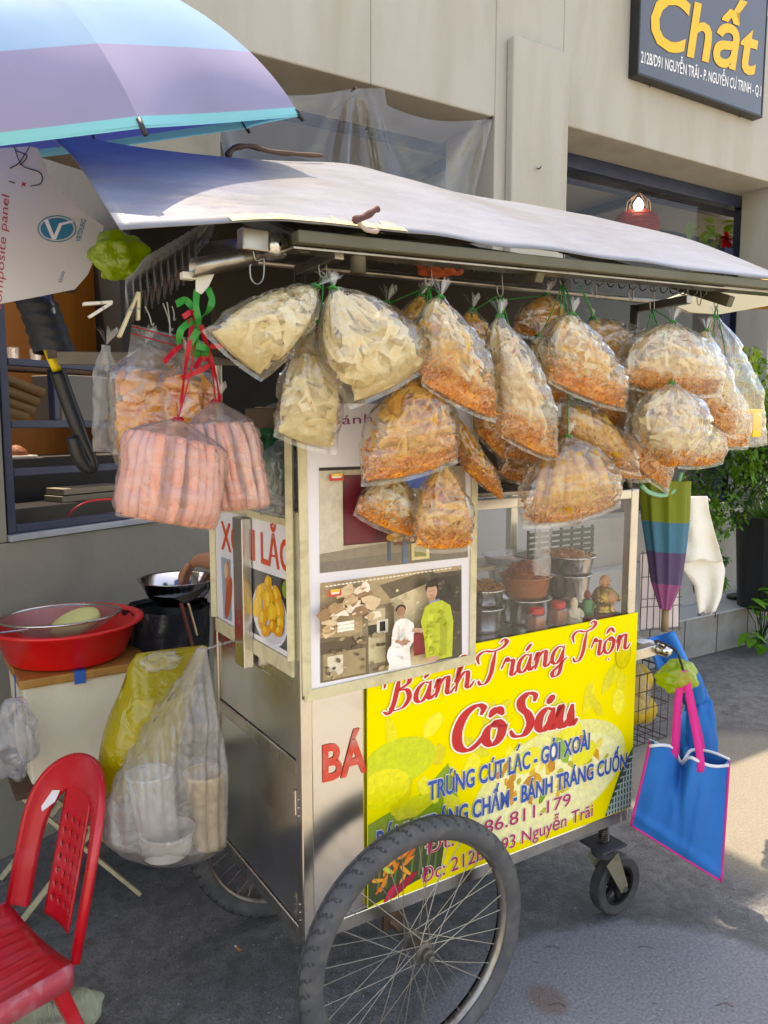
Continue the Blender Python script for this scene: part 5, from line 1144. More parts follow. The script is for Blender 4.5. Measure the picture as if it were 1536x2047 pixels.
# ------------------------------------------------------------------ left: table, foam box, basin
BX = 1.0                                                     # front plane of the box
zl = PB(150, 1352, BX).z - .012
bx0, bx1 = PB(47, 1400, BX).x, PB(262, 1400, BX).x + .06
zbot = PB(70, 1572, BX).z
tb = Thing('folding_table', 'low folding table with crossed rusty legs under the foam box', 'table', (bx0, BX, 0))
MB().box((bx0 - .04, BX - .03, zbot - .022), (bx1 + .02, BX + .36, zbot - .001)).build('table_top', m_wood, tb, bevel=.003)
for bb in (BX - .005, BX + .33):
    f0 = PZ(288, 1800, .012)
    MB().beam((f0.x, bb, .008), (bx0 - .02, bb, zbot - .022), .012, .022, (0, 1, 0)).build('leg', m_legm if False else m_tape, tb, bevel=.002)
    MB().beam((bx0 - .06, bb + .018, .008), (bx1 - .03, bb + .018, zbot - .022), .012, .022, (0, 1, 0)).build('leg', m_tape, tb, bevel=.002)
m_foam = mat('stained_foam', L('#ece2c8'), .85, var=.08, vs=5, dirt=.4, dirtcol=L('#b09c74'), ds=4, bump=.002, bs=90)
bxt = Thing('foam_box', 'stained white foam box with a cardboard lid at the left', 'foam box', (bx0, BX, zbot))
hx = [(bx0 + .012, BX + .005, zbot), (bx1 - .015, BX + .005, zbot), (bx1 - .015, BX + .33, zbot), (bx0 + .012, BX + .33, zbot), (bx0, BX - .003, zl), (bx1, BX - .003, zl), (bx1, BX + .34, zl), (bx0, BX + .34, zl)]
MB().hexa(hx).build('body', m_foam, bxt, bevel=.008)
m_card = mat('wet_cardboard', L('#b8823a'), .6, var=.22, vs=12, dirt=.6, dirtcol=L('#6a4418'), ds=9, coat=.2)
MB().box((bx0 - .012, BX - .02, zl + .001), (bx1 + .01, BX + .35, zl + .03)).build('lid', m_card, bxt, bevel=.005)
m_btape = mat('blue_tape', L('#1f5fb4'), .4, var=.08)
at = PB(160, 1340, BX - .02).x
MB().box((at - .018, BX - .0225, zl - .008), (at + .016, BX - .0205, zl + .032)).build('blue_tape', m_btape, bxt)
MB().box((at - .018, BX - .0225, zl + .0315), (at + .016, BX + .35, zl + .0335)).build('blue_tape', m_btape, bxt)
MB().beam((bx0 - .014, BX + .06, zl + .03), (bx0 - .014, BX + .06, zl - .10), .003, .012, (0, 1, 0)).build('blue_tape', m_btape, bxt)
# basin
zb0 = zl + .032; bc = PB(132, 1238, BX + .17); rb_ = .232
bs_ = Thing('red_basin', 'round red plastic basin standing on the foam box', 'basin', V(bc.x, BX + .17, zb0))
hb_ = .125
m_redb = mat('bright_red_plastic', L('#ea161c'), .35, var=.12, vs=6, coat=.1, dirt=.35, dirtcol=L('#c05a54'), ds=9, trans=.0, sss=.0)
MB().lathe([(.001, .004), (rb_ * .74, .002), (rb_ * .80, .012), (rb_ * .97, hb_ - .012), (rb_ * 1.05, hb_ - .008), (rb_ * 1.07, hb_), (rb_ * 1.03, hb_ + .003), (rb_ * .95, hb_ - .004), (rb_ * .78, .016), (rb_ * .72, .008), (.001, .008)], V(bc.x, BX + .17, zb0), 64, cap0=False).build('bowl', m_redb, bs_, smooth=True)
m_mesh = film('strainer_mesh', tint=(.75, .73, .68), haze=.45, hazecol=(.42, .40, .36), refl=1.5, bump=.002, bs=200, bs2=400)
sc0 = V(bc.x - .02, BX + .15, zb0 + hb_ + .022)
srt = Thing('strainer', 'round steel mesh strainer resting in the red basin', 'strainer', sc0 - V(0, 0, .05))
tl_ = V(-.02, .05, 1).normalized()
MB().lathe([(.001, -.07), (.07, -.064), (.13, -.042), (.175, -.01), (.186, 0)], sc0, 48, tl_, cap0=False).build('mesh', m_mesh, srt, smooth=True)
MB().lathe([(.186, -.004), (.192, -.002), (.192, .004), (.186, .005), (.186, -.004)], sc0, 48, tl_, cap0=False).build('rim', m_steel, srt, smooth=True)
MB().tube([sc0 + V(-.12, -.146, .002), sc0 + V(-.3, -.17, .01)], .003, 6).build('handle', m_steel, srt)
ml = Thing('lime_slab', 'pale yellow slab lying in the mesh strainer', 'food', sc0 + V(.05, .05, -.05))
MB().lathe([(.001, .018), (.05, .016), (.072, .006), (.076, -.01), (.05, -.02)], sc0 + V(.05, .02, -.03), 24, V(-.25, -.15, 1), sx=1.2).build('slab', mat('pale_yellow', L('#dcd88a'), .6, var=.15, vs=18), ml, smooth=True)
# clear bag hanging by the box edge
crumple('clear_bag', 'crumpled clear bag hanging at the corner of the foam box', PB(22, 1475, .9), .095, film('clear_crumpled', haze=.3, hazecol=(.8, .82, .86), refl=2, bump=.012, bs=22), seed=8, sq=(.7, .6, 1.2), amp=.35)
# black bucket with steel bowl on it
kb = PB(338, 1300, 1.22); kc = V(kb.x, 1.22, 0); zk = PB(338, 1215, 1.22).z
bk = Thing('black_bucket', 'black bucket lined with a black bin bag', 'bucket', kc)
MB().lathe([(.11, 0), (.135, zk - .02), (.145, zk), (.13, zk)], kc, 36).build('bucket', m_black, bk, smooth=True)
m_bin = mat('black_bin_bag', L('#2a2c33'), .3, var=.25, vs=10, bump=.01, bs=18)
def binf(x, y):
    an = x * 6.28318; r_ = .15 + .012 * nz((math.cos(an) * 2, math.sin(an) * 2, y * 2)) + .006 * math.sin(an * 9 + y * 3); return kc + V(math.cos(an) * r_ * (1 - .04 * y), math.sin(an) * r_ * (1 - .04 * y), zk + .012 - .28 * y)
MB().grid(binf, 60, 14, wrapu=True).build('bin_bag', m_bin, bk, smooth=True)
bwl = V(PB(356, 1190, 1.2).x, 1.2, zk + .02)
sbw = Thing('steel_bowl', 'shiny steel mixing bowl balanced on the black bucket', 'bowl', bwl)
rr_ = (PB(430, 1175, 1.2).x - PB(282, 1175, 1.2).x) / 2
MB().lathe([(.001, .004), (.08, .0), (rr_ * .8, .035), (rr_ * .97, .085), (rr_ * 1.03, .088), (rr_ * 1.03, .091), (rr_ * .95, .088), (rr_ * .78, .04), (.075, .006), (.001, .007)], bwl, 56, cap0=False).build('bowl', mat('polished_steel', L('#c8c6c2'), .14, 1, var=.06), sbw, smooth=True)
MB().lathe([(.11, .05), (.07, .058), (.001, .05)], bwl + V(.0, -.01, -.005), 28, cap0=False).build('scraps', mat('blue_white_scraps', L('#9aa6bc'), .5, var=.3, vs=30, bump=.01, bs=40), sbw, smooth=True)
# folded brown bracket leaning by the bowl
br = Thing('folding_bracket', 'brown and steel folding bracket leaning against the cart end', 'bracket', PB(390, 1290, .62))
MB().beam(PB(362, 1205, .62), PB(386, 1292, .62), .006, .022, (0, 1, 0)).build('arm', mat('brown_enamel', L('#5a2c28'), .4), br, bevel=.002)
MB().beam(PB(376, 1205, .63), PB(394, 1270, .63), .006, .014, (0, 1, 0)).build('arm', m_steel, br, bevel=.002)
MB().slab([PB(*p, .625) for p in ((350, 1196), (372, 1190), (398, 1178), (412, 1168), (414, 1176), (392, 1196), (368, 1206))], (0, .012, 0)).build('head', m_black, br)
# ------------------------------------------------------------------ the vendor behind the cart
m_skin = mat('skin', L('#b07a5c'), .5, var=.08, vs=12, sss=.15); m_shirt = mat('white_shirt', L('#c9c4c0'), .8, var=.08, vs=8, bump=.004, bs=12, sheen=.2)
def skinmesh(name, verts, edges, radii, m_, parent, sub=2, root=0):
    me = bpy.data.meshes.new(name); rt_ = parent.root if isinstance(parent, Part) else parent
    me.from_pydata([tuple(Vector(v_) - rt_.loc) for v_ in verts], edges, []); me.materials.append(m_)
    o = link(bpy.data.objects.new(name, me)); o.parent = parent.o
    o.modifiers.new('skin', 'SKIN'); o.modifiers.new('sub', 'SUBSURF').render_levels = sub; o.modifiers['sub'].levels = sub
    for i, r_ in enumerate(radii):
        sv = me.skin_vertices[0].data[i]; sv.radius = (r_, r_) if not isinstance(r_, tuple) else r_; sv.use_root = (i == root)
    o.modifiers['skin'].use_smooth_shade = True
    return Part(o, rt_)
pb0 = V(.40, 1.02, 0)
person = Thing('person', 'person in a white shirt behind the cart reaching into the steel bowl', 'person', pb0)
hw = PB(392, 1118, 1.12); hk = PB(374, 1140, 1.15)            # wrist, knuckles
sh_ = V(.30, 1.0, 1.24); el = V(.215, 1.03, 1.11)
BV = [(.42, 1.05, .50), (.42, 1.04, .72), (.42, 1.02, .98), (.42, 1.0, 1.20), (.42, 1.0, 1.30), (.42, .99, 1.37), (.42, .98, 1.46), (.42, .98, 1.54),
      tuple(sh_), tuple(el), tuple(lerp(el, hw, .5)), tuple(hw), tuple(lerp(hw, hk, .6)),
      (.54, .99, 1.23), (.60, 1.0, 1.02), (.60, .90, .98),
      (.33, 1.0, .48), (.33, .82, .52), (.33, .80, .10), (.33, .74, .045), (.51, 1.0, .48), (.51, .82, .52), (.51, .80, .10), (.51, .74, .045)]
BE = [(0, 1), (1, 2), (2, 3), (3, 4), (4, 5), (5, 6), (6, 7), (3, 8), (8, 9), (9, 10), (10, 11), (11, 12), (3, 13), (13, 14), (14, 15), (0, 16), (16, 17), (17, 18), (18, 19), (0, 20), (20, 21), (21, 22), (22, 23)]
BR_ = [.125, .12, .125, .12, .055, .05, .085, .06, .06, .038, .036, (.026, .02), (.034, .016), .06, .04, .03, .085, .06, .038, .035, .085, .06, .038, .035]
body = skinmesh('body', BV, BE, BR_, m_skin, person)
hd_ = lerp(hw, hk, .6); dirh = (hk - hw).normalized()
acr = dirh.cross(V(0, 0, 1)).normalized()
for k, (of, ln_) in enumerate(((-.027, .9), (-.009, 1.05), (.009, 1.0), (.026, .8))):
    b0_ = hd_ + acr * of * .8; fp_ = [b0_, b0_ + dirh * .035 + acr * of * .25, b0_ + dirh * .05 * ln_ + V(0, 0, -.028 * ln_), b0_ + dirh * .052 * ln_ + V(0, 0, -.055 * ln_)]
    skinmesh('finger', [tuple(p) for p in fp_], [(0, 1), (1, 2), (2, 3)], [.0105, .0095, .0085, .0065], m_skin, person)
tb_ = lerp(hw, hk, .25) - acr * .026
skinmesh('thumb', [tuple(tb_), tuple(tb_ - acr * .02 + dirh * .02 + V(0, 0, -.012)), tuple(tb_ - acr * .018 + dirh * .035 + V(0, 0, -.042))], [(0, 1), (1, 2)], [.013, .010, .008], m_skin, person)
SV = [BV[1], BV[2], BV[3], (.42, 1.0, 1.27), BV[8], tuple(lerp(sh_, el, .85)), BV[13], tuple(lerp(V(*BV[13]), V(*BV[14]), .6)), BV[0]]
skinmesh('shirt', SV, [(8, 0), (0, 1), (1, 2), (2, 3), (2, 4), (4, 5), (2, 6), (6, 7)], [.145, .145, .14, .075, .076, .062, .076, .06, .15], m_shirt, person, root=1)
m_hair = mat('dark_hair', L('#1c1714'), .5, var=.3, vs=30)
hr = MB(); hc = V(.42, .985, 1.56)
hr.grid(lambda x, y: hc + V(math.cos(x * 6.283) * math.sin(y * 1.75) * .09, math.sin(x * 6.283) * math.sin(y * 1.75) * .105 + .012, math.cos(y * 1.75) * .105), 28, 12, wrapu=True); hr.build('hair', m_hair, person, smooth=True)
skinmesh('trousers', [(.42, 1.05, .50), (.33, 1.0, .48), (.33, .815, .53), (.33, .80, .14), (.51, 1.0, .48), (.51, .815, .53), (.51, .80, .14)], [(0, 1), (1, 2), (2, 3), (0, 4), (4, 5), (5, 6)], [.14, .098, .075, .055, .098, .075, .055], m_navy, person)
stl = Thing('stool', 'low plastic stool the vendor sits on behind the cart', 'stool', (.42, 1.06, 0))
MB().box((.27, .93, .33), (.57, 1.21, .352)).build('seat', m_red, stl, bevel=.01)
for sx_ in (0, 1):
    for sy_ in (0, 1): MB().beam((.28 + .28 * sx_ + (.02 if sx_ else -.02), .94 + .26 * sy_, 0), (.29 + .26 * sx_, .95 + .24 * sy_, .329), .03, .03).build('leg', m_red, stl, bevel=.004)
# ------------------------------------------------------------------ carrier bags hung at the near end
m_yfilm = film('yellow_film', tint=(.95, .85, .25), haze=.62, hazecol=L('#d8c818'), refl=1.3, bump=.01, bs=12, bs2=40, rough=.15)
m_wfilm = film('white_carrier_film', tint=(.98, .97, .96), haze=.25, hazecol=(.88, .86, .82), refl=1.8, bump=.014, bs=12, bs2=60, rough=.15)
def carrier(name, label, prof, b, D, m_, hookpx, seed, n=56, nv=40, pleat=.08):
    """prof: rows of (y, xl, xr) in the photo"""
    loc = PB((prof[-1][1] + prof[-1][2]) / 2, prof[-1][0], b); t = Thing(name, label, 'carrier bag', loc, group='carrier bags hung at the near end')
    ys = [p[0] for p in prof]
    def f(x, y):
        yy = ys[0] + (ys[-1] - ys[0]) * y; xl = interp([(p[0], p[1]) for p in prof], yy); xr = interp([(p[0], p[2]) for p in prof], yy)
        an = x * 6.28318; c, s_ = math.cos(an), math.sin(an); k = min(1, y * 3 + .12) * min(1, (1.0 - y) * 7 + .08)
        px_ = (xl + xr) / 2 + (xr - xl) / 2 * math.copysign(abs(c) ** .8, c)
        p = PB(px_, yy, b); pl = pleat * (1 - y) ** .7 * math.sin(px_ * .22 + seed + 2 * math.sin(y * 3)) * D * .8
        w3 = .010 * nz(p, 12, seed) + .005 * abs(nz(p, 30, seed))
        return p + V(0, s_ * D * k + pl * (1 if s_ < 0 else -1) * k - w3 * (1 if s_ < 0 else -1), w3 * .5)
    MB().grid(f, n, nv, wrapu=True).build('film', m_, t, smooth=True); return t
yb_ = carrier('yellow_carrier_bag', 'yellow translucent carrier bag behind the white one with cups', [(1292, 396, 414), (1304, 276, 410), (1330, 258, 402), (1400, 236, 380), (1480, 208, 360), (1560, 193, 330), (1596, 212, 300), (1602, 235, 270)], .46, .085, m_yfilm, (405, 1300), 3)
wb_ = carrier('white_carrier_bag', 'white translucent carrier bag full of plastic cups at the near end', [(1296, 394, 412), (1340, 380, 416), (1400, 335, 424), (1470, 290, 440), (1540, 245, 450), (1610, 215, 453), (1680, 205, 450), (1712, 240, 420), (1732, 300, 365)], .30, .095, m_wfilm, (405, 1300), 7, n=110, nv=70, pleat=.22)
MB().tube(cat([PB(404, 1292, .38), PB(402, 1300, .36), V(.0, .36, PB(404, 1292, .38).z + .01)], 4), .003, 6).build('handle_loop', m_wfilm, wb_)
m_cup = film('cup_plastic', haze=.6, hazecol=(.78, .77, .75), refl=1.6, bump=.0, rough=.1)
def cup(name, label, p0, p1, r0, r1, m_):
    t = Thing(name, label, 'cup', p1, group='items inside the white carrier bag'); d = (p1 - p0); h = d.length
    MB().lathe([(r0, 0), (r0 * 1.05, -.004), (r0 * 1.05, .006), (r0, .008), (r1, h - .004), (r1 * .94, h), (.002, h)], p0, 32, d.normalized(), cap0=False).build('cup', m_, t, smooth=True)
cup('plastic_cup', 'clear plastic cup lying upper left inside the white carrier bag', PB(298, 1545, .30), PB(322, 1690, .29), .054, .05, m_cup)
cup('plastic_tub', 'round white tub at the bottom of the white carrier bag', PB(336, 1660, .27), PB(332, 1706, .27), .062, .058, mat('white_tub', L('#b8b4ae'), .4, trans=.2))
cup('drink_cup', 'tan drink cup with a red band on the right inside the white carrier bag', PB(408, 1545, .33), PB(420, 1690, .33), .05, .04, mat('tan_cup', L('#c4a87c'), .5, var=.15, vs=12))
cup('red_tub', 'reddish tub squeezed behind the cups in the white carrier bag', PB(400, 1618, .36), PB(405, 1650, .36), .055, .053, mat('dusty_red_tub', L('#a85a60'), .5))
crumple('knotted_bag', 'small pinkish knotted bag at the mouth of the yellow carrier bag', PB(322, 1322, .42), .035, m_filmw, seed=11, sq=(1.3, .8, .7), amp=.4)
# ------------------------------------------------------------------ red chair in the lower left corner
ch = Thing('red_chair', 'glossy red plastic chair with perforated back in the lower left corner', 'chair', PZ(110, 2060, 0))
cB = .33
def cq(x, y, b=cB): return PB(x, y, b)
# seat/back frame: facing vector of the chair towards the left and viewer
zseat = .36; bc0 = PZ(74, 1864, zseat)                      # back edge centre of the seat
fwd = V(-.96, -.27, 0).normalized(); lat = V(-fwd.y, fwd.x, 0)   # lat: towards its left-hand side as seen (far side)
if lat.y < 0: lat = -lat
def chp(f, s_, z): return bc0 + fwd * f + lat * s_ + V(0, 0, z - zseat)
SWD = .175
# backrest: arch outline with a slot on each side of a perforated splat
def arch(s_):                                                # top height over the width
    k = min(1, abs(s_) / SWD); return .40 * (1 - .32 * k ** 3.2)
def backp(s_, z, off=0): return chp(-.03 - .10 * z / .42 + .05 * (1 - (s_ / SWD) ** 2) * -1 + .03 - off, s_, zseat + z)
def strip(mb, path, w_, th=.016):
    pass
bm_ = MB()
NS = 40
outer = []; inner = []
for k in range(NS + 1):                                      # outer rounded frame
    t = math.pi * k / NS; s_ = -SWD * math.cos(t) ; zt_ = .36 * math.sin(t) ** .45 + .03
    if k in (0, NS): zt_ = .0
    outer.append((max(-SWD, min(SWD, s_ * (1 + .06 * math.sin(t)))), zt_)); inner.append((s_ * .70, max(0, zt_ - .07 * math.sin(t) ** .5 - .0)))
fr = MB()
for (oo, th, mi) in ((0, 0, 0),):
    vs = []
    for (o1_, i1_) in zip(outer, inner):
        vs += [backp(*o1_), backp(*i1_), backp(*i1_, .014), backp(o1_[0], o1_[1], .02)]
    fr.add(vs, [(4 * i + j, 4 * i + (j + 1) % 4, 4 * i + 4 + (j + 1) % 4, 4 * i + 4 + j) for i in range(NS) for j in range(4)])
fr.build('back_frame', m_red, ch, smooth=True, bevel=.003)
# rolled edge
MB().tube([backp(o_[0], o_[1], .010) for o_ in outer], .011, 8).build('rolled_edge', m_red, ch, smooth=True)
spl = MB(); nxs, nzs = 13, 30
def hole(i, j): return (i % 3 == 1 and j % 3 == 1 and 2 < j < 25 and 0 < i < 12)
vs = [backp(-.062 + .124 * i / nxs, .0 + .325 * j / nzs, .004) for j in range(nzs + 1) for i in range(nxs + 1)]
fs = [(j * (nxs + 1) + i, j * (nxs + 1) + i + 1, (j + 1) * (nxs + 1) + i + 1, (j + 1) * (nxs + 1) + i) for j in range(nzs) for i in range(nxs) if not hole(i, j)]
spl.add(vs, fs); spl.build('perforated_splat', m_red, ch, smooth=True, solid=.005)
st_ = MB()
def seatf(x, y):
    f = -.005 + .40 * y; s_ = (x - .5) * 2 * (SWD + .02 * y)
    return chp(f, s_, zseat - .018 * math.sin(math.pi * x) - .01 * y + .004 * math.sin(x * 60) * (1 if .12 < y < .9 else 0) * (1 if .1 < x < .9 else 0))
MB().grid(seatf, 61, 16).build('seat', m_red, ch, smooth=True, solid=.006)
ap = MB()
ed = [(-.005, -SWD), (.1, -SWD - .005), (.25, -SWD - .012), (.36, -SWD - .016), (.41, -SWD + .02), (.42, -.08), (.42, .08), (.41, SWD - .02), (.36, SWD + .016), (.25, SWD + .012), (.1, SWD + .005), (-.005, SWD)]
E_ = cat([(f, s_, 0) for f, s_ in ed], 5)
ap.add([chp(p.x, p.y, zseat + .004) for p in E_] + [chp(p.x + .006, p.y * 1.03, zseat - .05) for p in E_], [(i, i + 1, len(E_) + i + 1, len(E_) + i) for i in range(len(E_) - 1)])
ap.build('seat_skirt', mat('scuffed_red_edge', L('#b8404c'), .55, var=.2, vs=20, dirt=.6, dirtcol=L('#c9969a'), ds=25), ch, smooth=True, solid=.006)
for f, s_, df, ds_ in ((.02, -SWD + .01, -.10, -.05), (.02, SWD - .01, -.10, .05), (.37, -SWD + .01, .05, -.04), (.37, SWD - .01, .05, .04)):
    p0_, p1_ = chp(f, s_, zseat - .012), chp(f + df, s_ + ds_, .0)
    n_ = (V(-(p1_ - p0_).y, (p1_ - p0_).x, 0)).normalized(); w0, w1 = .038, .024
    l1 = fwd * 1; l2 = lat * (1 if s_ < 0 else -1)
    MB().hexa([p1_, p1_ + l1 * w1, p1_ + l1 * w1 + l2 * w1, p1_ + l2 * w1, p0_, p0_ + l1 * w0, p0_ + l1 * w0 + l2 * w0, p0_ + l2 * w0]).build('leg', m_red, ch, bevel=.006)
MB().poly([backp(.075, .30, -.003), backp(.10, .295, -.003), backp(.125, .25, -.003), backp(.12, .238, -.003), backp(.085, .27, -.003)]).build('paper_sticker', m_white, ch)
sk = crumple('striped_sack', 'pale green striped sack lying under the red chair', PZ(50, 2075, .10), .15, mat('pale_green_sack', L('#b4b89c'), .7, var=.2, vs=5, stretch=(30, 3, 1), bump=.01, bs=12), 'sack', seed=21, sq=(1.1, .8, .62), amp=.25, loc=PZ(50, 2075, 0))
# ------------------------------------------------------------------ right end of the cart
YT = 2.22
m_tote = mat('blue_nonwoven', L('#0068b0'), .7, var=.12, vs=7, bump=.012, bs=6, spec=.25); m_pink = mat('pink_webbing', L('#d81c80'), .7, var=.08, bump=.001, bs=120); m_trimw = mat('white_trim', L('#cfd4d8'), .7)
tq = lambda x, y, d=0.0: PY(x, y, YT + d)
tote = Thing('blue_tote', 'blue shopping tote with pink piping hanging from the push bar', 'tote bag', tq(1360, 1740))
TLc, TRc, BRc, BLc = (1300, 1492), (1458, 1530), (1442, 1762), (1262, 1650)
def bil(c, x, y): return tuple(c[0][k] * (1 - x) * (1 - y) + c[1][k] * x * (1 - y) + c[2][k] * x * y + c[3][k] * (1 - x) * y for k in (0, 1))
def totef(x, y, side):
    px_, py_ = bil((TLc, TRc, BRc, BLc), x, y); bul = .045 * math.sin(math.pi * x) * (.35 + .65 * math.sin(math.pi * min(1, y * .9))) + .03 * math.sin(x * 11 + 1.4) * (1 - y) * math.sin(math.pi * x) + .004 * math.sin(x * 25 + y * 5)
    if y < .5 and .36 < x < .5: bul -= .03 * (1 - y * 2) * math.sin((x - .36) / .14 * math.pi)
    py_ += (26 * math.exp(-((x - .40) / .07) ** 2) - 10 * math.sin(x * 6.3) * (1 if side < 0 else -.6) - (0 if side < 0 else 12)) * (1 - y) ** 5
    bul += -.022 * math.exp(-((x - .40 - .12 * y) / .035) ** 2) * (1 - y) ** .7 - .014 * math.exp(-((x - .68 + .1 * y) / .03) ** 2) * (1 - abs(y - .4)) + .012 * math.exp(-((y - .86 - .1 * x) / .05) ** 2)
    p = tq(px_, py_, -bul if side < 0 else .09 + bul * .6); return p
MB().grid(lambda x, y: totef(x, y, -1), 36, 26).build('front_panel', m_tote, tote, smooth=True)
MB().grid(lambda x, y: totef(x, y, 1), 36, 26).build('back_panel', m_tote, tote, smooth=True)
for x_, nm in ((0, 'side_gusset'), (1, 'side_gusset')):
    MB().grid(lambda x, y, x_=x_: lerp(totef(x_, y, -1), totef(x_, y, 1), x) + V((-.02 if x_ else .02) * math.sin(math.pi * x) * (1 - y * .6), 0, 0), 8, 26).build(nm, m_tote, tote, smooth=True)
MB().grid(lambda x, y: lerp(totef(x, 1, -1), totef(x, 1, 1), y), 20, 4).build('bottom', m_tote, tote, smooth=True)
for sd_ in (-1, 1):
    for e in (0, 1): MB().tube([totef(e, k / 20, sd_) for k in range(21)], .004, 6).build('piping', m_pink, tote, smooth=True)
    MB().tube([totef(k / 20, 1, sd_) for k in range(21)], .0035, 6).build('piping', m_pink, tote, smooth=True)
    MB().tube([totef(k / 30, 0, sd_) for k in range(31)], .005, 6).build('white_binding', m_trimw, tote, smooth=True)
hkq = tq(1366, 1340, .02)
for sd_, xa, xb in ((-1, .30, .62), (1, .34, .66)):
    for xx in (xa, xb):
        p = totef(xx, 0, sd_) + V(0, -.004 if sd_ < 0 else .004, -.03); q_ = hkq + V(.006 * (1 if xx == xb else -1), 0, 0)
        P = cat([p, p + V(0, 0, .04), lerp(p, q_, .6) + V(.006 * (1 if xx == xb else -1), 0, 0), q_], 5)
        mb = MB(); vs = []
        for i, pp_ in enumerate(P): sdv = V(CU, -SU, 0) * .011; vs += [pp_ - sdv, pp_ + sdv]
        mb.add(vs, [(2 * i, 2 * i + 1, 2 * i + 3, 2 * i + 2) for i in range(len(P) - 1)]); mb.build('strap', m_pink, tote, smooth=True, solid=.002)
MB().tube(cat([hkq, tq(1362, 1325, .02), tq(1350, 1300, .03), V(ha, .03, hz + .021), V(ha - .02, .03, hz)], 5), .004, 6).build('hanging_cord', m_black, tote)
bt2 = crumple('blue_bag', 'second blue bag bunched behind the tote under the push bar', tq(1395, 1490, .30), .16, m_tote, 'bag', seed=31, sq=(.42, .35, 1.15), amp=.2)
MB().tube(cat([tq(1388, 1400, .30), tq(1372, 1340, .26), V(ha, .22, hz + .02)], 5), lambda t_: .03 * (1 - t_) + .008, 10).build('handle', m_tote, bt2, smooth=True)
bt3 = Thing('blue_sling', 'bright blue sling bag hanging above the push bar end', 'bag', tq(1345, 1300, .28))
MB().grid(lambda x, y: tq(1296 + 52 * x + (20 + 10 * x) * y, 1262 + 62 * y + 14 * (1 - x), .26 + .03 * math.sin(x * 5)), 12, 10).build('cloth', mat('vivid_blue_cloth', L('#1286e0'), .6, var=.06), bt3, smooth=True, solid=.01)
# lime bag bundle
lb = crumple('lime_bundle', 'bunched lime green bag tied below the push bar end', tq(1355, 1352, .06), .062, m_lime, seed=15, sq=(1.05, .8, .75), amp=.25)
# wire basket with fruit bag
m_bw = mat('rusty_basket_wire', L('#5c5048'), .5, .8, var=.3)
wk = Thing('wire_basket', 'rusty wire basket fixed below the push bar behind the banner edge', 'basket', tq(1300, 1490, .22))
kx0, kx1 = LA + .02, ha + .06; kz0, kz1 = tq(1300, 1485, .2).z, tq(1300, 1345, .2).z; kb0, kb1 = .02, .40
mb = MB()
for k in range(5):
    z = kz0 + (kz1 - kz0) * k / 4; o_ = .0
    mb.tube([(kx0, kb0, z), (kx1, kb0, z), (kx1, kb1, z), (kx0, kb1, z)], .002 if k < 4 else .0032, 5, closed=True)
for k in range(6):
    x = kx0 + (kx1 - kx0) * k / 5; mb.tube([(x, kb0, kz1), (x, kb0, kz0), (x, kb1, kz0), (x, kb1, kz1)], .0018, 5)
for k in range(1, 7):
    y = kb0 + (kb1 - kb0) * k / 7; mb.tube([(kx0, y, kz1), (kx0, y, kz0), (kx1, y, kz0), (kx1, y, kz1)], .0018, 5)
mb.build('wires', m_bw, wk)
fr_ = Thing('fruit_bag', 'clear bag of yellow fruit inside the wire basket', 'fruit bag', V((kx0 + kx1) / 2, .2, kz0 + .004))
for k, (x, y, z) in enumerate(((.5, .07, .35), (.85, .08, .3), (.7, .08, .8), (.5, .24, .4), (.88, .26, .5))):
    c = V(kx0 + (kx1 - kx0) * x, kb0 + y, kz0 + .012 + (kz1 - kz0) * z * .9)
    MB().lathe([(.002, -.052), (.036, -.042), (.054, 0), (.042, .036), (.002, .054)], c, 18, rdir(.3, 1)).build('fruit', mat('yellow_fruit', L('#dcb62c'), .45, var=.2, vs=14), fr_, smooth=True, sub=1)
cB_ = V((kx0 + kx1) / 2, kb0 + .19, (kz0 + kz1) / 2 + .02)
MB().grid(lambda x, y: cB_ + V(math.cos(x * 6.283) * math.sin(y * math.pi) * (kx1 - kx0) * .47, math.sin(x * 6.283) * math.sin(y * math.pi) * .178, -math.cos(y * math.pi) * (kz1 - kz0) * .62) * (1 + .1 * nz((math.cos(x * 6.283) * 2, y * 4, math.sin(x * 6.283) * 2))), 30, 18, wrapu=True).build('film', m_filmw, fr_, smooth=True)
# upright wire rack with newspaper behind
rk = Thing('wire_rack', 'small upright wire rack above the push bar at the far end', 'rack', (LA + .03, .2, hz))
mb = MB(); rq = lambda x, y: PB(x, y, .22)
for x in range(1284, 1366, 13): mb.tube([rq(x + (2 if x < 1320 else -1), 1102), rq(x - 4, 1260)], .0018, 5)
for y in (1104, 1152, 1196, 1212, 1258): mb.tube([rq(1282, y + 2), rq(1364, y - 3)], .0018, 5)
mb.build('wires', m_bw, rk)
MB().grid(lambda x, y: PB(1280 + 76 * x, 1108 + 148 * y - 4 * x, .26 + .006 * math.sin(x * 7)), 8, 8).build('paper_sheet', mat('pinkish_paper', L('#c8b8b4'), .8, var=.08, vs=20), rk, solid=.003)
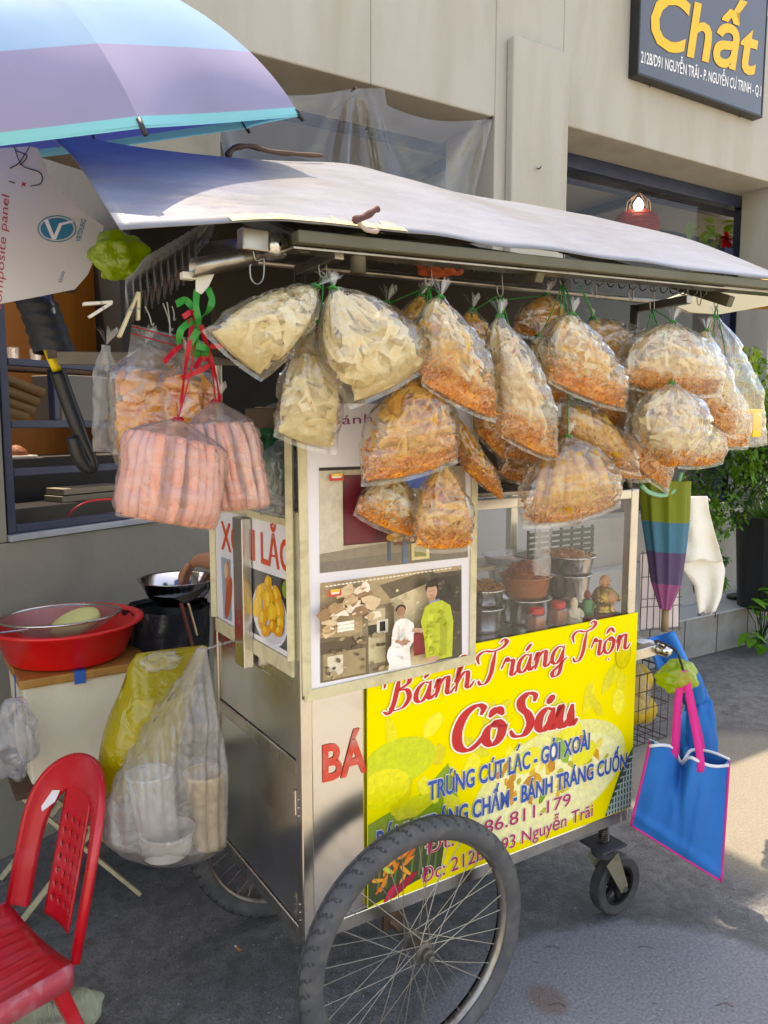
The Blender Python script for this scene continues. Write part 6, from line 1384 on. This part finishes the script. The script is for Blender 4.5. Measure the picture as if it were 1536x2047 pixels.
# folded umbrella hanging upside down
fu = Thing('folded_umbrella', 'folded olive, blue, purple and pink striped umbrella hanging at the far end', 'umbrella', PB(1328, 1270, .08))
bands = [(960, 1042, '#7d8a1c'), (1042, 1102, '#3a7c96'), (1102, 1166, '#5c4a72'), (1166, 1218, '#a05484')]
def fux(y):
    return interp([(930, 1290), (1040, 1297), (1100, 1304), (1166, 1311), (1218, 1322)], y), interp([(930, 1366), (1040, 1364), (1100, 1360), (1166, 1353), (1218, 1338)], y)
def fuf(y0, y1):
    def f(x, y):
        yy = y0 + (y1 - y0) * y; xl, xr = fux(yy); an = x * 6.28318; c, s_ = math.cos(an), math.sin(an)
        fold = 1 + .16 * math.sin(an * 8 + 1) * (1 if True else 0); px_ = (xl + xr) / 2 + (xr - xl) / 2 * c * (.9 + .1 * math.sin(an * 8))
        hw = (PB(xr, yy, .08).x - PB(xl, yy, .08).x) / 2
        return PB(px_, yy, .08) + V(0, s_ * hw * .75 * fold, 0)
    return f
for y0, y1, c in bands: MB().grid(fuf(y0, y1), 72, 8, wrapu=True).build('fabric_band', mat('umbrella_band_' + c[1:], L(c), .6, var=.08, vs=10, trans=.2), fu, smooth=True)
MB().tube([PB(1331, 1219, .08), PB(1329, 1262, .08)], .012, 12).build('wooden_tip', mat('tan_wood_tip', L('#9a7c54'), .6), fu, smooth=True)
MB().tube([PB(1331, 958, .08), PB(1332, 900, .08)], .008, 8).build('shaft', m_black, fu)
m_mint = mat('mint_strap', L('#7fb89a'), .6)
MB().tube(cat([PB(x, y, .03) for x, y in ((1282, 970), (1300, 985), (1330, 990), (1352, 975), (1362, 945))], 5), .007, 8).build('strap', m_mint, fu, smooth=True)
# white towel
tw = Thing('white_towel', 'white cotton towel drying beside the folded umbrella', 'towel', PB(1405, 1200, .30))
def twf(px0, px1, rows, b, sd_):
    def f(x, y):
        yy = rows[0][0] + (rows[-1][0] - rows[0][0]) * y; xl = interp([(r[0], r[1]) for r in rows], yy); xr = interp([(r[0], r[2]) for r in rows], yy)
        return PB(xl + (xr - xl) * x, yy + (12 * math.sin(x * 9 + sd_) * max(0, y - .7)), b + .014 * math.sin(x * 8 + sd_ + 1.5 * y) * (.3 + y) + .01 * nz((x * 3, y * 4, sd_)))
    return f
m_tow = mat('towel_cotton', L('#e6e1d2'), .95, var=.06, vs=20, bump=.003, bs=160, sheen=.4)
MB().grid(twf(0, 0, [(992, 1362, 1414), (1020, 1362, 1418), (1080, 1362, 1434), (1122, 1364, 1446)], .28, .5), 24, 24).build('outer_fold', m_tow, tw, smooth=True, solid=.004)
MB().grid(twf(0, 0, [(992, 1360, 1412), (1080, 1358, 1430), (1140, 1366, 1450), (1170, 1388, 1446), (1196, 1392, 1442), (1226, 1398, 1430)], .315, 2.5), 26, 30).build('inner_fold', m_tow, tw, smooth=True, solid=.004)
MB().tube([PB(1340, 998, .297), PB(1412, 996, .297), PB(1418, 1000, .297)], .006, 8).build('drying_rod', m_steel2, tw)
# awning edge seen at the far right
aw = Thing('awning_board', 'cream board edge below the roof at the far right', 'board', PB(1440, 600, .35))
MB().slab([PB(*p, .5) for p in ((1330, 600), (1390, 578), (1600, 560), (1600, 600), (1440, 628), (1380, 624))], (0, .02, 0)).build('board', mat('cream_board', L('#c4b898'), .7), aw)
t = Thing('yellow_lamp', 'yellow lamp shade glimpsed under the roof at the right edge', 'lamp', PB(1520, 590, .7))
MB().lathe([(.02, .06), (.07, .05), (.13, -.02), (.135, -.06)], PB(1525, 585, .7), 24).build('shade', mat('mustard_shade', L('#b8862a'), .6), t, smooth=True)
# ------------------------------------------------------------------ inside the glass case
ZC = 1.001
m_pol = mat('polished_pot', L('#c4c2be'), .16, 1, var=.08, vs=8)
f_salad = food('red_shredded_filling', L('#8a3414'), L('#c8642c'), 45, .15); f_salad2 = food('orange_filling', L('#a85c18'), L('#d89a48'), 45, .15)
def pot(name, label, px_, b, ztop, r, h, cat_='pot', fl=None, z0=ZC, m_=m_pol, flare=1.1):
    c = PB(px_, 1200, b); c = V(c.x, b, z0); t = Thing(name, label, cat_, c, group='pots and bowls in the glass case')
    MB().lathe([(.001, .002), (r * .9, 0), (r * .96, .01), (r * flare, h - .004), (r * flare + .007, h), (r * flare, h + .002), (r * .93, .014), (.001, .008)], c, 40, cap0=False).build('vessel', m_, t, smooth=True)
    if fl: 
        mb = MB(); mb.grid(lambda x, y: c + V(math.cos(x * 6.283) * r * flare * .96 * y, math.sin(x * 6.283) * r * flare * .96 * y, h * .82 + fl[1] * (1 - y * y) + .008 * nz((math.cos(x * 6.283) * y * 5, math.sin(x * 6.283) * y * 5, 1))), 28, 10, wrapu=True)
        for k in range(150):
            an = random.uniform(0, 6.283); y = random.uniform(0, .95); p = c + V(math.cos(an) * r * y * flare * .95, math.sin(an) * r * y * flare * .95, h * .82 + fl[1] * (1 - y * y) + .004); d = rdir(-.2, .5)
            mb.tube([p, p + d * .012, p + d * .022 - V(0, 0, .006)], .002, 4)
        mb.build('food', fl[0], t, smooth=True, kind='stuff')
    return c
pot('steel_pot', 'front steel pot under the red shredded filling', 1050, .17, 0, .068, .075)
pot('filled_bowl', 'bowl heaped with red shredded filling in front', 1050, .17, 0, .068, .062, 'bowl', (f_salad, .045), ZC + .079, mat('amber_bowl', L('#9a5a34'), .25, var=.2, vs=14, coat=.4), 1.08)
pot('steel_pot', 'rear steel pot standing behind the laughing figurine', 1134, .33, 0, .07, .085)
pot('filled_bowl', 'wide steel bowl of orange filling on the rear pot', 1134, .33, 0, .08, .06, 'bowl', (f_salad2, .02), ZC + .089)
pot('steel_pot', 'steel pot at the left edge of the glass case', 966, .16, 0, .055, .07)
pot('filled_bowl', 'small bowl of brown filling at the left edge of the glass case', 966, .16, 0, .055, .05, 'bowl', (f_salad2, .02), ZC + .074)
pot('glass_bowl', 'clear glass bowl far back in the glass case', 1030, .42, 0, .09, .10, 'bowl', None, ZC + .05, film('clear_bowl', haze=.12, refl=2, bump=0), 1.2)
MB_ = Thing('riser_block', 'low wooden riser under the clear glass bowl', 'block', PB(1030, 1200, .42) * 1)
c = PB(1030, 1200, .42); MB().box((c.x - .07, .35, ZC), (c.x + .07, .49, ZC + .049)).build('block', m_wood, MB_, bevel=.003); MB_.o.location = tow((c.x, .42, ZC)); MB_.loc = V(0, 0, 0)
for ch_ in MB_.o.children: ch_.location = Vector((0, 0, 0)); 
# jars
m_chilip = mat('chili_salt', L('#b06a44'), .7, var=.2, vs=60); m_jar = film('jar_plastic', haze=.1, refl=1.8, bump=0, rough=.05); m_rlid = mat('red_lid', L('#c01820'), .35)
for x, b_2, lb in ((1073, .055, 'square jar of chili salt with a red lid, the left one of the pair'), (1116, .075, 'square jar of chili salt with a red lid, beside the cream figurine')):
    c = PB(x, 1230, b_2); c = V(c.x, b_2, ZC); t = Thing('spice_jar', lb, 'jar', c, group='red lidded spice jars')
    MB().box(c + V(-.021, -.021, .002), c + V(.021, .021, .054)).build('jar', m_jar, t, bevel=.006)
    MB().box(c + V(-.0185, -.0185, .004), c + V(.0185, .0185, .048)).build('spice', m_chilip, t, bevel=.005)
    MB().lathe([(.019, .0545), (.021, .056), (.021, .072), (.018, .074), (.001, .074)], c, 24).build('lid', m_rlid, t, smooth=False)
# figurines
m_gold = mat('gilt_figurine', L('#b08a3c'), .25, .85, var=.25, vs=40, dirt=.4, dirtcol=L('#3c2a10'), ds=60); m_skinf = mat('painted_skin', L('#c88a5c'), .35, var=.06); m_creamf = mat('cream_figurine', L('#d0c09c'), .4, var=.12, vs=30); m_grn = mat('green_robe', L('#2f7a3c'), .4, var=.15); m_redc = mat('red_cloth', L('#7c2028'), .8, var=.15)
cl_ = Thing('red_cloth', 'dark red cloth under the figurines in the glass case', 'cloth', V(PB(1200, 1230, .1).x, .1, ZC))
c = PB(1195, 1230, .1); MB().box((c.x - .10, .04, ZC), (min(c.x + .075, LA - .04), .17, ZC + .012)).build('cloth', m_redc, cl_, bevel=.004)
zf = ZC + .0125
c = V(PB(1206, 1220, .09).x, .09, zf); fg = Thing('laughing_figurine', 'gilded bald laughing figurine with a round belly', 'figurine', c)
MB().lathe([(.034, 0), (.036, .006), (.03, .012), (.032, .03), (.036, .045), (.030, .06), (.022, .074), (.012, .08)], c, 28, sx=1.1).build('robe', m_gold, fg, smooth=True)
MB().lathe([(.002, -.022), (.018, -.014), (.023, 0), (.018, .014), (.002, .022)], c + V(.004, -.022, .048), 20, sx=1.0).build('belly', m_skinf, fg, smooth=True)
MB().lathe([(.002, -.019), (.014, -.012), (.0175, 0), (.014, .013), (.003, .020)], c + V(0, -.004, .096), 20).build('head', m_skinf, fg, smooth=True)
for s_ in (-1, 1):
    MB().lathe([(.002, -.010), (.004, 0), (.002, .008)], c + V(s_ * .0175, -.002, .094), 8).build('ear', m_skinf, fg, smooth=True)
    MB().tube(cat([c + V(s_ * .026, 0, .068), c + V(s_ * .040, -.012, .05), c + V(s_ * .034, -.03, .04)], 5), .009, 10).build('arm', m_gold, fg, smooth=True)
    MB().lathe([(.001, -.002), (.002, 0), (.001, .002)], c + V(s_ * .006, -.0195, .099), 6).build('eye', m_black, fg)
MB().tube(cat([c + V(-.007, -.0205, .089), c + V(0, -.0225, .086), c + V(.007, -.0205, .089)], 4), .0012, 5).build('mouth', m_redc, fg)
c = V(PB(1147, 1236, .07).x, .07, ZC); f2 = Thing('cream_figurine', 'small cream seated figurine right of the red lidded jars', 'figurine', c)
MB().lathe([(.026, 0), (.027, .01), (.022, .022), (.02, .04), (.010, .05), (.013, .058), (.011, .07), (.002, .08)], c, 22).build('body', m_creamf, f2, smooth=True)
for s_ in (-1, 1): MB().tube(cat([c + V(s_ * .018, 0, .042), c + V(s_ * .024, -.012, .028), c + V(s_ * .008, -.022, .022)], 4), .006, 8).build('arm', m_creamf, f2, smooth=True)
c = V(PB(1176, 1234, .08).x, .085, zf); f3 = Thing('green_figurine', 'small green robed figurine left of the laughing one', 'figurine', c)
MB().lathe([(.022, 0), (.02, .015), (.015, .04), (.011, .05)], c, 20).build('robe', m_grn, f3, smooth=True)
MB().lathe([(.002, -.012), (.010, -.006), (.011, .002), (.007, .011), (.002, .016)], c + V(0, 0, .062), 16).build('head', m_redc, f3, smooth=True)
MB().tube(cat([c + V(.012, 0, .042), c + V(.02, -.012, .03), c + V(.006, -.018, .024)], 4), .005, 8).build('arm', m_grn, f3, smooth=True)
# green crate and hanging film behind the case
m_gc = mat('green_crate_plastic', L('#1c4438'), .5, var=.1)
q = PB(1125, 1085, .47); gc = Thing('green_crate', 'dark green plastic crate at the back of the glass case', 'crate', V(q.x, .45, q.z - .06))
x0_, x1_ = PB(1060, 1085, .42).x, PB(1188, 1085, .42).x; z0_, z1_ = PB(1120, 1112, .42).z, PB(1120, 1056, .42).z
for i in range(5): MB().box((x0_, .42, z0_ + (z1_ - z0_) * i / 5), (x1_, .426, z0_ + (z1_ - z0_) * (i + .62) / 5)).build('slat', m_gc, gc)
for i in range(7): x = x0_ + (x1_ - x0_) * i / 6; MB().box((x - .004, .4265, z0_), (x + .004, .432, z1_)).build('rib', m_gc, gc)
MB().box((x0_, .4325, z0_), (x1_, .54, z0_ + .006)).build('crate_floor', m_gc, gc)
gs = Thing('crate_shelf', 'steel shelf strip carrying the green crate', 'shelf', ((x0_ + x1_) / 2, .48, z0_ - .02))
MB().box((.05, .40, z0_ - .014), (LA - .05, .545, z0_ - .001)).build('shelf', m_steel2, gs)
crumple('red_bundle', 'faded red bundle on top of the dark green crate', V(PB(1157, 1045, .46).x, .48, z1_ + .03), .04, mat('faded_red', L('#a8686c'), .7, var=.2), 'bundle', seed=5, sq=(1, .8, .7))
bag('milky_bag', 'milky limp bag dangling inside the glass in front of the red filling', (1088, 1012), (1068, 1150), (1100, 1152), .04, 'clear', .012, style='box', group='bags inside the glass case', tie=False, filmm=m_filmw)
wbk = Thing('white_board', 'pale board standing behind the glass case', 'board', (.95, .75, .9))
MB().box((.72, .75, 0), (1.55, .77, 1.38)).build('board', mat('pale_grey_board', L('#b4b8bc'), .6, var=.05), wbk, bevel=.003)
# limp clear bags leaning in the near end glass
bag('limp_bag', 'dusty clear bag slumped behind the near end glass', (562, 880), (520, 1030), (596, 1030), .10, 'clear', .05, style='box', group='bags inside the glass case', tie=False, filmm=film('dusty_clear', haze=.35, hazecol=(.5, .52, .52), refl=1.5))
# goods stacked above the case under the roof
shf = Thing('upper_shelf', 'steel shelf above the glass case loaded with goods', 'shelf', (.5, .3, 1.40))
MB().box((.02, .03, 1.402), (LA - .02, LB - .02, 1.412)).build('shelf', m_steel2, shf)
for (aa, bb, w_, d_, h_, c, nm, lb) in ((.12, .25, .2, .18, .22, '#5a4632', 'cardboard_carton', 'brown carton on the upper shelf at the near end'), (.5, .3, .28, .2, .18, '#6a6a62', 'grey_carton', 'grey carton in the middle of the upper shelf'), (.92, .3, .24, .2, .2, '#7a6a4a', 'tan_carton', 'tan carton at the far end of the upper shelf')):
    t = Thing(nm, lb, 'carton', (aa, bb, 1.413)); MB().box((aa - w_ / 2, bb - d_ / 2, 1.413), (aa + w_ / 2, bb + d_ / 2, 1.413 + h_)).build('box', mat(nm + '_card', L(c), .8, var=.15, vs=8), t, bevel=.004)
    MB().box((aa - w_ / 2 - .001, bb - .02, 1.413 + h_ + .0005), (aa + w_ / 2 + .001, bb + .02, 1.413 + h_ + .0015)).build('tape', m_tape, t)
t = crumple('green_bag', 'dark green bag pushed behind the pale bags at the near end', V(.02, .16, 1.50), .07, mat('dark_green_film', L('#1f5a2c'), .35, var=.2, bump=.006, bs=20), seed=25, sq=(1, .8, 1.1))
t = crumple('orange_bundle', 'orange and white bundle hanging in the dark under the roof', PB(880, 530, .05), .05, mat('orange_cloth', L('#b8542c'), .7, var=.3, vs=18), 'bundle', seed=28, sq=(1.3, .8, .6))
# ------------------------------------------------------------------ things behind the left window
m_roll = mat('brown_tube', L('#7c5c34'), .6, var=.2); m_rolle = mat('tube_end', L('#8a8074'), .7)
for k, (x, y) in enumerate(((86, 787), (76, 805), (68, 822), (54, 835))):
    r_ = crey(x, y); d0 = .30; p0 = W0 + WN * d0; p = CAMC + r_ * ((p0 - CAMC).dot(WN) / r_.dot(WN))
    t = Thing('rolled_tube', ('topmost', 'second', 'third', 'lowest')[k] + ' of the rolled tubes stacked behind the left window', 'tube', p, group='rolled tubes behind the left window')
    e_ = p + WN * .1 - WD * .42 + V(0, 0, .16 - .01 * k)
    MB().tube([p, e_], .021, 16).build('tube', m_roll, t, smooth=True)
    MB().lathe([(.019, 0), (.012, -.002), (.001, -.003)], p, 16, (e_ - p).normalized()).build('tube_end', m_rolle, t)
def wthing(nm, lb, ct_, s0, s1, d0, d1, z0, z1, m_, pn='body', bev=.004):
    t = Thing(nm, lb, ct_, WL((s0 + s1) / 2, (d0 + d1) / 2, z0)); wbox(MB(), s0, s1, d0, d1, z0, z1).build(pn, m_, t, bevel=bev); return t
S_ = lambda x, y, d: PW(x, y, d)
wthing('grey_cabinet', 'grey cabinet behind the left window right of the rolled tubes', 'cabinet', S_(122, 800, .4)[0], S_(190, 800, .4)[0] + .1, .4, .6, S_(150, 842, .4)[1], S_(150, 750, .4)[1], mat('grey_cab', L('#7a7468'), .7))
shl = wthing('glass_shelf', 'wooden shelf with glassware behind the taped post', 'shelf', -.1, 1.0, .78, .92, 1.835, 1.855, m_wood, 'board')
for k in range(7):
    p = WL(.02 + k * .12, .85, 1.8555); t = Thing('drinking_glass', 'drinking glass standing on the wooden shelf behind the left window', 'glass', p, group='glasses on the wooden shelf')
    MB().lathe([(.024, 0), (.03, .09), (.027, .09), (.022, .006), (.001, .006)], p, 16).build('glass', m_jar, t, smooth=True)
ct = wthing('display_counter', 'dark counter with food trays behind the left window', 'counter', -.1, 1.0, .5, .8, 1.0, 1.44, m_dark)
for k, (s_, c, lb) in enumerate(((.06, '#b8b0a0', 'white tray at the left on the dark counter'), (.24, '#a8a030', 'yellow green tray on the dark counter'), (.42, '#8a4a20', 'orange brown tray on the dark counter'))):
    p = WL(s_, .55, 1.441); t = Thing('food_tray', lb, 'tray', p); wbox(MB(), s_ - .07, s_ + .07, .51, .62, 1.441, 1.452).build('tray', m_cream, t, bevel=.003)
    mb = MB(); mb.lathe([(.05, .0), (.045, .02), (.02, .04), (.001, .045)], WL(s_, .565, 1.453), 16); mb.build('food', mat('tray_food_%d' % k, L(c), .6, var=.3, vs=30, bump=.01, bs=40), t, smooth=True)
for k, (z, lb) in enumerate(((1.215, 'lower pale book lying behind the left window sill'), (1.246, 'upper pale book lying behind the left window sill'))):
    wthing('pale_book', lb, 'book', S_(112, 1000, .34)[0] + k * .01, S_(236, 1000, .34)[0], .30, .42, z + .04, z + .066, mat('pale_book_%d' % k, L('#857c68'), .7), 'cover', .002)
bsk = wthing('low_bench', 'low dark bench carrying the pale books inside', 'bench', -.1, 1.0, .26, .5, 1.0, 1.254, m_black, 'bench')
cc = Thing('red_cable', 'thin red cable arching behind the left window sill', 'cable', WL(.3, .2, 1.2))
MB().tube(cat([WL(PW(136, 1032, .12)[0], .12, PW(136, 1032, .12)[1]), WL(PW(150, 1016, .12)[0], .12, PW(150, 1016, .12)[1]), WL(PW(180, 1002, .12)[0], .12, PW(180, 1002, .12)[1]), WL(PW(235, 998, .12)[0], .12, PW(235, 998, .12)[1]), WL(PW(300, 1004, .12)[0], .12, PW(300, 1004, .12)[1])], 6), .004, 6).build('cable', m_redr, cc, smooth=True)
# ------------------------------------------------------------------ litter
q = PZ(478, 1898, .004); t = Thing('cigarette_butt', 'orange cigarette butt on the asphalt beside the cart wheel', 'cigarette', q - V(0, 0, .004))
MB().tube([q + V(-.002, .012, 0), q + V(.001, -.006, 0)], .0035, 8).build('filter', mat('orange_filter', L('#c88448'), .8), t)
MB().tube([q + V(-.002, .0125, 0), q + V(-.004, .02, 0)], .0033, 8).build('paper', m_white, t)
lm = MB(); m_lit = [mat('paper_scrap', L('#b4b0a8'), .8), mat('dry_leaf_scrap', L('#6a5238'), .8)]
for k in range(520):
    x, y = random.choice([(random.uniform(220, 620), random.uniform(1760, 2040)), (random.uniform(1020, 1536), random.uniform(1400, 2040)), (random.uniform(640, 1000), random.uniform(1900, 2040))])
    p = PZ(x, y, .002); an = random.uniform(0, 6.28); r_ = random.uniform(.0015, .0045); e = V(math.cos(an), math.sin(an), .2); f_ = V(-math.sin(an), math.cos(an), 0)
    lm.add([p + e * r_, p + f_ * r_ * .6 + V(0, 0, .001), p - e * r_ + V(0, 0, .0015), p - f_ * r_ * .5], [(0, 1, 2, 3)], 0 if random.random() < .6 else 1)
lt = Thing('litter', 'tiny scraps of paper and leaf scattered on the asphalt', None, PZ(800, 1950, 0), kind='stuff'); lm.build('scraps', m_lit, lt, kind='stuff')
for k, (x, y) in enumerate(((1105, 1895), (1290, 1895), (1115, 2010), (1450, 2010))):
    p = PZ(x, y, .002); t = Thing('twig', 'thin dry twig on the asphalt ' + ('near the brown stain', 'below the caster', 'at the lower edge beside the wheel', 'at the lower right')[k], 'twig', p, group='twigs on the asphalt')
    MB().tube(cat([p + V(-.02, .012, 0), p + V(0, .006, .002), p + V(.012, -.004, .001), p + V(.014, -.016, 0)], 4), .0011, 5).build('twig', m_wood, t)
